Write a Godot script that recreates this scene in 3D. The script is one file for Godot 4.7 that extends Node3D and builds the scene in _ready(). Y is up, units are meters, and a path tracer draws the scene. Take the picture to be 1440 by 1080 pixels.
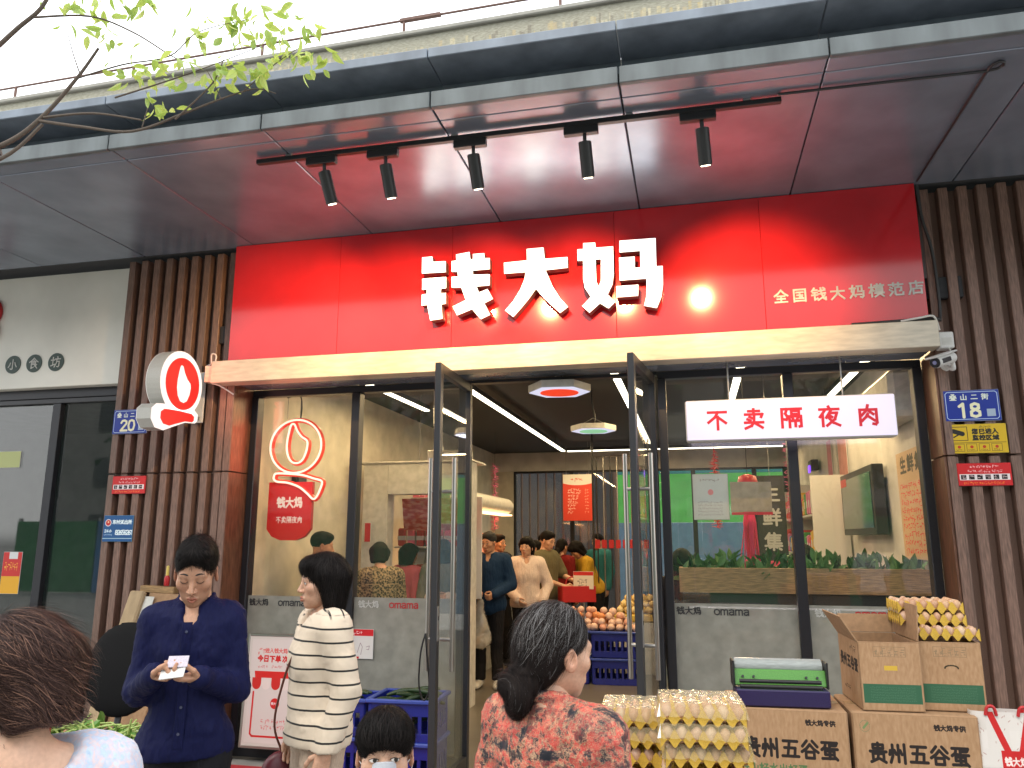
extends Node3D
# A greengrocer's shop front under a metal canopy, shoppers on the pavement, seen on an overcast day.
# x runs along the shop front to the right, y up, z out of the shop towards the street; the window glass stands at z = 0.

var M := {}          # materials
var taken := {}      # names in use at the top level
var rng := RandomNumberGenerator.new()
var noise := FastNoiseLite.new()

# ---------------------------------------------------------------- mesh builder
class MB:
	var v := PackedVector3Array()
	var n := PackedVector3Array()
	var uv := PackedVector2Array()
	var c := PackedColorArray()
	var ix := PackedInt32Array()
	var col := Color.WHITE
	func tri(a: Vector3, b: Vector3, d: Vector3) -> void:
		var nn := (b - a).cross(d - a).normalized()
		var k := v.size()
		v.append(a); v.append(b); v.append(d)
		for j in 3:
			n.append(nn); c.append(col)
		uv.append(Vector2(0, 1)); uv.append(Vector2(1, 1)); uv.append(Vector2(1, 0))
		ix.append(k); ix.append(k + 2); ix.append(k + 1)
	func quad(a: Vector3, b: Vector3, d: Vector3, e: Vector3) -> void:
		var nn := (b - a).cross(e - a).normalized()
		if nn == Vector3.ZERO:
			nn = (d - b).cross(e - b).normalized()
		var k := v.size()
		v.append(a); v.append(b); v.append(d); v.append(e)
		for j in 4:
			n.append(nn); c.append(col)
		uv.append(Vector2(0, 1)); uv.append(Vector2(1, 1)); uv.append(Vector2(1, 0)); uv.append(Vector2(0, 0))
		ix.append(k); ix.append(k + 2); ix.append(k + 1); ix.append(k); ix.append(k + 3); ix.append(k + 2)
	func quad_out(a: Vector3, b: Vector3, d: Vector3, e: Vector3, o: Vector3) -> void:
		if (b - a).cross(e - a).dot(o) < 0.0:
			quad(e, d, b, a)
		else:
			quad(a, b, d, e)
	func box(ctr: Vector3, s: Vector3, bv := 0.0, bs := Basis.IDENTITY) -> void:
		var h := s / 2.0
		for ax in 3:
			var u := (ax + 1) % 3
			var w := (ax + 2) % 3
			for sg in [-1.0, 1.0]:
				var pts: Array[Vector3] = []
				for q in [[-1.0, -1.0], [1.0, -1.0], [1.0, 1.0], [-1.0, 1.0]]:
					var p := Vector3.ZERO
					p[ax] = sg * h[ax]; p[u] = q[0] * (h[u] - bv); p[w] = q[1] * (h[w] - bv)
					pts.append(ctr + bs * p)
				if sg > 0.0:
					quad(pts[0], pts[1], pts[2], pts[3])
				else:
					quad(pts[1], pts[0], pts[3], pts[2])
		if bv <= 0.0:
			return
		for ax in 3:
			var u := (ax + 1) % 3
			var w := (ax + 2) % 3
			for su in [-1.0, 1.0]:
				for sw in [-1.0, 1.0]:
					var p: Array[Vector3] = []
					for q in [[1, -1.0], [1, 1.0], [0, 1.0], [0, -1.0]]:
						var t := Vector3.ZERO
						t[ax] = q[1] * (h[ax] - bv)
						t[u] = su * (h[u] if q[0] == 1 else h[u] - bv)
						t[w] = sw * (h[w] - bv if q[0] == 1 else h[w])
						p.append(ctr + bs * t)
					var o := Vector3.ZERO
					o[u] = su; o[w] = sw
					quad_out(p[0], p[1], p[2], p[3], bs * o)
		for sx in [-1.0, 1.0]:
			for sy in [-1.0, 1.0]:
				for sz in [-1.0, 1.0]:
					var a := ctr + bs * Vector3(sx * h.x, sy * (h.y - bv), sz * (h.z - bv))
					var b := ctr + bs * Vector3(sx * (h.x - bv), sy * h.y, sz * (h.z - bv))
					var d := ctr + bs * Vector3(sx * (h.x - bv), sy * (h.y - bv), sz * h.z)
					if (b - a).cross(d - a).dot(bs * Vector3(sx, sy, sz)) < 0.0:
						tri(a, d, b)
					else:
						tri(a, b, d)
	# a tube through points, with a radius for each; smooth sides
	func tube(pts: Array, rad, seg := 8, caps := true) -> void:
		var prev := Vector3.ZERO
		var first := v.size()
		for i in pts.size():
			var p: Vector3 = pts[i]
			var t: Vector3 = (pts[mini(i + 1, pts.size() - 1)] - pts[maxi(i - 1, 0)]).normalized()
			if prev == Vector3.ZERO:
				prev = t.cross(Vector3.UP if absf(t.y) < 0.9 else Vector3.RIGHT).normalized()
			prev = (prev - t * prev.dot(t)).normalized()
			var q := t.cross(prev)
			var r: float = rad if rad is float else rad[i]
			for k in seg:
				var a := TAU * k / seg
				var d := prev * cos(a) + q * sin(a)
				v.append(p + d * r); n.append(d); c.append(col)
				uv.append(Vector2(float(k) / seg, float(i) / maxf(1.0, pts.size() - 1)))
		for i in pts.size() - 1:
			for k in seg:
				var a := first + i * seg + k
				var b := first + i * seg + (k + 1) % seg
				var d := a + seg
				var e := b + seg
				ix.append_array([a, d, b, b, d, e])
		if caps:
			for end in 2:
				var i0 := 0 if end == 0 else pts.size() - 1
				var ctr: Vector3 = pts[i0]
				var nn: Vector3 = ((pts[0] - pts[1]) if end == 0 else (pts[i0] - pts[i0 - 1])).normalized()
				var k0 := v.size()
				v.append(ctr); n.append(nn); c.append(col); uv.append(Vector2.ZERO)
				for k in seg:
					v.append(v[first + i0 * seg + k]); n.append(nn); c.append(col); uv.append(Vector2.ZERO)
				for k in seg:
					var a := k0 + 1 + k
					var b := k0 + 1 + (k + 1) % seg
					if end == 0:
						ix.append_array([k0, a, b])
					else:
						ix.append_array([k0, b, a])
	func cyl(a: Vector3, b: Vector3, r0: float, r1: float, seg := 16) -> void:
		tube([a, b], [r0, r1], seg)
	# flat polygon in x, y pushed from z0 to z1; what: 1 front, 2 sides, 4 back
	func prism(poly: PackedVector2Array, z0: float, z1: float, what := 7, xf := Transform3D.IDENTITY) -> void:
		var p := poly.duplicate()
		var ar := 0.0
		for i in p.size():
			ar += p[i].cross(p[(i + 1) % p.size()])
		if ar < 0.0:
			p.reverse()
		var t := Geometry2D.triangulate_polygon(p)
		for i in range(0, t.size(), 3):
			var a := p[t[i]]
			var b := p[t[i + 1]]
			var d := p[t[i + 2]]
			if (b - a).cross(d - a) < 0.0:
				var s := b
				b = d; d = s
			if what & 1:
				tri(xf * Vector3(a.x, a.y, z1), xf * Vector3(b.x, b.y, z1), xf * Vector3(d.x, d.y, z1))
			if what & 4:
				tri(xf * Vector3(a.x, a.y, z0), xf * Vector3(d.x, d.y, z0), xf * Vector3(b.x, b.y, z0))
		if what & 2:
			for i in p.size():
				var a := p[i]
				var b := p[(i + 1) % p.size()]
				quad(xf * Vector3(a.x, a.y, z0), xf * Vector3(b.x, b.y, z0), xf * Vector3(b.x, b.y, z1), xf * Vector3(a.x, a.y, z1))
	# profile of (radius, y), turned about the y axis
	func lathe(prof: Array, seg := 16, xf := Transform3D.IDENTITY) -> void:
		var first := v.size()
		for i in prof.size():
			var d: Vector2 = prof[mini(i + 1, prof.size() - 1)] - prof[maxi(i - 1, 0)]
			var nr := Vector2(d.y, -d.x).normalized()
			for k in seg:
				var a := TAU * k / seg
				v.append(xf * Vector3(prof[i].x * cos(a), prof[i].y, prof[i].x * sin(a)))
				n.append((xf.basis * Vector3(nr.x * cos(a), nr.y, nr.x * sin(a))).normalized())
				c.append(col); uv.append(Vector2(float(k) / seg, float(i) / prof.size()))
		for i in prof.size() - 1:
			for k in seg:
				var a := first + i * seg + k
				var b := first + i * seg + (k + 1) % seg
				ix.append_array([a, b, a + seg, b, b + seg, a + seg])
	func add(o: MB, xf: Transform3D, mirror := false) -> void:
		var k := v.size()
		for i in o.v.size():
			var p := o.v[i]
			var q := o.n[i]
			if mirror:
				p.x = -p.x; q.x = -q.x
			v.append(xf * p); n.append((xf.basis * q).normalized())
		c.append_array(o.c); uv.append_array(o.uv)
		for i in range(0, o.ix.size(), 3):
			if mirror:
				ix.append_array([k + o.ix[i], k + o.ix[i + 2], k + o.ix[i + 1]])
			else:
				ix.append_array([k + o.ix[i], k + o.ix[i + 1], k + o.ix[i + 2]])
	func mesh() -> ArrayMesh:
		var a := []
		a.resize(Mesh.ARRAY_MAX)
		a[Mesh.ARRAY_VERTEX] = v; a[Mesh.ARRAY_NORMAL] = n; a[Mesh.ARRAY_TEX_UV] = uv
		a[Mesh.ARRAY_COLOR] = c; a[Mesh.ARRAY_INDEX] = ix
		var m := ArrayMesh.new()
		m.add_surface_from_arrays(Mesh.PRIMITIVE_TRIANGLES, a)
		return m

# ---------------------------------------------------------------- distance field, meshed as surface nets
class Field:
	var o: Vector3
	var cs: float
	var nx: int
	var ny: int
	var nz: int
	var d := PackedFloat32Array()
	func _init(lo: Vector3, hi: Vector3, cell: float) -> void:
		o = lo; cs = cell
		nx = int(ceil((hi.x - lo.x) / cell)) + 1
		ny = int(ceil((hi.y - lo.y) / cell)) + 1
		nz = int(ceil((hi.z - lo.z) / cell)) + 1
		d.resize(nx * ny * nz)
		d.fill(0.25)
	func rng_i(lo: Vector3, hi: Vector3) -> Array[int]:
		return [maxi(0, int((lo.x - o.x) / cs)), mini(nx - 1, int((hi.x - o.x) / cs) + 1), maxi(0, int((lo.y - o.y) / cs)), mini(ny - 1, int((hi.y - o.y) / cs) + 1), maxi(0, int((lo.z - o.z) / cs)), mini(nz - 1, int((hi.z - o.z) / cs) + 1)]
	func cap(a: Vector3, b: Vector3, ra: float, rb: float, k := 0.02) -> void:
		var m := maxf(ra, rb) + k + 2.0 * cs
		var e := Vector3(m, m, m)
		var r := rng_i(a.min(b) - e, a.max(b) + e)
		var ab := b - a
		var inv := 1.0 / maxf(ab.length_squared(), 1e-9)
		var dr := rb - ra
		for z in range(r[4], r[5] + 1):
			for y in range(r[2], r[3] + 1):
				var i := nx * (y + ny * z) + r[0]
				var p := Vector3(o.x + cs * r[0], o.y + cs * y, o.z + cs * z) - a
				for x in range(r[0], r[1] + 1):
					var t := clampf(p.dot(ab) * inv, 0.0, 1.0)
					var q := (p - ab * t).length() - ra - dr * t
					var w := d[i]
					var h := k - absf(w - q)
					var mn := minf(w, q)
					d[i] = mn - h * h / (4.0 * k) if h > 0.0 else mn
					i += 1
					p.x += cs
	func ell(c: Vector3, rr: Vector3, k := 0.02, bs := Basis.IDENTITY, sub := false) -> void:
		var m := maxf(rr.x, maxf(rr.y, rr.z)) + k + 2.0 * cs
		var e := Vector3(m, m, m)
		var r := rng_i(c - e, c + e)
		var tb := bs.transposed()
		var iv := Vector3(1.0 / rr.x, 1.0 / rr.y, 1.0 / rr.z)
		var step := tb * Vector3(cs, 0, 0)
		for z in range(r[4], r[5] + 1):
			for y in range(r[2], r[3] + 1):
				var i := nx * (y + ny * z) + r[0]
				var p := tb * (Vector3(o.x + cs * r[0], o.y + cs * y, o.z + cs * z) - c)
				for x in range(r[0], r[1] + 1):
					var s := p * iv
					var k0 := s.length()
					var q := k0 * (k0 - 1.0) / maxf((s * iv).length(), 1e-6)
					var w := d[i]
					if sub:
						q = -q
						var h := k - absf(w - q)
						var mx := maxf(w, q)
						d[i] = mx + h * h / (4.0 * k) if h > 0.0 else mx
					else:
						var h := k - absf(w - q)
						var mn := minf(w, q)
						d[i] = mn - h * h / (4.0 * k) if h > 0.0 else mn
					i += 1
					p += step
	# keep only where (p - at) . nrm < 0
	func cut(at: Vector3, nrm: Vector3) -> void:
		var i := 0
		for z in nz:
			for y in ny:
				var q := (Vector3(o.x, o.y + cs * y, o.z + cs * z) - at).dot(nrm)
				for x in nx:
					if q > d[i]:
						d[i] = q
					q += cs * nrm.x
					i += 1
	func at(p: Vector3) -> float:
		var g := (p - o) / cs
		var x := clampi(int(g.x), 0, nx - 2)
		var y := clampi(int(g.y), 0, ny - 2)
		var z := clampi(int(g.z), 0, nz - 2)
		var fx := clampf(g.x - x, 0.0, 1.0)
		var fy := clampf(g.y - y, 0.0, 1.0)
		var fz := clampf(g.z - z, 0.0, 1.0)
		var i := x + nx * (y + ny * z)
		var j := i + nx * ny
		var a := lerpf(lerpf(d[i], d[i + 1], fx), lerpf(d[i + nx], d[i + nx + 1], fx), fy)
		var b := lerpf(lerpf(d[j], d[j + 1], fx), lerpf(d[j + nx], d[j + nx + 1], fx), fy)
		return lerpf(a, b, fz)
	func grad(p: Vector3) -> Vector3:
		var e := cs * 0.6
		return Vector3(at(p + Vector3(e, 0, 0)) - at(p - Vector3(e, 0, 0)), at(p + Vector3(0, e, 0)) - at(p - Vector3(0, e, 0)), at(p + Vector3(0, 0, e)) - at(p - Vector3(0, 0, e))).normalized()
	func front(x: float, y: float, z0: float) -> float:
		var z := z0
		while z > -0.3 and at(Vector3(x, y, z)) > 0.0:
			z -= 0.001
		return z
	func mesh(base := Color.WHITE, wr: FastNoiseLite = null, amp := 0.0) -> MB:
		var mb := MB.new()
		var id := PackedInt32Array()
		id.resize(d.size())
		id.fill(-1)
		var sy := nx
		var sz := nx * ny
		for z in nz - 1:
			for y in ny - 1:
				var i := nx * (y + ny * z)
				for x in nx - 1:
					var a0 := d[i]
					var a1 := d[i + 1]
					var a2 := d[i + sy]
					var a3 := d[i + sy + 1]
					var a4 := d[i + sz]
					var a5 := d[i + sz + 1]
					var a6 := d[i + sz + sy]
					var a7 := d[i + sz + sy + 1]
					var cnt := int(a0 < 0.0) + int(a1 < 0.0) + int(a2 < 0.0) + int(a3 < 0.0) + int(a4 < 0.0) + int(a5 < 0.0) + int(a6 < 0.0) + int(a7 < 0.0)
					if cnt > 0 and cnt < 8:
						var s := Vector3.ZERO
						var k := 0.0
						if (a0 < 0.0) != (a1 < 0.0): s += Vector3(a0 / (a0 - a1), 0, 0); k += 1.0
						if (a2 < 0.0) != (a3 < 0.0): s += Vector3(a2 / (a2 - a3), 1, 0); k += 1.0
						if (a4 < 0.0) != (a5 < 0.0): s += Vector3(a4 / (a4 - a5), 0, 1); k += 1.0
						if (a6 < 0.0) != (a7 < 0.0): s += Vector3(a6 / (a6 - a7), 1, 1); k += 1.0
						if (a0 < 0.0) != (a2 < 0.0): s += Vector3(0, a0 / (a0 - a2), 0); k += 1.0
						if (a1 < 0.0) != (a3 < 0.0): s += Vector3(1, a1 / (a1 - a3), 0); k += 1.0
						if (a4 < 0.0) != (a6 < 0.0): s += Vector3(0, a4 / (a4 - a6), 1); k += 1.0
						if (a5 < 0.0) != (a7 < 0.0): s += Vector3(1, a5 / (a5 - a7), 1); k += 1.0
						if (a0 < 0.0) != (a4 < 0.0): s += Vector3(0, 0, a0 / (a0 - a4)); k += 1.0
						if (a1 < 0.0) != (a5 < 0.0): s += Vector3(1, 0, a1 / (a1 - a5)); k += 1.0
						if (a2 < 0.0) != (a6 < 0.0): s += Vector3(0, 1, a2 / (a2 - a6)); k += 1.0
						if (a3 < 0.0) != (a7 < 0.0): s += Vector3(1, 1, a3 / (a3 - a7)); k += 1.0
						id[i] = mb.v.size()
						var p := o + cs * (Vector3(x, y, z) + s / k)
						var g := Vector3(a1 + a3 + a5 + a7 - a0 - a2 - a4 - a6, a2 + a3 + a6 + a7 - a0 - a1 - a4 - a5, a4 + a5 + a6 + a7 - a0 - a1 - a2 - a3).normalized()
						if wr:
							p += g * (amp * wr.get_noise_3dv(p))
						mb.v.append(p)
						mb.n.append(g)
						mb.uv.append(Vector2(p.x, p.y))
						mb.c.append(base)
					i += 1
		for z in range(1, nz - 1):
			for y in range(1, ny - 1):
				var i := nx * (y + ny * z) + 1
				for x in range(1, nx - 1):
					var ins := d[i] < 0.0
					if ins != (d[i + 1] < 0.0):
						face(mb, id[i - sy - sz], id[i - sz], id[i], id[i - sy], ins)
					if ins != (d[i + sy] < 0.0):
						face(mb, id[i - 1 - sz], id[i - 1], id[i], id[i - sz], ins)
					if ins != (d[i + sz] < 0.0):
						face(mb, id[i - 1 - sy], id[i - sy], id[i], id[i - 1], ins)
					i += 1
		if wr and mb.ix.size():      # normals anew from the wrinkled faces
			var nn := PackedVector3Array()
			nn.resize(mb.v.size())
			for t in range(0, mb.ix.size(), 3):
				var f := (mb.v[mb.ix[t + 2]] - mb.v[mb.ix[t]]).cross(mb.v[mb.ix[t + 1]] - mb.v[mb.ix[t]])
				for j in 3:
					nn[mb.ix[t + j]] += f
			for j in nn.size():
				mb.n[j] = nn[j].normalized() if nn[j] != Vector3.ZERO else mb.n[j]
		return mb
	func face(mb: MB, a: int, b: int, c: int, e: int, ins: bool) -> void:
		if a < 0 or b < 0 or c < 0 or e < 0:
			return
		if ins:
			mb.ix.append_array([a, c, b, a, e, c])
		else:
			mb.ix.append_array([a, b, c, a, c, e])

# ---------------------------------------------------------------- nodes
func numbered(s: String) -> String:
	if not taken.has(s):
		taken[s] = 0
		return s
	taken[s] += 1
	return "%s_%03d" % [s, taken[s]]

func thing(nm: String, label: String, cat: String, at := Vector3.ZERO, yaw := 0.0, grp := "") -> Node3D:
	var o := Node3D.new()
	o.name = numbered(nm)
	add_child(o)
	o.position = at
	o.rotation.y = yaw
	o.set_meta("label", label); o.set_meta("category", cat)
	if grp: o.set_meta("group", grp)
	return o

func part(par: Node3D, nm: String, mesh: Mesh, m: Material, at := Vector3.ZERO, bs := Basis.IDENTITY) -> MeshInstance3D:
	var o := MeshInstance3D.new()
	o.name = nm
	o.mesh = mesh
	o.material_override = m
	par.add_child(o, true)
	o.transform = Transform3D(bs, at)
	return o

func single(nm: String, mesh: Mesh, m: Material, label: String, cat: String, at := Vector3.ZERO, bs := Basis.IDENTITY, grp := "") -> MeshInstance3D:
	var o := part(self, numbered(nm), mesh, m, at, bs)
	o.set_meta("label", label); o.set_meta("category", cat)
	if grp: o.set_meta("group", grp)
	return o

func ground_part(nm: String, mesh: Mesh, m: Material, at := Vector3.ZERO) -> MeshInstance3D:
	var o := part(self, numbered(nm), mesh, m, at)
	o.set_meta("kind", "structure")
	return o

var boxes := {}
func bx(s: Vector3, bv := 0.003) -> ArrayMesh:
	var key := [s, bv]
	if not boxes.has(key):
		var b := MB.new()
		b.box(Vector3.ZERO, s, minf(bv, minf(s.x, minf(s.y, s.z)) * 0.3))
		boxes[key] = b.mesh()
	return boxes[key]

# a box given by two corners
func blk(par: Node3D, nm: String, lo: Vector3, hi: Vector3, m: Material, bv := 0.003) -> MeshInstance3D:
	return part(par, nm, bx((hi - lo).abs(), bv), m, (lo + hi) / 2.0)

func rod(par: Node3D, nm: String, a: Vector3, b: Vector3, r: float, m: Material, seg := 12) -> MeshInstance3D:
	var q := MB.new()
	q.cyl(a, b, r, r, seg)
	return part(par, nm, q.mesh(), m)

func pipe(par: Node3D, nm: String, pts: Array, r, m: Material, seg := 8) -> MeshInstance3D:
	var q := MB.new()
	q.tube(smooth(pts), r, seg)
	return part(par, nm, q.mesh(), m)

func smooth(pts: Array, per := 6) -> Array:
	if pts.size() < 3:
		return pts
	var r := []
	for i in pts.size() - 1:
		var a: Vector3 = pts[maxi(i - 1, 0)]
		var b: Vector3 = pts[i]
		var c: Vector3 = pts[i + 1]
		var d: Vector3 = pts[mini(i + 2, pts.size() - 1)]
		for k in per:
			r.append(b.cubic_interpolate(c, a, d, float(k) / per))
	r.append(pts[-1])
	return r

# an upright printed sheet facing +z, lower left corner at the origin of its own axes
func sheet(w: float, h: float) -> ArrayMesh:
	var b := MB.new()
	b.quad(Vector3(-w / 2, -h / 2, 0), Vector3(w / 2, -h / 2, 0), Vector3(w / 2, h / 2, 0), Vector3(-w / 2, h / 2, 0))
	return b.mesh()

# a notice plate: a thin board with a printed face
func plate(par: Node3D, w: float, h: float, th: float, face: Material, edge: Material, at: Vector3, bs := Basis.IDENTITY, nm := "print") -> void:
	part(par, "board", bx(Vector3(w, h, th), 0.002), edge, at, bs)
	part(par, nm, sheet(w - 0.005, h - 0.005), face, at + bs * Vector3(0, 0, th / 2 + 0.0012), bs)

# ---------------------------------------------------------------- materials
func lin(r: float, g: float, b: float) -> Color:
	return Color(r, g, b).linear_to_srgb()

func mat(c: Color, rough := 0.7, metal := 0.0) -> StandardMaterial3D:
	var m := StandardMaterial3D.new()
	m.albedo_color = c.linear_to_srgb()
	m.roughness = rough
	m.metallic = metal
	return m

func ntex(freq: float, lo: float, hi: float, oct := 4, size := 512, type := FastNoiseLite.TYPE_SIMPLEX_SMOOTH, sd := 1) -> NoiseTexture2D:
	var f := FastNoiseLite.new()
	f.noise_type = type; f.frequency = freq; f.fractal_octaves = oct; f.seed = sd
	var t := NoiseTexture2D.new()
	t.width = size; t.height = size; t.seamless = true; t.noise = f
	var g := Gradient.new()
	g.set_color(0, Color(lo, lo, lo)); g.set_color(1, Color(hi, hi, hi))
	t.color_ramp = g
	return t

func rough_tex(m: StandardMaterial3D, alb: Texture2D, sc: Vector3, bump: Texture2D = null, depth := 0.0) -> StandardMaterial3D:
	m.uv1_triplanar = true
	m.uv1_scale = sc
	if alb: m.albedo_texture = alb
	if bump:
		m.heightmap_enabled = true; m.heightmap_texture = bump; m.heightmap_scale = depth
	return m

func glow(c: Color, e: float) -> StandardMaterial3D:
	var m := mat(c * 0.55, 0.5)
	m.emission_enabled = true
	m.emission = c.linear_to_srgb()
	m.emission_energy_multiplier = e
	return m

func printed(im: Image, rough := 0.45, e := 0.0) -> StandardMaterial3D:
	var m := StandardMaterial3D.new()
	var t := ImageTexture.create_from_image(im)
	m.albedo_texture = t
	m.roughness = rough
	m.texture_repeat = false
	if e > 0.0:
		m.emission_enabled = true
		m.emission = Color.BLACK
		m.emission_texture = t
		m.emission_energy_multiplier = e
	return m

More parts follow.
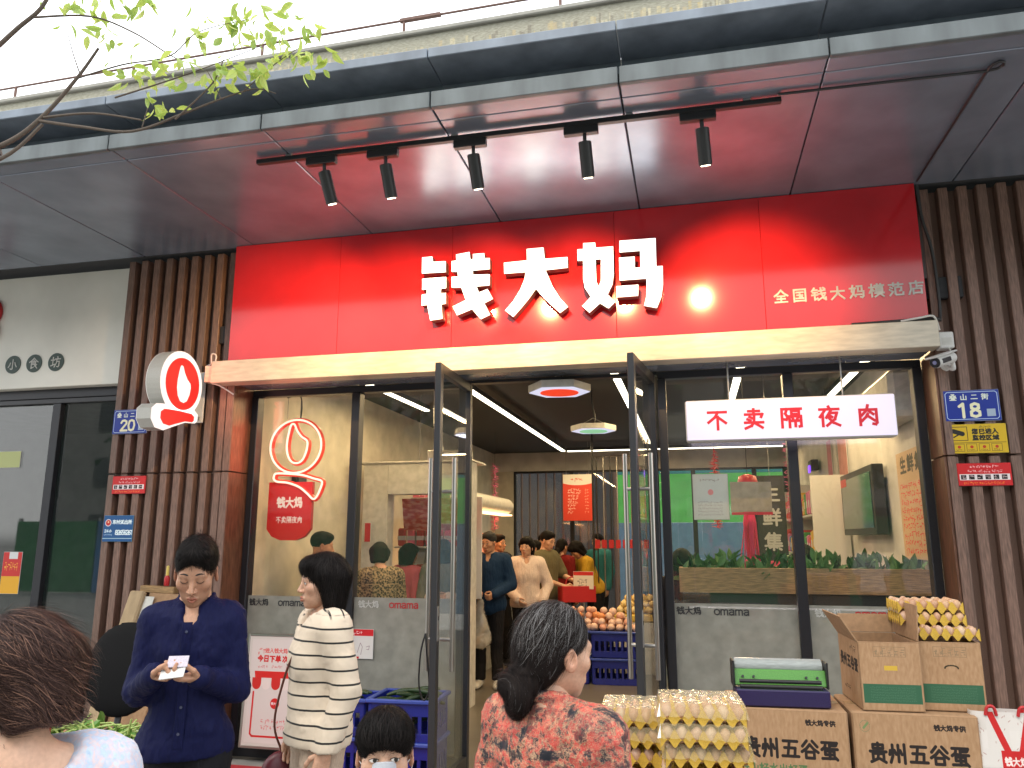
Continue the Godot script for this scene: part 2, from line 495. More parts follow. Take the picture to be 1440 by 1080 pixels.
# ---------------------------------------------------------------- writing: each character as pen strokes on a 100 x 100 grid, y down
const INK := "大:8,38 92,38|50,6 50,40 42,62 10,95|50,42 62,66 92,94/不:8,12 92,12|54,12 40,36 8,62|52,34 52,96|58,40 90,66/小:50,6 50,88 40,92 30,88|26,36 20,56 8,74|72,34 80,54 92,72/山:50,8 50,88|14,36 14,88 86,88|86,36 86,92/二:20,24 80,24|6,80 94,80/五:12,12 88,12|46,12 34,88|18,46 76,46 72,88|6,88 94,88/国:12,8 12,94|12,8 88,8 88,94|12,90 88,90|28,28 72,28|50,28 50,72|32,49 68,49|26,72 74,72|60,56 66,64/全:50,4 30,28 6,46|50,4 70,28 94,46|26,48 74,48|24,68 76,68|50,48 50,92|10,92 90,92/钱:22,6 6,28|14,20 40,20|12,38 40,38|6,56 42,56|24,38 24,90 42,80|52,28 92,22|50,50 94,44|64,6 70,50 84,84 96,92 96,76|90,58 72,78 46,94|80,6 90,14/妈:24,6 16,48 40,84|36,24 28,60 6,92|4,26 42,26|50,12 82,12 82,50|60,12 56,50 92,50 90,84 82,94 72,90|46,72 78,72/模:20,6 20,94|4,28 36,28|20,36 6,66|22,40 34,54|40,16 96,16|56,6 56,24|78,6 78,24|48,30 88,30 88,58 48,58 48,30|48,44 88,44|40,70 96,70|68,58 64,78 40,96|70,72 94,96/范:6,18 94,18|34,6 34,28|66,6 66,28|14,36 26,44|8,54 20,62|10,94 30,68|44,38 84,38 82,62 72,64|44,38 44,84 50,92 92,92 94,76/店:52,4 54,14|14,16 94,16|18,16 18,60 6,94|54,24 54,56|54,38 88,38|32,56 84,56 84,90|32,56 32,92|32,86 84,86/卖:26,12 76,12|50,3 50,28|10,28 90,28 84,42|30,40 42,46|20,52 34,58|8,68 92,68|52,36 50,66 38,84 10,96|58,74 88,94/隔:8,8 8,96|8,8 32,8 24,30 34,48 28,60 18,58|40,8 96,8|52,18 86,18 86,34 52,34 52,18|42,44 42,96|42,44 94,44 94,92 86,94|56,52 60,62|80,52 74,62|52,66 84,66|68,66 68,92/夜:48,3 52,12|8,16 92,16|30,22 8,52|20,42 20,96|58,22 36,56|52,34 84,34 74,64 38,94|52,46 62,54|46,56 66,80 94,94/肉:14,24 14,96|14,24 86,24 86,86 80,94 70,92|50,4 44,26 22,50|48,26 72,46|48,44 40,58 22,76|50,56 76,76/叠:30,6 70,6 34,28|38,8 68,28|8,30 44,30 12,52|14,32 42,50|54,30 90,30 58,52|60,32 90,50|6,58 94,58|6,58 6,66|94,58 94,66|28,66 28,92|28,66 72,66 72,92|30,75 70,75|30,84 70,84|8,94 92,94/街:24,6 6,24|26,26 6,50|16,42 16,94|32,22 60,22|46,8 46,40|30,40 62,40|34,56 60,56|46,44 46,74|30,78 62,72|68,18 94,18|66,42 96,42|82,42 82,92 74,92/食:50,4 28,26 6,40|50,4 72,26 94,40|48,22 54,28|28,36 70,36 70,60 28,60|28,48 70,48|28,36 28,94 52,84|56,60 88,94|84,62 66,76/坊:4,32 38,32|22,8 22,76|4,82 40,70|66,4 70,16|44,24 96,24|62,24 60,56 40,94|62,46 88,46 86,84 80,94 66,90/贵:24,10 76,10 76,28 24,28 24,10|50,2 50,44|8,44 92,44|22,54 22,80|22,54 78,54 78,80|50,60 46,80 12,96|58,80 88,96/州:20,8 20,60 8,94|50,8 50,90|82,4 82,96|8,36 4,56|30,34 38,54|60,34 68,54/谷:34,6 10,34|64,6 90,34|50,24 30,46 6,62|50,24 70,46 94,62|28,62 72,62 72,92 28,92 28,62/蛋:10,10 90,10 84,22|50,10 50,38|52,24 80,24|28,22 24,34 8,46|26,36 44,42 92,42|26,52 74,52 74,70 26,70 26,52|50,46 50,90|10,90 80,88|76,80 90,94/专:18,16 82,16|6,38 94,38|52,4 36,58 78,58 52,80|36,74 66,94/供:28,6 6,46|18,32 18,94|36,28 96,28|52,8 52,60|78,8 78,60|32,60 98,60|50,68 34,94|78,68 94,94/码:6,12 44,12|24,12 6,56|16,44 16,86|16,44 40,44 40,80 16,80|52,12 84,12 82,46|56,12 54,46 94,46 90,86 80,94|48,68 80,68/好:24,6 14,52 40,88|36,26 26,64 6,92|4,28 42,28|54,14 90,14 72,36|72,36 72,88 62,94|48,50 98,50/水:50,4 50,90 40,86|8,32 40,32 8,82|84,22 58,44|54,36 70,66 94,88/出:50,4 50,90|18,18 18,46 82,46|82,18 82,46|10,56 10,90 90,90|90,56 90,96/生:26,10 10,44|20,30 86,30|50,4 50,90|18,60 82,60|6,92 94,92/鲜:22,4 6,26|20,14 40,14 32,28|10,30 42,30 42,70 10,70 10,30|26,30 26,70|10,50 42,50|4,88 46,86|58,6 64,20|88,6 80,20|52,26 94,26|54,46 92,46|48,68 98,68|73,26 73,96/集:30,4 8,34|22,22 22,62|56,4 62,14|22,16 88,16|22,30 84,30|22,44 84,44|22,60 92,60|56,16 56,60|6,74 94,74|50,62 50,96|46,76 10,94|54,76 90,94/东:10,16 90,16|44,4 20,46 84,46|52,30 52,92 42,88|30,60 10,84|72,60 90,84/村:20,6 20,94|4,28 38,28|20,34 6,66|24,40 36,54|44,30 98,30|78,6 78,90 66,88|54,48 64,64/派:10,10 22,20|6,36 18,44|8,92 24,62|88,8 42,18|44,18 42,60 30,92|58,34 58,88 70,80|84,28 60,40|66,40 74,70 96,92/所:44,8 12,16|14,16 12,60 4,92|14,34 42,34 42,56 14,56|90,8 56,18|58,18 56,60 46,92|58,42 98,42|80,42 80,96/入:40,6 52,22 34,64 6,94|52,22 66,60 94,94/进:12,8 22,20|6,40 20,40 20,74 6,88|20,76 40,90 96,90|34,26 96,26|32,52 98,52|52,6 50,56 38,76|78,6 78,80/已:14,12 82,12 82,46 18,46|18,30 18,84 26,92 86,92 90,72/区:12,10 90,10|12,10 12,90 92,90|74,24 28,76|34,28 74,72/您:24,4 8,32|18,22 18,56|50,4 36,24|44,12 92,12 86,24|66,12 66,50 58,54|50,28 42,44|78,28 90,44|14,66 8,88|32,64 32,84 40,92 72,92 74,82|50,62 58,76|80,64 92,82/监:16,8 16,44|34,4 34,48|56,6 44,32|52,18 94,18|62,30 74,40|18,58 82,58 82,88|18,58 18,88|40,58 40,88|60,58 60,88|4,90 96,90/控:4,28 36,28|22,6 22,84 12,88|4,62 36,50|66,4 70,14|42,18 42,28|42,18 96,18 94,28|58,28 44,44|76,28 94,44|48,56 92,56|70,56 70,88|40,90 98,90/域:4,32 34,32|20,8 20,74|4,84 38,70|40,26 98,26|44,42 62,42 62,62 44,62 44,42|40,80 66,74|74,6 78,56 92,90 98,76|92,46 62,90|86,8 94,16/今:50,4 28,32 6,46|50,4 72,32 94,46|44,34 54,44|22,58 76,58 50,92/日:20,8 20,92|20,8 80,8 80,92|20,48 80,48|20,88 80,88/下:6,14 94,14|48,14 48,96|54,36 80,56/单:30,4 38,16|70,4 62,16|20,20 80,20 80,58 20,58 20,20|20,38 80,38|6,74 94,74|50,20 50,96/次:8,16 20,28|6,84 24,54|52,6 36,44|48,24 92,24 84,42|66,34 62,62 34,94|66,58 78,78 96,92/自:48,4 38,18|20,18 20,94|20,18 80,18 80,94|20,42 80,42|20,66 80,66|20,90 80,90/提:4,28 34,28|20,6 20,86 10,88|4,62 34,50|48,8 88,8 88,40 48,40 48,8|48,24 88,24|38,54 98,54|68,54 68,90|70,70 92,70|50,62 46,80 34,94|48,84 70,94 98,94/程:40,8 8,18|4,36 42,36|24,16 24,94|22,40 6,70|26,46 40,58|52,10 90,10 90,36 52,36 52,10|46,50 94,50|50,68 92,68|70,50 70,90|42,92 98,92/序:50,4 54,14|14,16 94,16|18,16 18,60 6,94|36,30 78,30 62,46|46,40 64,50|30,56 92,56 82,70|58,50 58,90 46,88/0:50,8 30,16 22,50 30,84 50,92 70,84 78,50 70,16 50,8/1:30,24 52,8 52,94/2:24,28 34,12 54,8 72,18 74,34 22,92 80,92/3:24,14 50,8 72,20 66,42 44,48 70,58 76,78 50,92 22,84/4:62,92 62,8 16,68 84,68/5:76,8 32,8 28,46 56,42 76,62 68,86 44,92 22,84/6:72,12 48,16 26,52 30,84 50,92 72,80 70,58 48,50 28,62/7:20,8 80,8 44,92/8:50,8 30,16 30,38 50,46 74,60 74,84 50,92 26,84 26,60 50,46 70,38 70,16 50,8/9:72,38 50,50 28,38 32,14 52,8 72,18 72,50 54,92 30,88/L:28,8 28,92 78,92/(:64,2 46,28 46,72 64,98/):36,2 54,28 54,72 36,98/O:50,30 24,38 18,62 26,86 50,94 74,86 82,62 76,38 50,30/m:10,94 10,34|10,44 26,32 46,34 50,48 50,94|50,44 66,32 86,34 90,48 90,94/a:24,38 50,30 72,36 76,50 76,94|76,58 40,60 22,74 28,90 50,94 76,80"
var ink := {}

func read_strokes() -> void:
	for part_ in INK.split("/"):
		var i := part_.find(":")
		var strokes := []
		for s in part_.substr(i + 1).split("|"):
			var pl := []
			for q in s.split(" "):
				var xy := q.split(",")
				pl.append(Vector2(float(xy[0]), float(xy[1])))
			strokes.append(pl)
		ink[part_.substr(0, i)] = strokes

func dot_line(im: Image, a: Vector2, b: Vector2, r: float, col: Color) -> void:
	var x0 := maxi(0, int(minf(a.x, b.x) - r - 1))
	var x1 := mini(im.get_width() - 1, int(maxf(a.x, b.x) + r + 2))
	var y0 := maxi(0, int(minf(a.y, b.y) - r - 1))
	var y1 := mini(im.get_height() - 1, int(maxf(a.y, b.y) + r + 2))
	var ab := b - a
	var inv := 1.0 / maxf(ab.length_squared(), 1e-6)
	for y in range(y0, y1 + 1):
		for x in range(x0, x1 + 1):
			var p := Vector2(x + 0.5, y + 0.5) - a
			var t := clampf(p.dot(ab) * inv, 0.0, 1.0)
			var w := clampf(r + 0.5 - (p - ab * t).length(), 0.0, 1.0)
			if w > 0.0:
				im.set_pixel(x, y, im.get_pixel(x, y).lerp(col, w))

func write(im: Image, text: String, x: float, y: float, size: float, wt: float, col: Color, adv := 1.08, sx := 1.0) -> void:
	for ch in text:
		if ink.has(ch):
			for s in ink[ch]:
				for k in s.size() - 1:
					dot_line(im, Vector2(x + s[k].x * 0.01 * size * sx, y + s[k].y * 0.01 * size), Vector2(x + s[k + 1].x * 0.01 * size * sx, y + s[k + 1].y * 0.01 * size), wt, col)
		x += size * adv * sx

# rows of small print that cannot be read: short dashes
func scribble(im: Image, x: int, y: int, w: int, h: int, col: Color, sd: int) -> void:
	var r := RandomNumberGenerator.new()
	r.seed = sd
	var px := x
	while px < x + w - h:
		for k in 4:
			var a := Vector2(px + r.randf() * h * 0.8, y + r.randf() * h)
			dot_line(im, a, a + (Vector2(h * 0.6, 0) if r.randf() < 0.6 else Vector2(0, h * 0.6)), maxf(0.5, h * 0.07), col)
		px += int(h * 1.15) + 1

func disc(im: Image, x: float, y: float, r: float, col: Color) -> void:
	dot_line(im, Vector2(x, y), Vector2(x + 0.01, y), r, col)

func pic(w: int, h: int, bg: Color) -> Image:
	var im := Image.create(w, h, false, Image.FORMAT_RGB8)
	im.fill(bg)
	return im

# one character as solid strokes: width and height s, pen width w, standing dz proud
func glyph(ch: String, s: float, w: float, dz: float, round_ := false) -> ArrayMesh:
	var b := MB.new()
	var k := 0
	for st in ink[ch]:
		for i in st.size() - 1:
			var a := Vector3((st[i].x - 50.0) * 0.01 * s, (50.0 - st[i].y) * 0.01 * s, 0)
			var e := Vector3((st[i + 1].x - 50.0) * 0.01 * s, (50.0 - st[i + 1].y) * 0.01 * s, 0)
			var d := (e - a)
			if d.length() < 1e-5:
				continue
			var u := d.normalized()
			b.box((a + e) / 2.0 + Vector3(0, 0, dz / 2.0 + k * 0.00015), Vector3(d.length() + w * 0.92, w, dz), 0.0, Basis(u, Vector3(-u.y, u.x, 0), Vector3(0, 0, 1)))
			k += 1
	return b.mesh()

func _ready() -> void:
	rng.seed = 7
	noise.seed = 3
	noise.frequency = 9.0
	noise.fractal_octaves = 2
	# ---- camera
	var cam := Camera3D.new()
	cam.name = "camera"
	add_child(cam)
	cam.position = Vector3(0, 1.65, 5.8)
	cam.rotation = Vector3(deg_to_rad(11.4), deg_to_rad(13.0), 0)
	cam.fov = 53.05
	cam.near = 0.05
	cam.far = 400.0
	cam.current = true
	# ---- sky, exposure
	var env := Environment.new()
	env.background_mode = Environment.BG_SKY
	var sm := ProceduralSkyMaterial.new()
	sm.sky_top_color = Color(0.93, 0.95, 0.97)
	sm.sky_horizon_color = Color(0.97, 0.97, 0.96)
	sm.sky_curve = 0.2
	sm.ground_bottom_color = Color(0.35, 0.34, 0.33)
	sm.ground_horizon_color = Color(0.6, 0.6, 0.59)
	sm.sun_angle_max = 1.0
	sm.energy_multiplier = 1.5
	var sky := Sky.new()
	sky.sky_material = sm
	env.sky = sky
	env.tonemap_mode = Environment.TONE_MAPPER_LINEAR
	env.tonemap_exposure = 1.9
	env.sdfgi_enabled = true
	env.ssao_enabled = true
	env.ssil_enabled = true
	var we := WorldEnvironment.new()
	we.name = "world"
	we.environment = env
	add_child(we)
	# ---- a veiled sun, high behind the camera and to its left
	var sun := DirectionalLight3D.new()
	sun.name = "veiled_sun"
	add_child(sun)
	sun.rotation = Vector3(deg_to_rad(-58), deg_to_rad(-25), 0)
	sun.light_energy = 0.35
	sun.light_color = Color(1.0, 0.97, 0.92)
	sun.light_angular_distance = 25.0
	sun.shadow_enabled = true
	read_strokes()
	make_materials()
	ground_and_street()
	canopy()
	upper_building()
	shop_shell()
	pillars()
	shop_front()
	doors()
	red_sign()
	neighbour_shop()
	track_lights()
	lit_signs()
	notices()
	inside_lights()
	inside_fittings()
	window_things()
	pavement_goods()
	left_goods()
	tree()
	print("things built ", Time.get_ticks_msec())
	people()
	print("people built ", Time.get_ticks_msec())

# ---------------------------------------------------------------- materials
func make_materials() -> void:
	var fine := ntex(0.09, 0.8, 1.0, 4)
	var blotch := ntex(0.012, 0.86, 1.0, 5, 512, FastNoiseLite.TYPE_SIMPLEX_SMOOTH, 5)
	var speck := ntex(0.25, 0.7, 1.0, 2, 512, FastNoiseLite.TYPE_VALUE, 8)
	var wood := ntex(0.02, 0.62, 1.0, 5, 512, FastNoiseLite.TYPE_SIMPLEX_SMOOTH, 4)
	M.fine = fine; M.blotch = blotch; M.speck = speck; M.woodtex = wood
	M.paving = rough_tex(mat(Color(0.34, 0.33, 0.31), 0.75), blotch, Vector3(0.4, 0.4, 0.4), speck, 0.15)
	M.shop_floor = rough_tex(mat(Color(0.13, 0.115, 0.095), 0.32), blotch, Vector3(0.35, 0.35, 0.35))
	M.soffit = rough_tex(mat(Color(0.29, 0.335, 0.42), 0.27, 0.45), blotch, Vector3(0.3, 0.3, 0.3))
	var runs := ntex(0.012, 0.76, 1.0, 5, 512, FastNoiseLite.TYPE_SIMPLEX_SMOOTH, 55)
	M.lip = rough_tex(mat(Color(0.16, 0.185, 0.195), 0.5, 0.15), runs, Vector3(0.9, 0.25, 0.9))
	M.web = rough_tex(mat(Color(0.25, 0.295, 0.36), 0.5, 0.15), runs, Vector3(0.6, 0.25, 0.6))
	M.dark_gap = mat(Color(0.03, 0.032, 0.035), 0.8)
	M.wall = rough_tex(mat(Color(0.62, 0.57, 0.47), 0.6), blotch, Vector3(0.5, 0.5, 0.5))
	M.white_wall = rough_tex(mat(Color(0.66, 0.64, 0.60), 0.5), blotch, Vector3(0.4, 0.4, 0.4))
	M.ceiling = mat(Color(0.022, 0.022, 0.025), 0.7)
	M.slat = rough_tex(mat(Color(0.27, 0.155, 0.115), 0.5), wood, Vector3(9, 0.8, 9))
	M.slat_b = rough_tex(mat(Color(0.245, 0.145, 0.108), 0.55), wood, Vector3(11, 0.7, 11))
	M.backing = rough_tex(mat(Color(0.22, 0.13, 0.098), 0.7), fine, Vector3(3, 3, 3))
	M.return_panel = rough_tex(mat(Color(0.22, 0.095, 0.055), 0.32, 0.15), wood, Vector3(3, 0.6, 3))
	M.frame = rough_tex(mat(Color(0.028, 0.028, 0.034), 0.38, 0.3), fine, Vector3(6, 6, 6))
	M.frame_soft = rough_tex(mat(Color(0.06, 0.06, 0.065), 0.4, 0.5), fine, Vector3(6, 6, 6))
	M.steel = rough_tex(mat(Color(0.55, 0.52, 0.48), 0.28, 1.0), fine, Vector3(8, 8, 8))
	M.galv = rough_tex(mat(Color(0.42, 0.41, 0.40), 0.4, 0.8), fine, Vector3(8, 8, 8))
	M.lintel = rough_tex(mat(Color(0.62, 0.55, 0.44), 0.42, 0.1), blotch, Vector3(0.8, 4, 4))
	M.red_panel = rough_tex(mat(Color(0.6, 0.018, 0.025), 0.115), blotch, Vector3(0.25, 0.25, 0.25))
	M.letter_side = mat(Color(0.16, 0.11, 0.10), 0.45, 0.2)
	M.black = rough_tex(mat(Color(0.015, 0.015, 0.016), 0.42), fine, Vector3(6, 6, 6))
	M.black_gloss = mat(Color(0.012, 0.012, 0.014), 0.18)
	M.white = rough_tex(mat(Color(0.72, 0.71, 0.69), 0.42), fine, Vector3(4, 4, 4))
	M.offwhite = rough_tex(mat(Color(0.58, 0.57, 0.53), 0.5), blotch, Vector3(1.5, 1.5, 1.5))
	M.red = rough_tex(mat(Color(0.55, 0.02, 0.025), 0.4), fine, Vector3(4, 4, 4))
	M.concrete = rough_tex(mat(Color(0.4, 0.39, 0.35), 0.85), blotch, Vector3(0.5, 0.5, 0.5), speck, 0.3)
	M.cable = mat(Color(0.02, 0.02, 0.02), 0.5)
	M.white_cable = mat(Color(0.6, 0.58, 0.54), 0.5)
	M.fascia = rough_tex(mat(Color(0.86, 0.83, 0.75), 0.5), blotch, Vector3(0.12, 0.12, 0.12))
	M.green_disc = mat(Color(0.03, 0.055, 0.045), 0.5)
	M.card = rough_tex(mat(Color(0.36, 0.215, 0.115), 0.85), rough_noise_stretch(), Vector3(1.6, 1.6, 1.6))
	M.card_in = M.card
	M.pine = rough_tex(mat(Color(0.46, 0.28, 0.12), 0.55), wood, Vector3(0.8, 9, 9))
	M.blue_crate = rough_tex(mat(Color(0.012, 0.022, 0.26), 0.35), fine, Vector3(4, 4, 4))
	M.crate_rim = rough_tex(mat(Color(0.05, 0.09, 0.42), 0.32), fine, Vector3(4, 4, 4))
	M.tray = rough_tex(mat(Color(0.72, 0.46, 0.06), 0.85), speck, Vector3(6, 6, 6), speck, 0.12)
	M.egg = rough_tex(mat(Color(0.68, 0.41, 0.23), 0.42), speck, Vector3(5, 5, 5))
	M.egg_b = rough_tex(mat(Color(0.74, 0.52, 0.34), 0.42), speck, Vector3(5, 5, 5))
	M.egg_c = rough_tex(mat(Color(0.60, 0.33, 0.19), 0.42), speck, Vector3(5, 5, 5))
	M.egg_d = rough_tex(mat(Color(0.70, 0.44, 0.30), 0.42), speck, Vector3(5, 5, 5))
	M.film = mat(Color(0.8, 0.68, 0.42), 0.16)
	M.film.transparency = BaseMaterial3D.TRANSPARENCY_ALPHA
	M.film.albedo_color.a = 0.22
	M.glass = mat(Color(0.2, 0.24, 0.22), 0.02)
	M.glass.transparency = BaseMaterial3D.TRANSPARENCY_ALPHA
	M.glass.albedo_color.a = 0.03
	M.glass.metallic_specular = 0.72
	M.tinted = mat(Color(0.02, 0.03, 0.028), 0.02)
	M.tinted.transparency = BaseMaterial3D.TRANSPARENCY_ALPHA
	M.tinted.albedo_color.a = 0.35
	M.tinted.metallic_specular = 0.8
	M.frost = rough_tex(mat(Color(0.36, 0.35, 0.30), 0.35), blotch, Vector3(1.2, 1.2, 1.2))
	M.frost.transparency = BaseMaterial3D.TRANSPARENCY_ALPHA
	M.frost.albedo_color.a = 0.8
	M.led = glow(Color(1.0, 0.93, 0.72), 3.0)
	M.lamp_lens = glow(Color(1.0, 0.85, 0.6), 6.0)
	M.letter_face = glow(Color(1.0, 0.98, 0.97), 0.9)
	M.bark = rough_tex(mat(Color(0.16, 0.125, 0.1), 0.9), speck, Vector3(7, 3, 7), speck, 0.5)
	M.cucumber = rough_tex(mat(Color(0.025, 0.06, 0.015), 0.42), speck, Vector3(8, 8, 8), speck, 0.2)
	M.greens_a = mat(Color(0.09, 0.22, 0.025), 0.5)
	M.greens_b = mat(Color(0.32, 0.42, 0.12), 0.5)
	M.leaf_dark = mat(Color(0.03, 0.085, 0.018), 0.5)
	M.apple = rough_tex(mat(Color(0.72, 0.36, 0.26), 0.4), blotch, Vector3(6, 6, 6))
	M.apple_b = rough_tex(mat(Color(0.74, 0.50, 0.40), 0.5), blotch, Vector3(6, 6, 6))
	M.apple_c = rough_tex(mat(Color(0.70, 0.26, 0.09), 0.4), blotch, Vector3(6, 6, 6))

func rough_noise_stretch() -> Texture2D:
	return ntex(0.03, 0.86, 1.0, 5, 512, FastNoiseLite.TYPE_SIMPLEX_SMOOTH, 21)

func area(par: Node3D, nm: String, at: Vector3, dir: Vector3, size: Vector2, col: Color, e: float) -> void:
	var l := AreaLight3D.new()
	l.name = nm
	par.add_child(l, true)
	l.area_size = size
	l.light_energy = e
	l.light_color = col
	l.area_normalize_energy = true
	l.shadow_enabled = true
	var up := Vector3.UP if absf(dir.y) < 0.9 else Vector3(0, 0, 1)
	l.transform = Transform3D(Basis.looking_at(dir, up), at)
	l.area_range = 30.0

# ---------------------------------------------------------------- ground, the other side of the street
func ground_and_street() -> void:
	var b := MB.new()
	b.quad(Vector3(-120, 0, 120), Vector3(120, 0, 120), Vector3(120, 0, -120), Vector3(-120, 0, -120))
	ground_part("ground", b.mesh(), M.paving)
	b = MB.new()
	b.quad(Vector3(-3.65, 0.006, 0.1), Vector3(1.7, 0.006, 0.1), Vector3(1.7, 0.006, -8.4), Vector3(-3.65, 0.006, -8.4))
	ground_part("shop_floor", b.mesh(), M.shop_floor)
	# hoarding, trees and house across the street: what the glass mirrors
	var hg := rough_tex(mat(Color(0.03, 0.20, 0.06), 0.6), M.blotch, Vector3(0.2, 0.2, 0.2))
	var hb := rough_tex(mat(Color(0.05, 0.19, 0.42), 0.6), M.blotch, Vector3(0.2, 0.2, 0.2))
	var f := thing("hoarding", "green and blue site hoarding across the street", "hoarding", Vector3(0, 0, 15.0))
	for k in 14:
		var m: Material = hb if k % 4 == 1 else hg
		blk(f, "panel", Vector3(-21 + k * 3.0 + 0.02, 0.05, -0.04), Vector3(-18 + k * 3.0 - 0.02, 2.2, 0.04), m)
		blk(f, "post", Vector3(-21.05 + k * 3.0, 0, 0.05), Vector3(-20.95 + k * 3.0, 2.3, 0.15), M.galv)
	var h := thing("apartment_house", "grey apartment house across the street", "building", Vector3(0, 0, 26.0))
	blk(h, "wall", Vector3(-30, 0, 0), Vector3(24, 9, 6), rough_tex(mat(Color(0.24, 0.23, 0.21), 0.8), M.blotch, Vector3(0.1, 0.1, 0.1)))
	for i in 12:
		for j in 3:
			blk(h, "window", Vector3(-28 + i * 4.3, 1.4 + j * 2.7, -0.1), Vector3(-26 + i * 4.3, 2.8 + j * 2.7, -0.01), M.frame)
	# trees on the far pavement
	for i in 5:
		var x: float = [-13.0, -8.2, -3.6, 3.2, 9.0][i]
		var t := thing("street_tree", "leafy street tree standing before the hoarding across the street", "tree", Vector3(x, 0, 13.2), 0, "trees across the street")
		var tb := MB.new()
		tb.tube([Vector3.ZERO, Vector3(0.05, 1.6, 0), Vector3(-0.05, 3.2, 0.05)], [0.14, 0.11, 0.07], 8)
		for k in 6:
			var a := TAU * k / 6.0 + i
			tb.tube([Vector3(0, 2.4, 0), Vector3(cos(a) * 0.7, 3.3, sin(a) * 0.7), Vector3(cos(a) * 1.5, 4.2, sin(a) * 1.5)], [0.06, 0.04, 0.015], 6)
		part(t, "trunk", tb.mesh(), M.bark)
		var cr := MB.new()
		for k in 1500:
			var p := Vector3(rng.randfn(0, 0.85), 4.0 + rng.randfn(0, 0.75), rng.randfn(0, 0.85))
			var u := Vector3(rng.randfn(), rng.randfn(), rng.randfn()).normalized() * 0.24
			var w := u.cross(Vector3(rng.randfn(), rng.randfn(), rng.randfn())).normalized() * 0.12
			cr.tri(p - w, p + u, p + w)
		part(t, "crown", cr.mesh(), M.leaf_dark)

# ---------------------------------------------------------------- canopy over the pavement
func canopy() -> void:
	var t := thing("canopy", "dark grey metal panel canopy over the shop fronts", "canopy", Vector3(0, 4.05, 0))
	var x := -8.76
	while x < 5.5:
		# seams fall every 1.06 m
		blk(t, "soffit_panel", Vector3(x + 0.004, 0, 0.36), Vector3(x + 1.056, 0.03, 1.886), M.soffit, 0.004)
		blk(t, "soffit_panel", Vector3(x + 0.004, 0, 1.894), Vector3(x + 1.056, 0.03, 2.02), M.soffit, 0.004)
		blk(t, "lip", Vector3(x + 0.004, -0.012, 2.024), Vector3(x + 1.056, 0.088, 2.06), M.lip, 0.004)
		blk(t, "channel_web", Vector3(x + 0.002, 0.075, 1.80), Vector3(x + 1.058, 0.32, 1.83), M.web, 0.002)
		blk(t, "channel_flange", Vector3(x + 0.003, 0.262, 1.834), Vector3(x + 1.057, 0.322, 2.12), M.web, 0.004)
		x += 1.06
	blk(t, "roof_deck", Vector3(-8.76, 0.036, -0.4), Vector3(5.5, 0.07, 2.018), M.dark_gap)
	blk(t, "soffit_edge", Vector3(-8.76, 0.002, 0.31), Vector3(5.5, 0.034, 0.352), M.dark_gap, 0.002)
	# a slim conduit from the track to the right, then back to the wall
	pipe(t, "conduit", [Vector3(0.56, -0.016, 1.76), Vector3(1.58, -0.016, 1.74), Vector3(1.594, -0.016, 1.72), Vector3(1.59, -0.016, 0.46)], 0.008, M.frame_soft)

func upper_building() -> void:
	var t := thing("upper_storey", "weathered concrete parapet with a rusty rail above the canopy", "building", Vector3(0, 0, 0), deg_to_rad(-1.1))
	var im := pic(2048, 64, Color(0.62, 0.61, 0.55))
	var r := RandomNumberGenerator.new()
	r.seed = 12
	for y in 64:
		for x in 2048:
			var q := noise.get_noise_2d(x * 0.015, y * 0.05) * 0.09 + r.randf() * 0.04
			im.set_pixel(x, y, Color(0.60 + q, 0.59 + q, 0.53 + q))
	# lime and rust runs below the drip edge: thin, ragged, of uneven length
	var x0 := 700
	while x0 < 2048:
		var w := r.randi_range(1, 4)
		var len_ := r.randi_range(8, 36)
		var top := 26 + r.randi_range(-4, 9)
		var cc: Color = [Color(0.80, 0.74, 0.58), Color(0.74, 0.65, 0.50), Color(0.84, 0.79, 0.66), Color(0.45, 0.42, 0.38), Color(0.77, 0.68, 0.48)][r.randi() % 5]
		if r.randf() < 0.3 + 0.5 * clampf((x0 - 700) / 900.0, 0, 1):
			for y in range(top, mini(64, top + len_)):
				for x in range(x0, mini(2048, x0 + w)):
					im.set_pixel(x, y, im.get_pixel(x, y).lerp(cc, 0.2 + 0.55 * r.randf()))
		x0 += w
	var cm := printed(im, 0.9)
	var b := MB.new()
	var z := -1.57
	# front of the parapet, with the stained print along it
	var fr := MB.new()
	fr.quad(Vector3(-12, 6.94, z), Vector3(9, 6.94, z), Vector3(9, 7.37, z), Vector3(-12, 7.37, z))
	part(t, "parapet_face", fr.mesh(), cm)
	b.box(Vector3(-1.5, 7.1, z - 0.155), Vector3(21, 0.48, 0.3), 0.0)
	b.box(Vector3(-1.5, 7.345, z - 0.10), Vector3(21.1, 0.06, 0.30), 0.012)
	part(t, "parapet", b.mesh(), M.concrete)
	part(t, "wall", bx(Vector3(18, 2.6, 0.3)), M.concrete, Vector3(0, 5.5, z - 0.4))
	var rust := rough_tex(mat(Color(0.20, 0.12, 0.10), 0.8), M.blotch, Vector3(3, 3, 3))
	rod(t, "rail", Vector3(-12, 7.585, z - 0.05), Vector3(9, 7.585, z - 0.05), 0.014, rust)
	for k in 10:
		rod(t, "rail_post", Vector3(-8.6 + k * 1.85, 7.37, z - 0.05), Vector3(-8.6 + k * 1.85, 7.585, z - 0.05), 0.018, rust)
	blk(t, "rail_joint", Vector3(-3.1, 7.565, z - 0.075), Vector3(-2.6, 7.605, z - 0.025), rust)

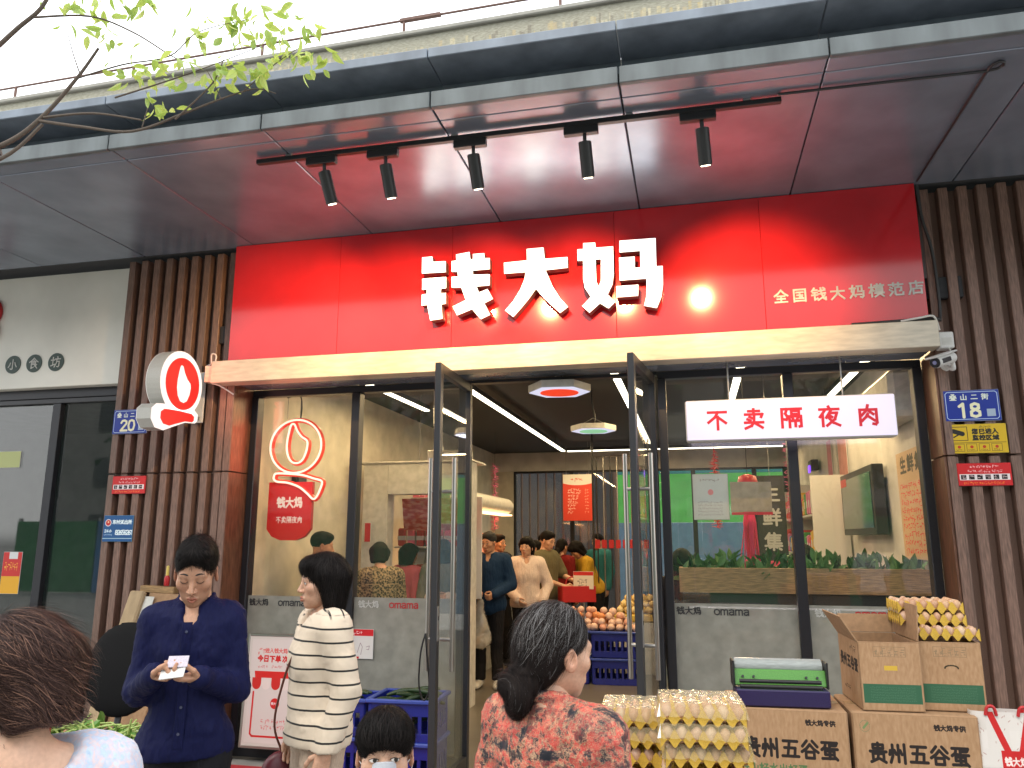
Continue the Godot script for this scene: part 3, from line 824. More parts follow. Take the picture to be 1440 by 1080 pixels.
# ---------------------------------------------------------------- the room behind the glass
func shop_shell() -> void:
	var t := thing("shop_room", "bright shop interior with beige walls and dark ceiling", "shop", Vector3.ZERO)
	blk(t, "side_wall", Vector3(-3.80, 0, -8.6), Vector3(-3.65, 3.3, -0.02), M.wall)
	blk(t, "side_wall", Vector3(1.70, 0, -8.6), Vector3(1.85, 3.3, -0.02), M.white_wall)
	blk(t, "ceiling", Vector3(-3.8, 3.25, -8.6), Vector3(1.85, 3.4, 0.28), M.ceiling)
	blk(t, "back_lintel", Vector3(-3.648, 2.9, -8.55), Vector3(1.698, 3.248, -8.4), M.white_wall)
	blk(t, "back_pier", Vector3(-3.648, 0, -8.55), Vector3(-3.25, 2.898, -8.4), M.wall)
	# back windows
	var x := -3.25
	var cols := [-3.25, -2.15, -1.0, 0.05, 1.1, 1.62]
	for k in cols.size():
		blk(t, "mullion", Vector3(cols[k] - 0.04, 0, -8.5), Vector3(cols[k] + 0.04, 2.86, -8.42), M.frame)
		if k + 1 < cols.size():
			blk(t, "pane", Vector3(cols[k] + 0.042, 0.08, -8.464), Vector3(cols[k + 1] - 0.042, 2.84, -8.456), M.glass, 0.0)
	blk(t, "head_rail", Vector3(-3.25, 2.862, -8.5), Vector3(1.66, 2.898, -8.42), M.frame)
	# beyond the back windows: a green and teal fence and a grey striped shutter
	var f := thing("site_fence", "green sheet fence with a teal top band outside the back windows", "fence", Vector3(0, 0, -11.5))
	var gr := rough_tex(mat(Color(0.06, 0.34, 0.05), 0.6), M.blotch, Vector3(0.3, 0.3, 0.3))
	var te := mat(Color(0.01, 0.12, 0.12), 0.6)
	var bl := rough_tex(mat(Color(0.07, 0.13, 0.19), 0.6), M.blotch, Vector3(0.6, 0.6, 0.6))
	for k in 7:
		blk(f, "panel", Vector3(-1.6 + k * 0.9, 2.0, 0), Vector3(-0.701 + k * 0.9, 3.05, 0.05), gr)
		blk(f, "band", Vector3(-1.6 + k * 0.9, 3.051, 0), Vector3(-0.701 + k * 0.9, 3.8, 0.05), te)
		blk(f, "lower_panel", Vector3(-1.6 + k * 0.9, 0, 0), Vector3(-0.701 + k * 0.9, 1.998, 0.05), bl)
	var s := thing("shutter_wall", "grey ribbed wall outside the back windows", "wall", Vector3(0, 0, -11.6))
	for k in 26:
		blk(s, "rib", Vector3(-6.6 + k * 0.19, 0, 0), Vector3(-6.46 + k * 0.19, 4, 0.06), M.frame_soft)
	blk(s, "wall", Vector3(-6.7, 0, -0.1), Vector3(-1.4, 4.2, -0.01), M.backing)

# ---------------------------------------------------------------- slatted pillars
func pillars() -> void:
	for side in 2:
		var lab: String = ["brown slatted timber pillar between the two shop fronts", "brown slatted timber pillar beside the egg boxes"][side]
		var t := thing("slatted_pillar", lab, "pillar", Vector3.ZERO, 0, "slatted pillars")
		var x0: float = [-4.72, 1.63][side]
		var x1: float = [-3.605, 3.7][side]
		blk(t, "backing", Vector3(x0 + 0.003, 0, 0.0), Vector3(x1 - 0.003, 4.04, 0.225), M.backing)
		var nsl := int((x1 - x0) / 0.118)
		var pitch := (x1 - x0) / nsl
		for k in nsl:
			var xa := x0 + k * pitch + 0.004
			var m: Material = M.slat if k % 3 else M.slat_b
			blk(t, "slat", Vector3(xa, 2.186, 0.227), Vector3(xa + 0.062, 4.038, 0.302), m, 0.004)
			blk(t, "slat", Vector3(xa, 0.02, 0.227), Vector3(xa + 0.062, 2.174, 0.302), m, 0.004)
		# smooth return beside the window, with a joint
		var xr: float = [-3.602, 1.612][side]
		for q in [[2.184, 3.0], [0.02, 2.176]]:
			blk(t, "return_panel", Vector3(xr, q[0], 0.02), Vector3(xr + 0.016, q[1], 0.306), M.return_panel)
		blk(t, "corner_strip", Vector3(xr - 0.001 + (-0.045 if side == 0 else 0.017), 0.02, 0.304), Vector3(xr + (0.016 if side == 0 else 0.063), 2.176, 0.318), M.slat)
		blk(t, "corner_strip", Vector3(xr - 0.001 + (-0.045 if side == 0 else 0.017), 2.184, 0.304), Vector3(xr + (0.016 if side == 0 else 0.063), 4.03, 0.318), M.slat)

# ---------------------------------------------------------------- windows
func shop_front() -> void:
	var t := thing("shop_window", "black framed shop windows with frosted lower band on both sides of the doors", "window", Vector3.ZERO)
	for r in [[-3.585, -1.70, [-2.64]], [-0.21, 1.605, [0.715]]]:
		var a: float = r[0]
		var b: float = r[1]
		var mul: Array = [a] + r[2] + [b]
		blk(t, "head", Vector3(a, 2.83, -0.04), Vector3(b, 2.885, 0.04), M.frame)
		blk(t, "sill", Vector3(a, 0.0, -0.045), Vector3(b, 0.10, 0.045), M.frame)
		for k in mul.size():
			var w := 0.035 if k == 1 else 0.03
			var cx: float = mul[k] + (w if k == 0 else (-w if k == mul.size() - 1 else 0.0))
			blk(t, "mullion", Vector3(cx - w, 0.101, -0.05), Vector3(cx + w, 2.829, 0.05), M.frame, 0.005)
			if k + 1 < mul.size():
				blk(t, "pane", Vector3(mul[k] + 0.034, 0.102, -0.005), Vector3(mul[k + 1] - 0.034, 2.828, 0.005), M.glass, 0.0)
				blk(t, "frosted_band", Vector3(mul[k] + 0.036, 0.104, 0.0065), Vector3(mul[k + 1] - 0.036, 1.205, 0.0075), M.frost, 0.0)
				var wd: float = mul[k + 1] - mul[k] - 0.1
				var xx: float = mul[k] + 0.10
				while xx < mul[k + 1] - 0.32:
					letters(t, "钱大妈", Vector3(xx, 1.155, 0.0085), 0.055, 0.007, M.offwhite if k else M.frame_soft, 1.05)
					letters(t, "Omama", Vector3(xx + 0.25, 1.155, 0.0085), 0.055, 0.008, M.frame_soft if k == 0 else M.red, 0.9)
					xx += 0.62
	blk(t, "door_head", Vector3(-1.698, 2.862, -0.04), Vector3(-0.212, 2.885, 0.04), M.frame)

func letters(par: Node3D, s: String, at: Vector3, size: float, w: float, m: Material, adv := 1.1, dz := 0.0015) -> void:
	var x := at.x
	for ch in s:
		if ink.has(ch):
			var key := ["g", ch, size, w, dz]
			if not boxes.has(key):
				boxes[key] = glyph(ch, size, w, dz)
			part(par, "letter", boxes[key], m, Vector3(x, at.y, at.z))
		x += size * adv

# ---------------------------------------------------------------- glass doors, swung out
func doors() -> void:
	for k in 2:
		var hinge: Vector3 = [Vector3(-1.665, 0.02, 0.06), Vector3(-0.245, 0.02, 0.06)][k]
		var turn: float = [deg_to_rad(-90.0), deg_to_rad(-97.5)][k]
		var t := thing("glass_door", ["black framed glass door swung open beside the blue cucumber crates", "black framed glass door swung open beside the stacked egg trays"][k], "door", hinge, turn, "open shop doors")
		var w := 0.80
		var h := 2.83
		blk(t, "stile", Vector3(0, 0, -0.022), Vector3(0.06, h, 0.022), M.frame, 0.004)
		blk(t, "stile", Vector3(w - 0.065, 0, -0.022), Vector3(w, h, 0.022), M.frame_soft, 0.004)
		blk(t, "top_rail", Vector3(0.061, h - 0.07, -0.021), Vector3(w - 0.066, h - 0.001, 0.021), M.frame, 0.003)
		blk(t, "bottom_rail", Vector3(0.061, 0.001, -0.021), Vector3(w - 0.066, 0.11, 0.021), M.frame, 0.003)
		blk(t, "pane", Vector3(0.058, 0.109, -0.004), Vector3(w - 0.064, h - 0.069, 0.004), M.glass, 0.0)
		var lk := blk(t, "lock", Vector3(w - 0.05, 0.98, -0.0245), Vector3(w - 0.016, 1.2, 0.0245), M.galv)
		blk(lk, "keyhole", Vector3(-0.006, 0.02, -0.027), Vector3(0.006, 0.05, 0.027), M.black)
		for s in [-1.0, 1.0]:
			var q := MB.new()
			q.cyl(Vector3(w - 0.14, 0.78, s * 0.085), Vector3(w - 0.14, 2.18, s * 0.085), 0.016, 0.016, 14)
			var hd := part(t, "handle", q.mesh(), M.steel)
			for yy in [0.98, 1.95]:
				rod(hd, "bracket", Vector3(w - 0.14, yy, s * 0.004), Vector3(w - 0.14, yy, s * 0.075), 0.012, M.galv)
	# a strap hanging on the first door's handle
	var st := thing("strap", "black strap hanging from the open door's handle", "strap", Vector3(-1.75, 0.62, 0.74))
	pipe(st, "loop", [Vector3(0, 0.42, 0.02), Vector3(-0.03, 0.3, 0.02), Vector3(-0.045, 0.1, 0.0), Vector3(-0.01, 0, 0.0), Vector3(0.03, 0.08, 0.01), Vector3(0.015, 0.3, 0.03), Vector3(0, 0.42, 0.02)], 0.006, M.black)

# ---------------------------------------------------------------- the red sign over the doors
func red_sign() -> void:
	var t := thing("shop_sign", "long red sign board with three glowing white characters above the doors", "sign", Vector3.ZERO)
	var xs := [-3.61, -2.66, -1.72, -0.47, 0.56, 1.585]
	for k in xs.size() - 1:
		blk(t, "panel", Vector3(xs[k] + 0.0008, 3.06, 0.34), Vector3(xs[k + 1] - 0.0008, 4.046, 0.40), M.red_panel, 0.0015)
	blk(t, "box", Vector3(-3.60, 2.90, 0.05), Vector3(1.575, 4.04, 0.335), M.backing)
	blk(t, "white_band", Vector3(-3.72, 2.878, 0.30), Vector3(1.62, 3.056, 0.455), M.lintel, 0.004)
	blk(t, "underside", Vector3(-3.59, 2.887, 0.046), Vector3(1.60, 2.899, 0.298), M.soffit, 0.0)
	blk(t, "band_end", Vector3(-3.80, 2.895, 0.31), Vector3(-3.725, 3.03, 0.42), M.lintel)
	# the three large characters
	var polys := [
		[PackedVector2Array([Vector2(-1.932, 3.771), Vector2(-1.849, 3.771), Vector2(-1.843, 3.728), Vector2(-1.741, 3.724), Vector2(-1.739, 3.636), Vector2(-1.931, 3.640)]),
		PackedVector2Array([Vector2(-1.927, 3.599), Vector2(-1.735, 3.598), Vector2(-1.734, 3.510), Vector2(-1.776, 3.506), Vector2(-1.775, 3.471), Vector2(-1.736, 3.471), Vector2(-1.735, 3.387), Vector2(-1.770, 3.383), Vector2(-1.759, 3.271), Vector2(-1.855, 3.263), Vector2(-1.883, 3.387), Vector2(-1.927, 3.385), Vector2(-1.927, 3.473), Vector2(-1.888, 3.475), Vector2(-1.888, 3.511), Vector2(-1.926, 3.510)]),
		PackedVector2Array([Vector2(-1.660, 3.771), Vector2(-1.554, 3.783), Vector2(-1.546, 3.722), Vector2(-1.527, 3.722), Vector2(-1.527, 3.763), Vector2(-1.438, 3.763), Vector2(-1.435, 3.722), Vector2(-1.395, 3.720), Vector2(-1.394, 3.632), Vector2(-1.526, 3.631), Vector2(-1.525, 3.599), Vector2(-1.394, 3.592), Vector2(-1.395, 3.505), Vector2(-1.497, 3.504), Vector2(-1.477, 3.456), Vector2(-1.411, 3.478), Vector2(-1.369, 3.398), Vector2(-1.435, 3.368), Vector2(-1.389, 3.277), Vector2(-1.461, 3.247), Vector2(-1.529, 3.329), Vector2(-1.645, 3.289), Vector2(-1.681, 3.361), Vector2(-1.579, 3.404), Vector2(-1.615, 3.504), Vector2(-1.691, 3.510), Vector2(-1.694, 3.595), Vector2(-1.642, 3.594), Vector2(-1.646, 3.631), Vector2(-1.693, 3.635), Vector2(-1.695, 3.720), Vector2(-1.658, 3.723)])],
		[PackedVector2Array([Vector2(-1.112, 3.767), Vector2(-0.984, 3.768), Vector2(-0.976, 3.679), Vector2(-0.806, 3.678), Vector2(-0.805, 3.595), Vector2(-0.970, 3.589), Vector2(-0.923, 3.469), Vector2(-0.866, 3.370), Vector2(-0.807, 3.297), Vector2(-0.866, 3.256), Vector2(-0.932, 3.321), Vector2(-0.984, 3.375), Vector2(-1.043, 3.452), Vector2(-1.096, 3.380), Vector2(-1.157, 3.309), Vector2(-1.214, 3.249), Vector2(-1.277, 3.303), Vector2(-1.217, 3.368), Vector2(-1.163, 3.453), Vector2(-1.129, 3.533), Vector2(-1.119, 3.586), Vector2(-1.283, 3.587), Vector2(-1.286, 3.674), Vector2(-1.110, 3.678)])],
		[PackedVector2Array([Vector2(-0.689, 3.775), Vector2(-0.601, 3.772), Vector2(-0.599, 3.733), Vector2(-0.579, 3.732), Vector2(-0.581, 3.640), Vector2(-0.601, 3.641), Vector2(-0.598, 3.471), Vector2(-0.583, 3.436), Vector2(-0.576, 3.308), Vector2(-0.653, 3.243), Vector2(-0.706, 3.295), Vector2(-0.642, 3.362), Vector2(-0.683, 3.431), Vector2(-0.694, 3.499), Vector2(-0.692, 3.640), Vector2(-0.732, 3.641), Vector2(-0.733, 3.731), Vector2(-0.690, 3.730)]),
		PackedVector2Array([Vector2(-0.579, 3.732), Vector2(-0.471, 3.731), Vector2(-0.472, 3.522), Vector2(-0.484, 3.442), Vector2(-0.519, 3.370), Vector2(-0.468, 3.311), Vector2(-0.515, 3.265), Vector2(-0.576, 3.308), Vector2(-0.583, 3.436), Vector2(-0.566, 3.475), Vector2(-0.562, 3.640), Vector2(-0.581, 3.640)]),
		PackedVector2Array([Vector2(-0.425, 3.770), Vector2(-0.167, 3.767), Vector2(-0.169, 3.554), Vector2(-0.125, 3.554), Vector2(-0.128, 3.415), Vector2(-0.143, 3.324), Vector2(-0.177, 3.245), Vector2(-0.266, 3.268), Vector2(-0.248, 3.332), Vector2(-0.243, 3.397), Vector2(-0.242, 3.467), Vector2(-0.432, 3.468), Vector2(-0.431, 3.641), Vector2(-0.319, 3.640), Vector2(-0.321, 3.555), Vector2(-0.281, 3.555), Vector2(-0.280, 3.679), Vector2(-0.428, 3.680)]),
		PackedVector2Array([Vector2(-0.457, 3.427), Vector2(-0.300, 3.427), Vector2(-0.304, 3.344), Vector2(-0.456, 3.344)])]]
	for chs in polys:
		var side := MB.new()
		var face := MB.new()
		for p in chs:
			side.prism(p, 0.425, 0.499, 6)
			face.prism(p, 0.499, 0.500, 1)
		var l := part(t, "letter", side.mesh(), M.letter_side)
		part(l, "lit_sign_face", face.mesh(), M.letter_face)
	area(t, "letters_glow", Vector3(-1.03, 3.5, 0.51), Vector3(0, 0, 1), Vector2(1.8, 0.5), Color(1, 0.98, 0.96), 0.35)
	letters(t, "全国钱大妈模范店", Vector3(0.668, 3.298, 0.4005), 0.098, 0.0115, M.offwhite, 1.25, 0.004)
	# cable at the right end of the sign, down to the camera
	pipe(t, "cable", [Vector3(1.60, 4.03, 0.40), Vector3(1.615, 3.8, 0.38), Vector3(1.66, 3.6, 0.35), Vector3(1.675, 3.4, 0.34), Vector3(1.665, 3.1, 0.36), Vector3(1.60, 3.075, 0.42), Vector3(1.3, 3.063, 0.44), Vector3(1.1, 3.062, 0.43)], 0.011, M.cable)
	pipe(t, "cable", [Vector3(1.64, 3.0, 0.40), Vector3(1.60, 3.08, 0.45), Vector3(1.52, 3.075, 0.46), Vector3(1.4, 3.06, 0.45)], 0.007, M.white_cable)
	pipe(t, "cable", [Vector3(-3.70, 3.06, 0.43), Vector3(-3.70, 3.11, 0.43), Vector3(-3.74, 3.12, 0.43), Vector3(-3.76, 3.05, 0.40), Vector3(-3.83, 3.04, 0.35), Vector3(-3.86, 2.94, 0.33)], 0.006, M.white_cable)
	pipe(t, "cable", [Vector3(-3.72, 2.88, 0.43), Vector3(-3.66, 2.86, 0.40), Vector3(-3.58, 2.80, 0.33)], 0.006, M.white_cable)

func neighbour_shop() -> void:
	var t := thing("neighbour_front", "snack shop front with cream fascia and dark glass next door", "shop front", Vector3.ZERO)
	blk(t, "fascia", Vector3(-9.5, 2.985, 0.02), Vector3(-4.735, 4.045, 0.15), M.fascia)
	for k in 3:
		var x: float = [-5.975, -5.745, -5.51][k]
		var b := MB.new()
		b.cyl(Vector3(x, 3.21, 0.151), Vector3(x, 3.21, 0.157), 0.083, 0.083, 32)
		var d := part(t, "disc", b.mesh(), M.green_disc)
		part(d, "character", glyph(["小", "食", "坊"][k], 0.105, 0.009, 0.002), M.offwhite, Vector3(x, 3.21, 0.1575))
	var b2 := MB.new()
	b2.tube(smooth([Vector3(-6.28, 3.82, 0.17), Vector3(-6.22, 3.80, 0.17), Vector3(-6.19, 3.72, 0.17), Vector3(-6.21, 3.65, 0.17), Vector3(-6.26, 3.62, 0.17)]), 0.028, 10)
	b2.tube(smooth([Vector3(-6.30, 3.55, 0.17), Vector3(-6.22, 3.58, 0.17), Vector3(-6.2, 3.5, 0.17), Vector3(-6.25, 3.46, 0.17)]), 0.026, 10)
	part(t, "red_character", b2.mesh(), M.red)
	blk(t, "head", Vector3(-9.5, 2.90, -0.05), Vector3(-4.735, 2.982, 0.06), M.frame)
	blk(t, "head_trim", Vector3(-9.5, 2.855, -0.03), Vector3(-4.735, 2.898, 0.045), M.frame_soft)
	for x in [-7.5, -6.55, -5.545, -4.77]:
		blk(t, "mullion", Vector3(x - 0.042, 0, -0.05), Vector3(x + 0.042, 2.853, 0.05), M.frame)
	for q in [[-9.5, -7.545], [-7.455, -6.595], [-6.505, -5.59], [-5.5, -4.815]]:
		blk(t, "pane", Vector3(q[0], 0.1, -0.006), Vector3(q[1], 2.852, 0.006), M.tinted, 0.0)
	blk(t, "sill", Vector3(-9.5, 0, -0.05), Vector3(-4.735, 0.098, 0.055), M.frame)
	var rm := thing("dark_room", "unlit room behind the snack shop's glass", "room", Vector3.ZERO)
	var dk := rough_tex(mat(Color(0.42, 0.42, 0.40), 0.7), M.blotch, Vector3(0.5, 0.5, 0.5))
	blk(rm, "back_wall", Vector3(-9.5, 0, -4.2), Vector3(-3.82, 3.3, -4.0), dk)
	blk(rm, "ceiling", Vector3(-9.5, 3.2, -4.0), Vector3(-3.82, 3.35, 0.0), dk)
	blk(rm, "side_wall", Vector3(-9.7, 0, -4.2), Vector3(-9.52, 3.3, 0.0), dk)
	# stickers on the neighbour's glass
	var im := pic(128, 96, Color(0.75, 0.12, 0.1))
	im.fill_rect(Rect2i(0, 56, 128, 40), Color(0.85, 0.62, 0.08))
	im.fill_rect(Rect2i(40, 0, 60, 16), Color(0.8, 0.8, 0.8))
	scribble(im, 10, 24, 110, 12, Color(0.9, 0.75, 0.2), 5)
	var s := thing("window_sticker", "red and yellow sticker on the snack shop's dark glass", "sticker", Vector3(-5.86, 1.36, 0.008))
	plate(s, 0.20, 0.36, 0.002, printed(im), M.white, Vector3.ZERO)
	var y := thing("window_sticker", "pale yellow paper strip stuck high on the snack shop's glass", "sticker", Vector3(-6.08, 2.36, 0.008))
	plate(y, 0.34, 0.15, 0.002, mat(Color(0.42, 0.45, 0.2), 0.7), M.offwhite, Vector3.ZERO)

# ---------------------------------------------------------------- spotlights under the canopy
func track_lights() -> void:
	var tr := thing("light_track", "black lighting track fixed under the canopy", "light track", Vector3(0, 4.05, 1.72))
	blk(tr, "rail", Vector3(-2.62, -0.045, -0.018), Vector3(0.58, -0.014, 0.018), M.black)
	for x in [-2.4, -1.3, -0.25, 0.4]:
		blk(tr, "clip", Vector3(x - 0.02, -0.0135, -0.014), Vector3(x + 0.02, 0.0, 0.014), M.galv)
	for k in 5:
		var x: float = [-2.15, -1.74, -1.18, -0.51, 0.15][k]
		var t := thing("track_spotlight", "black cylinder spotlight on the track, %s from the sign's left end" % ["first", "second", "third", "fourth", "fifth"][k], "spotlight", Vector3(x, 4.005, 1.72), 0, "spotlights lighting the red sign")
		blk(t, "gear_box", Vector3(-0.12, -0.052, -0.022), Vector3(0.08, -0.002, 0.022), M.black, 0.004)
		var dir: Vector3 = Vector3([0.12, 0.06, 0.05, 0.03, 0.06][k], -0.92, -0.42).normalized()
		var a := Vector3(0, -0.095, 0)
		rod(t, "stem", Vector3(0, -0.05, 0), a + dir * 0.01, 0.011, M.black)
		var b := MB.new()
		b.tube([a, a + dir * 0.006, a + dir * 0.20, a + dir * 0.205], [0.030, 0.038, 0.038, 0.035], 24)
		part(t, "can", b.mesh(), M.black)
		var lens := a + dir * 0.207
		b = MB.new()
		b.cyl(lens, lens + dir * 0.003, 0.026, 0.026, 20)
		part(t, "lamp_lens", b.mesh(), M.lamp_lens)
		var s := SpotLight3D.new()
		s.name = "beam"
		t.add_child(s)
		s.position = lens + dir * 0.012
		var aim: Vector3 = Vector3([-3.05, -2.1, -1.45, -0.75, 0.42][k] - x, 3.22 - 4.005, 0.40 - 1.72) - s.position
		s.basis = Basis.looking_at(aim, Vector3.UP)
		s.spot_angle = 35.0
		s.spot_angle_attenuation = 0.9
		s.light_energy = 3.0
		s.light_color = Color(1.0, 0.80, 0.54)
		s.light_size = 0.02
		s.spot_range = 12.0
		s.shadow_enabled = true

# ---------------------------------------------------------------- lit signs
func drop_shape(c: Vector2, s: float) -> PackedVector2Array:
	# a flame-like drop with its tip to the upper left
	var p := PackedVector2Array()
	for q in [[-0.28, 0.95], [-0.16, 0.92], [0.0, 0.62], [0.22, 0.36], [0.46, 0.20], [0.52, 0.0], [0.46, -0.35], [0.30, -0.68], [0.08, -0.80], [-0.18, -0.76], [-0.38, -0.52], [-0.48, -0.15], [-0.47, 0.25], [-0.40, 0.65], [-0.34, 0.88]]:
		p.append(c + Vector2(q[0], q[1]) * s)
	return p

func foot_shape(c: Vector2, s: float, fl := 1.0) -> PackedVector2Array:
	var p := PackedVector2Array()
	for q in [[-1.0, 0.25], [-0.9, 0.34], [-0.4, 0.32], [0.2, 0.26], [0.7, 0.12], [1.05, 0.0], [1.0, -0.3], [0.85, -0.6], [0.7, -0.66], [0.45, -0.45], [0.1, -0.2], [-0.4, -0.03], [-0.85, 0.02], [-1.0, 0.12]]:
		p.append(c + Vector2(q[0] * fl, q[1]) * s)
	return p

func ell_shape(c: Vector2, rx: float, ry: float) -> PackedVector2Array:
	var p := PackedVector2Array()
	for k in 40:
		p.append(c + Vector2(cos(TAU * k / 40) * rx, sin(TAU * k / 40) * ry))
	return p

func lit_signs() -> void:
	# projecting light box: its faces look along the street
	var t := thing("projecting_sign", "white and red glowing round light box sign projecting from the slatted pillar", "sign", Vector3(-3.90, 2.60, 0.66), PI / 2)
	var wf := glow(Color(1, 0.96, 0.93), 0.42)
	var rf := glow(Color(1.0, 0.025, 0.02), 0.42)
	var shell := rough_tex(mat(Color(0.55, 0.54, 0.5), 0.4), M.fine, Vector3(4, 4, 4))
	# own axes: x towards the wall (world -z), y up, z along world +x
	var disc_ := ell_shape(Vector2(0.02, 0.24), 0.255, 0.255)
	var foot := PackedVector2Array()
	for q in [[-0.30, 0.0], [-0.30, -0.08], [-0.25, -0.14], [-0.15, -0.15], [-0.05, -0.11], [0.10, -0.055], [0.22, -0.045], [0.25, -0.02], [0.25, 0.03], [0.2, 0.06], [0.0, 0.06], [-0.18, 0.05], [-0.25, 0.04]]:
		foot.append(Vector2(q[0], q[1]))
	for sh in [disc_, foot]:
		var b := MB.new()
		b.prism(sh, -0.06, 0.06, 6)
		part(t, "shell", b.mesh(), shell)
		b = MB.new()
		b.prism(sh, 0.06, 0.0625, 1)
		b.prism(sh, -0.0625, -0.06, 4)
		part(t, "lit_face", b.mesh(), wf)
	for s in [1.0, -1.0]:
		var b := MB.new()
		b.prism(ell_shape(Vector2(0.03, 0.24), 0.205, 0.205), 0.063 * s, 0.0655 * s, 3 if s > 0 else 6)
		part(t, "lit_ring", b.mesh(), rf)
		b = MB.new()
		b.prism(drop_shape(Vector2(0.04, 0.225), 0.165), 0.0658 * s, 0.068 * s, 3 if s > 0 else 6)
		part(t, "lit_drop", b.mesh(), wf)
		b = MB.new()
		var rb := PackedVector2Array()
		for q in foot:
			rb.append(Vector2(0.02, -0.035) + (q - Vector2(0, -0.035)) * Vector2(0.72, 0.62))
		b.prism(rb, 0.063 * s, 0.0655 * s, 3 if s > 0 else 6)
		part(t, "lit_bar", b.mesh(), rf)
	blk(t, "arm", Vector3(0.24, 0.0, -0.02), Vector3(0.345, 0.03, 0.02), M.galv)
	blk(t, "wall_plate", Vector3(0.335, -0.02, -0.045), Vector3(0.352, 0.40, 0.045), M.white)
	area(t, "sign_glow", Vector3(0.0, 0.2, 0.09), Vector3(0, 0, 1), Vector2(0.45, 0.5), Color(1, 0.6, 0.5), 0.12)
	# neon ring in the window
	var n := thing("neon_sign", "red neon ring and drop sign hanging in the window above a red plate", "neon sign", Vector3(-3.24, 2.42, -0.12))
	var neon := glow(Color(1.0, 0.60, 0.45), 1.0)
	var back := mat(Color(0.62, 0.05, 0.03), 0.35)
	back.emission_enabled = true
	back.emission = Color(1.0, 0.14, 0.09)
	back.emission_energy_multiplier = 0.2
	var ring := []
	for k in 49:
		ring.append(Vector3(cos(TAU * k / 48) * 0.235, sin(TAU * k / 48) * 0.225, 0.018))
	var outl := [ring]
	for sh in [drop_shape(Vector2(0.01, 0.01), 0.19), foot_shape(Vector2(0.03, -0.30), 0.215)]:
		var l := []
		for k in sh.size() + 1:
			l.append(Vector3(sh[k % sh.size()].x, sh[k % sh.size()].y, 0.018))
		outl.append(smooth(l))
	for k in 3:
		var b := MB.new()
		b.tube(outl[k], 0.0085, 8)
		part(n, "neon_tube", b.mesh(), neon)
		b = MB.new()
		var bl: Array = []
		for q in outl[k]:
			bl.append(q - Vector3(0, 0, 0.030))
		b.tube(bl, 0.021, 8)
		part(n, "glow_strip", b.mesh(), back)
	for x in [-0.10, 0.02]:
		rod(n, "hanger", Vector3(x, 0.24, 0), Vector3(x, 0.80, 0), 0.003, M.galv, 6)
	pipe(n, "cable", [Vector3(0.03, 0.24, 0.01), Vector3(0.04, 0.34, 0.02), Vector3(0.02, 0.43, 0.03), Vector3(-0.1, 0.42, 0.02)], 0.006, M.cable)
	area(n, "neon_glow", Vector3(0, 0, 0.05), Vector3(0, 0, 1), Vector2(0.45, 0.45), Color(1, 0.3, 0.2), 0.12)
	var im := pic(256, 256, Color(0.80, 0.02, 0.06))
	write(im, "钱大妈", 52, 66, 48, 4.6, Color(0.96, 0.94, 0.93), 1.06)
	write(im, "不卖隔夜肉", 52, 152, 29, 2.1, Color(0.95, 0.9, 0.88), 1.08)
	var rp := thing("window_plate", "red rounded plate with white characters below the neon ring", "sign", Vector3(-3.275, 1.86, -0.14))
	var pm := printed(im, 0.3, 0.0)
	var pl := PackedVector2Array()
	for q in [[-0.2, 0.26], [-0.2, -0.13], [-0.15, -0.19], [-0.07, -0.22], [0.07, -0.22], [0.15, -0.19], [0.2, -0.13], [0.2, 0.26]]:
		pl.append(Vector2(q[0], q[1]))
	var b3 := MB.new()
	b3.prism(pl, -0.02, 0.02, 6)
	part(rp, "edge", b3.mesh(), M.red)
	b3 = MB.new()
	b3.prism(pl, 0.0, 0.0204, 1)
	for i in b3.v.size():
		b3.uv[i] = Vector2((b3.v[i].x + 0.2) / 0.4, (0.26 - b3.v[i].y) / 0.48)
	part(rp, "print", b3.mesh(), pm)
	# hanging light box
	var h := thing("hanging_sign", "white glowing light box with five red characters hanging from the lintel", "sign", Vector3(0.67, 2.463, 0.25))
	blk(h, "housing", Vector3(-0.685, -0.145, -0.055), Vector3(0.685, 0.145, 0.054), M.white, 0.012)
	for s in [1.0, -1.0]:
		part(h, "lit_sign_face", bx(Vector3(1.355, 0.275, 0.006), 0.003), glow(Color(0.86, 0.80, 1.0), 0.30), Vector3(0, 0, 0.0585 * s))
	var rl := mat(Color(0.6, 0.01, 0.03), 0.4)
	letters(h, "不卖隔夜肉", Vector3(-0.47, 0.0, 0.0618), 0.142, 0.0185, rl, 1.72, 0.002)
	for x in [-0.38, 0.37]:
		rod(h, "hanger", Vector3(x, 0.15, 0), Vector3(x, 0.427, 0), 0.006, M.galv)
	area(h, "sign_glow", Vector3(0, 0, 0.075), Vector3(0, 0, 1), Vector2(1.3, 0.26), Color(0.93, 0.9, 1), 0.14)
	area(h, "sign_glow", Vector3(0, 0, -0.075), Vector3(0, 0, -1), Vector2(1.3, 0.26), Color(0.93, 0.9, 1), 0.10)

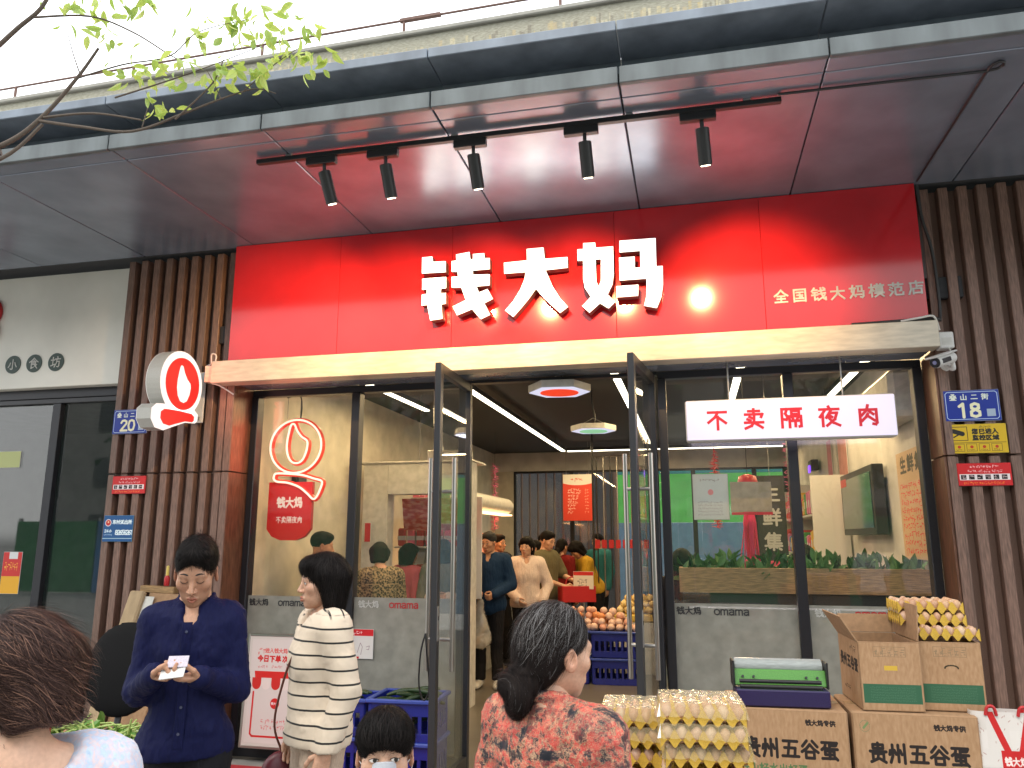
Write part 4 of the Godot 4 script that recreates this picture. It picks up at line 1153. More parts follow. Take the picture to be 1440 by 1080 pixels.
# ---------------------------------------------------------------- number plates and notices
func notices() -> void:
	for k in 2:
		var im := pic(336, 204, Color(0.03, 0.16, 0.55))
		var edge := Color(0.75, 0.82, 0.9)
		for q in [[10, 22, 10, 182], [326, 22, 326, 182], [22, 10, 314, 10], [22, 194, 314, 194], [10, 22, 22, 10], [326, 22, 314, 10], [10, 182, 22, 194], [326, 182, 314, 194]]:
			dot_line(im, Vector2(q[0], q[1]), Vector2(q[2], q[3]), 2.0, edge)
		write(im, "叠山二街", 34, 22, 44, 3.2, Color(0.85, 0.87, 0.8), 1.48)
		write(im, ["18", "20"][k], 58, 82, 104, 9.5, Color(0.9, 0.88, 0.74), 0.72)
		im.fill_rect(Rect2i(254, 128, 52, 50), Color(0.62, 0.68, 0.75))
		var t := thing("number_plate", ["blue enamel house number plate above the yellow camera notice", "blue enamel house number plate half hidden by the round light box"][k], "number plate", [Vector3(1.806, 2.503, 0.312), Vector3(-4.54, 2.613, 0.312)][k], 0, "house number plates")
		plate(t, 0.33, 0.204, 0.012, printed(im, 0.3), mat(Color(0.3, 0.35, 0.5), 0.4), Vector3.ZERO, Basis(Vector3(0, 0, 1), 0.0))
		# red notice
		im = pic(256, 116, Color(0.78, 0.07, 0.09))
		scribble(im, 60, 8, 140, 13, Color(0.95, 0.85, 0.85), 31)
		scribble(im, 44, 34, 170, 11, Color(0.95, 0.85, 0.85), 32)
		im.fill_rect(Rect2i(8, 56, 240, 32), Color(0.9, 0.86, 0.86))
		for j in 6:
			im.fill_rect(Rect2i(14 + j * 39, 60, 26, 24), Color(0.1, 0.06, 0.07))
			scribble(im, 16 + j * 39, 62, 24, 18, Color(0.8, 0.7, 0.7), 40 + j)
		scribble(im, 24, 96, 200, 12, Color(0.95, 0.55, 0.15), 34)
		var r := thing("red_notice", ["red notice with a white row of pictures under the yellow camera notice", "red notice with a white row of pictures above the blue police notice"][k], "notice", [Vector3(1.832, 2.056, 0.31), Vector3(-4.497, 2.087, 0.31)][k], 0, "red notices on the pillars")
		plate(r, 0.315, 0.145, 0.008, printed(im, 0.4), M.red, Vector3.ZERO)
	# yellow camera notice
	var im2 := pic(360, 190, Color(0.80, 0.66, 0.06))
	for q in [[26, 16, 130, 16], [130, 16, 130, 106], [130, 106, 26, 106], [26, 106, 26, 16]]:
		dot_line(im2, Vector2(q[0], q[1]), Vector2(q[2], q[3]), 2.0, Color(0.12, 0.1, 0.03))
	dot_line(im2, Vector2(50, 44), Vector2(100, 62), 15, Color(0.05, 0.04, 0.02))
	dot_line(im2, Vector2(48, 84), Vector2(76, 68), 4, Color(0.05, 0.04, 0.02))
	scribble(im2, 200, 10, 80, 12, Color(0.15, 0.12, 0.03), 3)
	write(im2, "您已进入", 158, 30, 36, 3.6, Color(0.08, 0.06, 0.02), 1.1)
	write(im2, "监控区域", 158, 72, 36, 3.6, Color(0.08, 0.06, 0.02), 1.1)
	dot_line(im2, Vector2(8, 122), Vector2(352, 122), 1.5, Color(0.3, 0.24, 0.05))
	for j in 4:
		for q in [[0, 0, 60, 0], [60, 0, 60, 48], [60, 48, 0, 48], [0, 48, 0, 0]]:
			dot_line(im2, Vector2(44 + j * 74 + q[0], 130 + q[1]), Vector2(44 + j * 74 + q[2], 130 + q[3]), 1.2, Color(0.3, 0.22, 0.05))
		disc(im2, 74 + j * 74, 150, 10, Color(0.7, 0.2, 0.06))
		scribble(im2, 52 + j * 74, 164, 48, 8, Color(0.35, 0.2, 0.05), 60 + j)
	var y := thing("camera_notice", "yellow camera surveillance notice below the plate reading 18", "notice", Vector3(1.81, 2.287, 0.31))
	plate(y, 0.36, 0.19, 0.006, printed(im2, 0.4), mat(Color(0.5, 0.38, 0.05), 0.5), Vector3.ZERO)
	# blue police notice
	im2 = pic(280, 210, Color(0.05, 0.30, 0.52))
	disc(im2, 44, 58, 30, Color(0.85, 0.86, 0.88))
	disc(im2, 44, 58, 24, Color(0.75, 0.12, 0.12))
	disc(im2, 44, 52, 8, Color(0.9, 0.75, 0.6))
	write(im2, "东村派出所", 84, 34, 36, 3.4, Color(0.85, 0.9, 0.92), 1.04)
	write(im2, "24", 10, 112, 26, 2.6, Color(0.85, 0.9, 0.92), 0.8)
	write(im2, "小", 58, 112, 26, 2.6, Color(0.85, 0.9, 0.92))
	scribble(im2, 10, 150, 90, 12, Color(0.8, 0.85, 0.9), 71)
	write(im2, "82656261", 110, 116, 42, 4.2, Color(0.85, 0.9, 0.92), 0.5, 1.0)
	im2.fill_rect(Rect2i(0, 184, 280, 5), Color(0.7, 0.8, 0.85))
	var p := thing("police_notice", "blue police station notice with a round badge on the slatted pillar", "notice", Vector3(-4.56, 1.735, 0.31))
	plate(p, 0.28, 0.21, 0.006, printed(im2, 0.4), mat(Color(0.1, 0.25, 0.4), 0.5), Vector3.ZERO)
	# surveillance camera and its junction box
	var j := thing("junction_box", "white junction box at the right end of the sign band", "junction box", Vector3(1.675, 2.93, 0.36))
	part(j, "box", bx(Vector3(0.09, 0.11, 0.085), 0.006), M.white)
	part(j, "label_sticker", sheet(0.06, 0.05), M.offwhite, Vector3(0, -0.01, 0.0435))
	var c := thing("surveillance_camera", "white bullet camera with black glass front under the junction box", "camera", Vector3(1.665, 2.875, 0.40))
	var ax := Vector3(-0.72, -0.30, 0.62).normalized()
	var rr := MB.new()
	var s0 := Vector3(0.02, -0.065, 0.0)
	rr.tube([s0 - ax * 0.02, s0 - ax * 0.014, s0 + ax * 0.16, s0 + ax * 0.17], [0.03, 0.038, 0.038, 0.036], 20)
	part(c, "body", rr.mesh(), M.white)
	var vis := MB.new()
	var sidev := ax.cross(Vector3.UP).normalized()
	var upv := sidev.cross(ax)
	vis.box(s0 + ax * 0.085 + upv * 0.036, Vector3(0.085, 0.012, 0.24), 0.005, Basis(sidev, upv, -ax))
	part(c, "sun_shield", vis.mesh(), M.white)
	rr = MB.new()
	rr.tube([s0 + ax * 0.1705, s0 + ax * 0.176], [0.034, 0.033], 20)
	var gl := part(c, "front_glass", rr.mesh(), M.black_gloss)
	rr = MB.new()
	rr.cyl(s0 + ax * 0.1765, s0 + ax * 0.179, 0.014, 0.013, 16)
	part(gl, "lens", rr.mesh(), mat(Color(0.2, 0.2, 0.35), 0.1))
	rr = MB.new()
	rr.box(s0 + ax * 0.10 + upv * -0.001 + sidev * 0.0, Vector3(0.079, 0.03, 0.10), 0.004, Basis(sidev, upv, -ax))
	part(c, "black_sleeve", rr.mesh(), M.black_gloss)
	rr = MB.new()
	rr.tube(smooth([s0 - ax * 0.01 - upv * 0.03, s0 - upv * 0.075, Vector3(0.02, -0.12, -0.05), Vector3(0.015, -0.10, -0.093)]), 0.014, 10)
	rr.cyl(Vector3(0.015, -0.10, -0.096), Vector3(0.015, -0.10, -0.08), 0.035, 0.035, 18)
	part(c, "bracket", rr.mesh(), M.white)
	pipe(c, "cable", [s0 - ax * 0.02, Vector3(0.05, -0.05, -0.03), Vector3(0.02, 0.0, 0.0)], 0.005, M.white_cable)

# ---------------------------------------------------------------- lamps inside
func strip(lab: String, a: Vector3, b: Vector3, e: float) -> void:
	var t := thing("strip_light", lab, "strip light", (a + b) / 2.0, 0, "strip lights under the shop ceiling")
	var d := b - a
	var along := d.normalized()
	var bs := Basis(along, Vector3.UP, along.cross(Vector3.UP))
	part(t, "housing", bx(Vector3(d.length(), 0.05, 0.075), 0.004), M.frame_soft, Vector3(0, 0.03, 0), bs)
	part(t, "led_diffuser", bx(Vector3(d.length() - 0.004, 0.012, 0.068), 0.003), M.led, Vector3(0, -0.0015, 0), bs)
	for s in [-0.4, 0.4]:
		rod(t, "hanger", along * d.length() * s + Vector3(0, 0.05, 0), along * d.length() * s + Vector3(0, 0.15, 0), 0.003, M.galv, 6)
	area(t, "tube_light", Vector3(0, -0.012, 0), Vector3.DOWN, Vector2(d.length() if absf(along.x) > 0.5 else 0.06, 0.06 if absf(along.x) > 0.5 else d.length()), Color(1.0, 0.86, 0.62), e * 1.6)

func inside_lights() -> void:
	strip("long strip light running back from the left door", Vector3(-2.10, 3.10, -0.9), Vector3(-2.06, 3.10, -6.95), 2.2)
	strip("strip light crossing the room before the back lintel", Vector3(-2.0, 3.10, -7.0), Vector3(1.45, 3.10, -7.0), 1.2)
	strip("long strip light running back beside the right door", Vector3(-0.62, 3.10, -0.9), Vector3(-0.60, 3.10, -6.2), 2.0)
	strip("short strip light behind the first right window pane", Vector3(0.46, 3.10, -0.5), Vector3(0.46, 3.10, -3.2), 1.3)
	strip("short strip light near the right wall by the air conditioner", Vector3(1.46, 3.10, -0.5), Vector3(1.44, 3.10, -3.2), 1.2)
	strip("short strip light along the left wall by the serving hatch", Vector3(-2.97, 3.10, -0.5), Vector3(-2.92, 3.10, -2.5), 0.95)
	# two hexagonal hanging lamps
	for k in 2:
		var at: Vector3 = [Vector3(-0.97, 2.78, -0.05), Vector3(-1.0, 2.80, -2.45)][k]
		var t := thing("hexagon_lamp", ["hexagonal hanging lamp with a red oval, just inside the doors", "hexagonal hanging lamp on a black cord deeper in the shop"][k], "lamp", at, 0.1, "hexagonal hanging lamps")
		var pl := PackedVector2Array()
		for j in 6:
			pl.append(Vector2(cos(TAU * j / 6.0), sin(TAU * j / 6.0)) * 0.245)
		var flat := Transform3D(Basis(Vector3(1, 0, 0), -PI / 2), Vector3.ZERO)
		var b := MB.new()
		b.prism(pl, 0.0, 0.055, 7, flat)
		part(t, "rim", b.mesh(), M.offwhite)
		b = MB.new()
		var p2 := PackedVector2Array()
		for q in pl:
			p2.append(q * 0.97)
		b.prism(p2, -0.006, -0.002, 7, flat)
		part(t, "lamp_face", b.mesh(), glow(Color(0.75, 0.78, 1.0), 0.42))
		b = MB.new()
		b.prism(ell_shape(Vector2.ZERO, 0.15, 0.15), -0.010, -0.0065, 7, flat)
		part(t, "lamp_disc", b.mesh(), glow(Color(1.0, 0.06, 0.02), 0.42) if k == 0 else glow(Color(0.3, 0.7, 0.4), 0.4))
		area(t, "lamp_light", Vector3(0, -0.02, 0), Vector3.DOWN, Vector2(0.35, 0.35), Color(0.9, 0.9, 1), 0.15)
		pipe(t, "cord", [Vector3(0, 0.055, 0), Vector3(0.02, 0.15, 0), Vector3(-0.01, 0.3, 0), Vector3(-0.01, 0.46, 0)], 0.008, M.cable)
		for s in [-1.0, 1.0]:
			rod(t, "wire", Vector3(s * 0.16, 0.055, 0), Vector3(0, 0.14, 0), 0.003, M.galv, 6)

func leaf_mesh(l: float, w: float, bend := 0.25) -> ArrayMesh:
	# a pointed leaf along +y, base at the origin, folded slightly along its midrib
	var b := MB.new()
	var n := 5
	var prev: Array = []
	for i in n + 1:
		var t := float(i) / n
		var ww := w * sin(PI * pow(t, 0.8)) * 0.5 + (0.002 if i == 0 else 0.0)
		var z := -bend * l * t * t
		var row := [Vector3(-ww, l * t, z + ww * 0.35), Vector3(0, l * t, z), Vector3(ww, l * t, z + ww * 0.35)]
		if i > 0:
			b.quad(prev[0], prev[1], row[1], row[0])
			b.quad(prev[1], prev[2], row[2], row[1])
		prev = row
	return b.mesh()

func rand_basis(up: Vector3, spread: float) -> Basis:
	var d := (up + Vector3(rng.randfn(), rng.randfn(), rng.randfn()) * spread).normalized()
	var x := d.cross(Vector3(rng.randfn(), rng.randfn(), rng.randfn())).normalized()
	return Basis(x, d, x.cross(d))

# ---------------------------------------------------------------- shop fittings
func inside_fittings() -> void:
	# air conditioner
	var ac := thing("air_conditioner", "white wall air conditioner high on the right wall", "air conditioner", Vector3(1.58, 2.72, -0.75))
	part(ac, "case", bx(Vector3(0.24, 0.36, 0.95), 0.04), M.offwhite)
	part(ac, "outlet", bx(Vector3(0.02, 0.07, 0.8), 0.003), M.black, Vector3(-0.115, -0.125, 0), Basis(Vector3(0, 0, 1), -0.15))
	part(ac, "louvre", bx(Vector3(0.012, 0.03, 0.78), 0.003), M.white, Vector3(-0.128, -0.125, 0))
	# produce rack along the right windows: pine trough over a dark shelf, greens in it
	var r := thing("produce_rack", "pine produce trough with leafy greens behind the right window", "rack", Vector3(0.80, 0, -0.85))
	blk(r, "front_board", Vector3(-0.92, 1.24, 0.24), Vector3(0.89, 1.43, 0.27), M.pine)
	blk(r, "back_board", Vector3(-0.92, 1.24, -0.30), Vector3(0.89, 1.43, -0.27), M.pine)
	for x in [-0.92, 0.86]:
		blk(r, "end_board", Vector3(x, 1.24, -0.268), Vector3(x + 0.03, 1.43, 0.238), M.pine)
	blk(r, "bottom", Vector3(-0.888, 1.245, -0.266), Vector3(0.858, 1.27, 0.236), M.pine)
	blk(r, "dark_beam", Vector3(-0.9, 1.14, -0.25), Vector3(0.87, 1.235, 0.22), M.black)
	blk(r, "shelf", Vector3(-0.92, 0.86, -0.30), Vector3(0.89, 0.9, 0.30), M.pine)
	blk(r, "lower_front", Vector3(-0.92, 0.3, 0.2), Vector3(0.89, 0.855, 0.23), M.offwhite)
	for x in [-0.9, 0.83]:
		blk(r, "post", Vector3(x, 0, -0.28), Vector3(x + 0.05, 1.14, -0.23), M.black)
		blk(r, "post", Vector3(x, 0, 0.15), Vector3(x + 0.05, 1.139, 0.2), M.black)
	part(r, "led_strip", bx(Vector3(1.6, 0.012, 0.012), 0.002), glow(Color(1, 0.92, 0.95), 2.5), Vector3(-0.05, 1.128, 0.215))
	area(r, "strip_glow", Vector3(-0.05, 1.11, 0.2), Vector3.DOWN, Vector2(1.5, 0.02), Color(1, 0.92, 0.95), 0.12)
	var lf := leaf_mesh(0.11, 0.055)
	var shades := [mat(Color(0.03, 0.10, 0.02), 0.5), mat(Color(0.06, 0.17, 0.03), 0.5), mat(Color(0.10, 0.22, 0.06), 0.5)]
	for k in 9:
		var h := thing("leafy_greens", "bunch of leafy greens lying in the pine trough", "vegetables", Vector3(0.02 + k * 0.195, 1.28, -0.85 + 0.04 * (k % 3)), 0, "greens in the trough")
		var b := MB.new()
		for j in 46:
			var o := Vector3(rng.randf_range(-0.11, 0.11), rng.randf_range(0.02, 0.16 + 0.05 * (k % 2)), rng.randf_range(-0.16, 0.16))
			var src := MB.new()
			var ar := lf.surface_get_arrays(0)
			src.v = ar[Mesh.ARRAY_VERTEX]; src.n = ar[Mesh.ARRAY_NORMAL]; src.uv = ar[Mesh.ARRAY_TEX_UV]; src.c = ar[Mesh.ARRAY_COLOR]; src.ix = ar[Mesh.ARRAY_INDEX]
			b.add(src, Transform3D(rand_basis(Vector3(0, 1, 0.2), 0.55), o))
		part(h, "leaves", b.mesh(), shades[k % 3])
		var sb := MB.new()
		for j in 7:
			sb.tube([Vector3(rng.randf_range(-0.06, 0.06), 0.0, rng.randf_range(-0.1, 0.1)), Vector3(rng.randf_range(-0.09, 0.09), 0.13, rng.randf_range(-0.12, 0.12))], [0.008, 0.004], 6)
		part(h, "stalks", sb.mesh(), M.greens_b)
	# shelf fruit behind the lower glass
	for k in 16:
		fruit("round fruit on the shelf under the pine trough", Vector3(0.95 + (k % 8) * 0.085, 0.94 + 0.07 * (k / 8), -0.66 - 0.03 * (k % 2)), 0.042, [M.apple, M.apple_c, mat(Color(0.6, 0.5, 0.1), 0.4)][k % 3], "fruit on the right shelf")
	# right wall: red printed menu, dark vertical sign, screen
	var im := pic(256, 320, Color(0.78, 0.66, 0.52))
	for j in 9:
		scribble(im, 14, 96 + j * 24, 230, 15, Color(0.85, 0.12, 0.12), 80 + j)
	write(im, "生鲜集", 30, 14, 52, 4.0, Color(0.25, 0.22, 0.18), 1.2)
	var mn := thing("wall_menu", "red lettered price board on the right wall", "price board", Vector3(1.69, 1.92, -0.75), -PI / 2)
	plate(mn, 0.9, 0.85, 0.012, printed(im, 0.5), M.offwhite, Vector3.ZERO)
	var tv := thing("wall_screen", "dark screen in a black frame on the right wall", "screen", Vector3(1.62, 2.0, -2.35), -PI / 2)
	part(tv, "frame", bx(Vector3(1.5, 0.62, 0.1), 0.006), M.black)
	part(tv, "glass", bx(Vector3(1.36, 0.5, 0.006), 0.002), mat(Color(0.02, 0.06, 0.055), 0.12), Vector3(0, 0, 0.053))
	part(tv, "red_corner", sheet(0.3, 0.08), M.red, Vector3(-0.56, 0.22, 0.0575))
	# hanging banner with white characters
	im = pic(128, 400, Color(0.20, 0.19, 0.17))
	for j in 3:
		write(im, ["生", "鲜", "集"][j], 22, 40 + j * 115, 84, 5.5, Color(0.72, 0.72, 0.68))
	var bn := thing("hanging_banner", "grey vertical banner with three white characters behind the window", "banner", Vector3(0.74, 1.85, -2.0))
	plate(bn, 0.26, 0.80, 0.01, printed(im, 0.6), M.frame_soft, Vector3.ZERO)
	rod(bn, "hanger", Vector3(0, 0.4, 0), Vector3(0, 1.39, 0), 0.003, M.galv, 6)
	# pink-red tinsel and lantern
	var la := thing("red_lantern", "red lantern with a long pink tassel hanging behind the cardboard sheet", "lantern", Vector3(0.46, 1.56, -0.9))
	var b1 := MB.new()
	b1.lathe([Vector2(0.02, 0.62), Vector2(0.07, 0.6), Vector2(0.09, 0.52), Vector2(0.07, 0.44), Vector2(0.02, 0.42)], 16)
	part(la, "body", b1.mesh(), M.red)
	b1 = MB.new()
	for k in 40:
		var p := Vector3(rng.randf_range(-0.05, 0.05), 0.42, rng.randf_range(-0.05, 0.05))
		b1.tube([p * Vector3(0.4, 1, 0.4), p + Vector3(0, -0.2, 0), p + Vector3(rng.randfn() * 0.02, -rng.randf_range(0.38, 0.62), 0)], [0.005, 0.006, 0.004], 4)
	part(la, "tassel", b1.mesh(), mat(Color(0.75, 0.03, 0.12), 0.5))
	rod(la, "cord", Vector3(0, 0.6, 0), Vector3(0, 1.68, 0), 0.003, M.cable, 6)
	# posters hung at the back
	im = pic(192, 320, Color(0.83, 0.22, 0.14))
	im.fill_rect(Rect2i(0, 0, 192, 62), Color(0.86, 0.85, 0.82))
	for x in 192:
		var yy := int(62 + 14 * (1.0 - pow((x - 96) / 96.0, 2.0)))
		for y in range(62, yy):
			im.set_pixel(x, y, Color(0.86, 0.85, 0.82))
	scribble(im, 50, 26, 90, 16, Color(0.8, 0.15, 0.12), 9)
	for j in 8:
		scribble(im, 30, 98 + j * 22, 90 - j * 6, 14, Color(0.95, 0.9, 0.86), 100 + j)
		scribble(im, 142, 100 + j * 22, 34, 10, Color(0.95, 0.8, 0.7), 120 + j)
	var ps := thing("discount_poster", "red and white discount poster hanging before the back windows", "poster", Vector3(-1.92, 2.36, -7.6))
	plate(ps, 0.52, 0.80, 0.012, printed(im, 0.45), M.pine, Vector3.ZERO)
	for x in [-0.2, 0.2]:
		rod(ps, "wire", Vector3(x, 0.4, 0), Vector3(x, 0.89, 0), 0.003, M.galv, 6)
	# meat display under a long warm hood by the left wall
	var mc := thing("meat_counter", "meat counter under a cream hood with warm lights by the left wall", "counter", Vector3(-2.75, 0, -4.3))
	var hood := MB.new()
	hood.tube([Vector3(0.0, 2.13, 1.8), Vector3(0.0, 2.13, -1.4)], 0.12, 18)
	part(mc, "hood", hood.mesh(), M.offwhite)
	part(mc, "lamp_strip", bx(Vector3(0.16, 0.02, 3.1), 0.004), glow(Color(1.0, 0.62, 0.28), 2.2), Vector3(0.03, 2.0, 0.2))
	area(mc, "hood_light", Vector3(0.03, 1.985, 0.2), Vector3.DOWN, Vector2(0.15, 3.0), Color(1.0, 0.62, 0.35), 0.7)
	for z in [-1.3, 1.6]:
		rod(mc, "hood_post", Vector3(-0.3, 0.9, z), Vector3(-0.1, 2.1, z), 0.02, M.galv)
	blk(mc, "base", Vector3(-0.75, 0, -1.6), Vector3(0.1, 0.85, 1.9), M.offwhite)
	blk(mc, "top", Vector3(-0.78, 0.852, -1.62), Vector3(0.13, 0.89, 1.92), M.steel)
	for k in 14:
		var mt := thing("meat_cut", "cut of raw meat hanging under the counter hood", "meat", Vector3(-2.9 + 0.06 * (k % 3), 1.35 + 0.08 * (k % 2), -5.5 + k * 0.22), rng.randf() * 3, "meat hanging at the counter")
		var bb := MB.new()
		bb.lathe([Vector2(0.004, 0.32), Vector2(0.03, 0.28), Vector2(0.06, 0.12), Vector2(0.07, -0.04), Vector2(0.05, -0.16), Vector2(0.005, -0.2)], 10)
		part(mt, "flesh", bb.mesh(), [M.red, mat(Color(0.62, 0.14, 0.08), 0.35), mat(Color(0.70, 0.30, 0.25), 0.35)][k % 3])
		rod(mt, "hook", Vector3(0, 0.32, 0), Vector3(0, 0.62 - 0.08 * (k % 2), 0), 0.004, M.steel, 6)
	# pink posters and packets behind the left door
	im = pic(160, 200, Color(0.80, 0.35, 0.45))
	for j in 6:
		scribble(im, 14, 20 + j * 28, 130, 16, Color(0.9, 0.75, 0.78), 140 + j)
	var pp := thing("pink_poster", "pink poster hanging over the packet shelf behind the left door", "poster", Vector3(-2.95, 2.15, -3.2))
	plate(pp, 0.75, 0.5, 0.01, printed(im, 0.5), M.white, Vector3.ZERO)
	for x in [-0.3, 0.3]:
		rod(pp, "wire", Vector3(x, 0.25, 0), Vector3(x, 1.1, 0), 0.003, M.galv, 6)
	var sh := thing("packet_shelf", "shelf rack of packets behind the left door", "shelf", Vector3(-2.9, 0, -2.75))
	for y in [0.35, 0.75, 1.15, 1.55]:
		blk(sh, "board", Vector3(-0.4, y, -0.18), Vector3(0.4, y + 0.02, 0.18), M.white)
	for x in [-0.4, 0.385]:
		blk(sh, "upright", Vector3(x, 0, -0.18), Vector3(x + 0.015, 1.9, -0.16), M.galv)
	for y in 4:
		for k in 7:
			var pk := thing("food_packet", ["red food packet standing on the packet shelf", "pink food packet standing on the packet shelf"][k % 2], "packet", Vector3(-3.24 + k * 0.11, 0.372 + y * 0.4, -2.66), 0, ["red packets on the shelf", "pink packets on the shelf"][k % 2])
			var bb := MB.new()
			bb.box(Vector3(0, 0.1, 0), Vector3(0.09, 0.2, 0.06), 0.015)
			part(pk, "pouch", bb.mesh(), [M.red, mat(Color(0.75, 0.15, 0.25), 0.3)][k % 2])
			part(pk, "paper_band", bx(Vector3(0.092, 0.05, 0.062), 0.002), M.white, Vector3(0, 0.09, 0))
	# serving hatch seen through the left window
	var sv := thing("serving_hatch", "cream serving hatch cabinet with red meat posters behind the left window", "hatch", Vector3(-2.93, 0, -2.1))
	blk(sv, "jamb", Vector3(-0.52, 0, -0.1), Vector3(-0.24, 2.45, 0.1), M.offwhite)
	blk(sv, "jamb", Vector3(0.62, 0, -0.1), Vector3(0.70, 2.45, 0.1), M.offwhite)
	blk(sv, "head", Vector3(-0.238, 2.12, -0.1), Vector3(0.618, 2.45, 0.1), M.offwhite)
	blk(sv, "counter", Vector3(-0.238, 0, -0.1), Vector3(0.618, 1.0, 0.25), M.offwhite)
	blk(sv, "top", Vector3(-0.6, 2.452, -0.4), Vector3(0.72, 2.47, 0.12), M.offwhite)
	blk(sv, "duct_box", Vector3(0.2, 2.472, -0.2), Vector3(0.62, 2.58, 0.1), M.galv)
	pipe(sv, "duct_pipe", [Vector3(0.32, 2.58, 0), Vector3(0.27, 2.8, 0), Vector3(0.26, 3.25, 0)], 0.035, M.offwhite)
	im = pic(200, 130, Color(0.72, 0.2, 0.12))
	for y in 130:
		for x in 200:
			var q := noise.get_noise_2d(x * 0.0035, y * 0.005)
			im.set_pixel(x, y, Color(0.74, 0.2, 0.14).lerp(Color(0.85, 0.55, 0.5), clampf(0.5 + q * 1.6, 0, 1)))
	sv.set_meta("label", "cream serving hatch cabinet with red meat posters behind the left window")
	var mp := part(sv, "meat_picture", sheet(0.84, 0.36), printed(im, 0.4), Vector3(0.19, 1.92, -0.35), Basis(Vector3(1, 0, 0), 0.25))
	blk(sv, "inner_wall", Vector3(-0.24, 1.0, -0.62), Vector3(0.62, 2.12, -0.6), M.white)
	var wb := thing("wall_box", "small dark switch box on the left wall", "switch box", Vector3(-3.62, 2.15, -0.9))
	part(wb, "case", bx(Vector3(0.05, 0.24, 0.2), 0.006), M.frame)
	part(wb, "door", bx(Vector3(0.01, 0.2, 0.16), 0.003), M.frame_soft, Vector3(0.031, 0, 0))
	var fe := thing("wall_tag", "small red printed tag on the left wall beside the hatch", "tag", Vector3(-3.36, 1.72, -1.95))
	plate(fe, 0.07, 0.2, 0.006, M.red, M.white, Vector3.ZERO)
	# crates of apples on the floor inside, ham nets on hooks behind them
	for st in 2:
		for k in 2:
			crate("blue plastic crate of apples inside the doors, %s of the %s stack" % [["bottom", "top"][k], ["hook rack", "red basket"][st] + " side's"], Vector3(-0.93 - st * 0.60, 0.008 + k * 0.30, -3.75), 0.05 - 0.06 * st, 0.58, 0.29, 0.42, "crates inside the doors")
	var i := 0
	for layer in 4:
		for a in 12 - layer * 2:
			for c in maxi(1, 4 - layer):
				var an := rng.randi() % 5
				fruit(["pale", "pink", "pale", "orange red", "pale"][an] + " apple heaped on the blue crates inside the doors", Vector3(-1.22 + (a - (11 - layer * 2) / 2.0) * 0.095 + rng.randfn() * 0.012, 0.63 + layer * 0.062 + rng.randfn() * 0.006, -3.75 + (c - (3 - layer) / 2.0) * 0.092 + rng.randfn() * 0.012), 0.046, [M.apple_b, M.apple, M.apple_b, M.apple_c, M.apple_b][an], ["pale", "pink", "pale", "orange red", "pale"][an] + " apples heaped inside the doors")
				i += 1
	var gs := thing("grape_basket", "yellow basket of packed fruit beside the apple crates", "basket", Vector3(-0.72, 0, -4.6))
	blk(gs, "stand", Vector3(-0.3, 0, -0.25), Vector3(0.3, 0.62, 0.25), M.offwhite)
	blk(gs, "basket", Vector3(-0.3, 0.622, -0.25), Vector3(0.3, 0.72, 0.25), mat(Color(0.55, 0.38, 0.06), 0.6), 0.02)
	i = 0
	for layer in 3:
		for a in 6 - layer:
			for c in 5 - layer:
				fruit("net wrapped yellow pear heaped in the yellow basket", Vector3(-0.72 + (a - (5 - layer) / 2.0) * 0.09, 0.77 + layer * 0.07, -4.6 + (c - (4 - layer) / 2.0) * 0.09), 0.046, [mat(Color(0.7, 0.55, 0.28), 0.5), mat(Color(0.68, 0.5, 0.2), 0.5), M.apple_c][i % 3 if layer == 2 else i % 2], "pears in the yellow basket")
				i += 1
	var rk := thing("hook_rack", "steel rack of hanging hooks with red tags at the back", "rack", Vector3(-0.95, 0, -5.6))
	rod(rk, "rail", Vector3(-0.45, 2.85, 0), Vector3(0.35, 2.85, 0), 0.012, M.steel)
	for k in 8:
		var x := -0.4 + k * 0.1
		rod(rk, "hook", Vector3(x, 0.75 + 0.1 * (k % 3), 0.04 * (k % 2)), Vector3(x, 2.85, 0), 0.009, M.steel if k % 2 else M.black, 8)
		blk(rk, "tag", Vector3(x - 0.035, 1.52, 0.05 + 0.01 * (k % 2)), Vector3(x + 0.035, 1.64, 0.058 + 0.01 * (k % 2)), M.red)
	for x in [-0.46, 0.36]:
		rod(rk, "post", Vector3(x, 0.008, 0), Vector3(x, 3.25, 0), 0.015, M.black)
	# tall goods shelf against the right wall with boxes of mixed colours
	var gsf := thing("goods_shelf", "tall white shelf of coloured packets along the right wall", "shelf", Vector3(1.50, 0, -5.0))
	for y in [0.1, 0.55, 1.0, 1.45, 1.9]:
		blk(gsf, "board", Vector3(-0.2, y, -1.6), Vector3(0.18, y + 0.025, 1.6), M.white)
	for z in [-1.62, -0.02, 1.6]:
		blk(gsf, "upright", Vector3(-0.2, 0, z), Vector3(0.18, 2.35, z + 0.02), M.white)
	var tones := [mat(Color(0.6, 0.05, 0.05), 0.4), mat(Color(0.65, 0.4, 0.05), 0.4), mat(Color(0.08, 0.3, 0.08), 0.4), mat(Color(0.6, 0.15, 0.3), 0.4), mat(Color(0.1, 0.2, 0.5), 0.4), mat(Color(0.6, 0.55, 0.45), 0.5)]
	for y in 5:
		for k in 18:
			if k == 9: continue
			var tn := rng.randi() % 6
			var tone: String = ["red", "orange", "green", "pink", "blue", "cream"][tn]
			var gp := thing("goods_packet", tone + " packet on the tall white shelf", "packet", Vector3(1.42, 0.127 + y * 0.45, -6.5 + k * 0.175), 0, tone + " packets on the tall shelf")
			var hgt := rng.randf_range(0.2, 0.32)
			part(gp, "pouch", bx(Vector3(0.16, hgt, 0.13), 0.02), tones[tn], Vector3(0, hgt / 2, 0))
			part(gp, "paper_label", bx(Vector3(0.163, hgt * 0.3, 0.09), 0.002), M.white, Vector3(0, hgt * 0.45, 0))
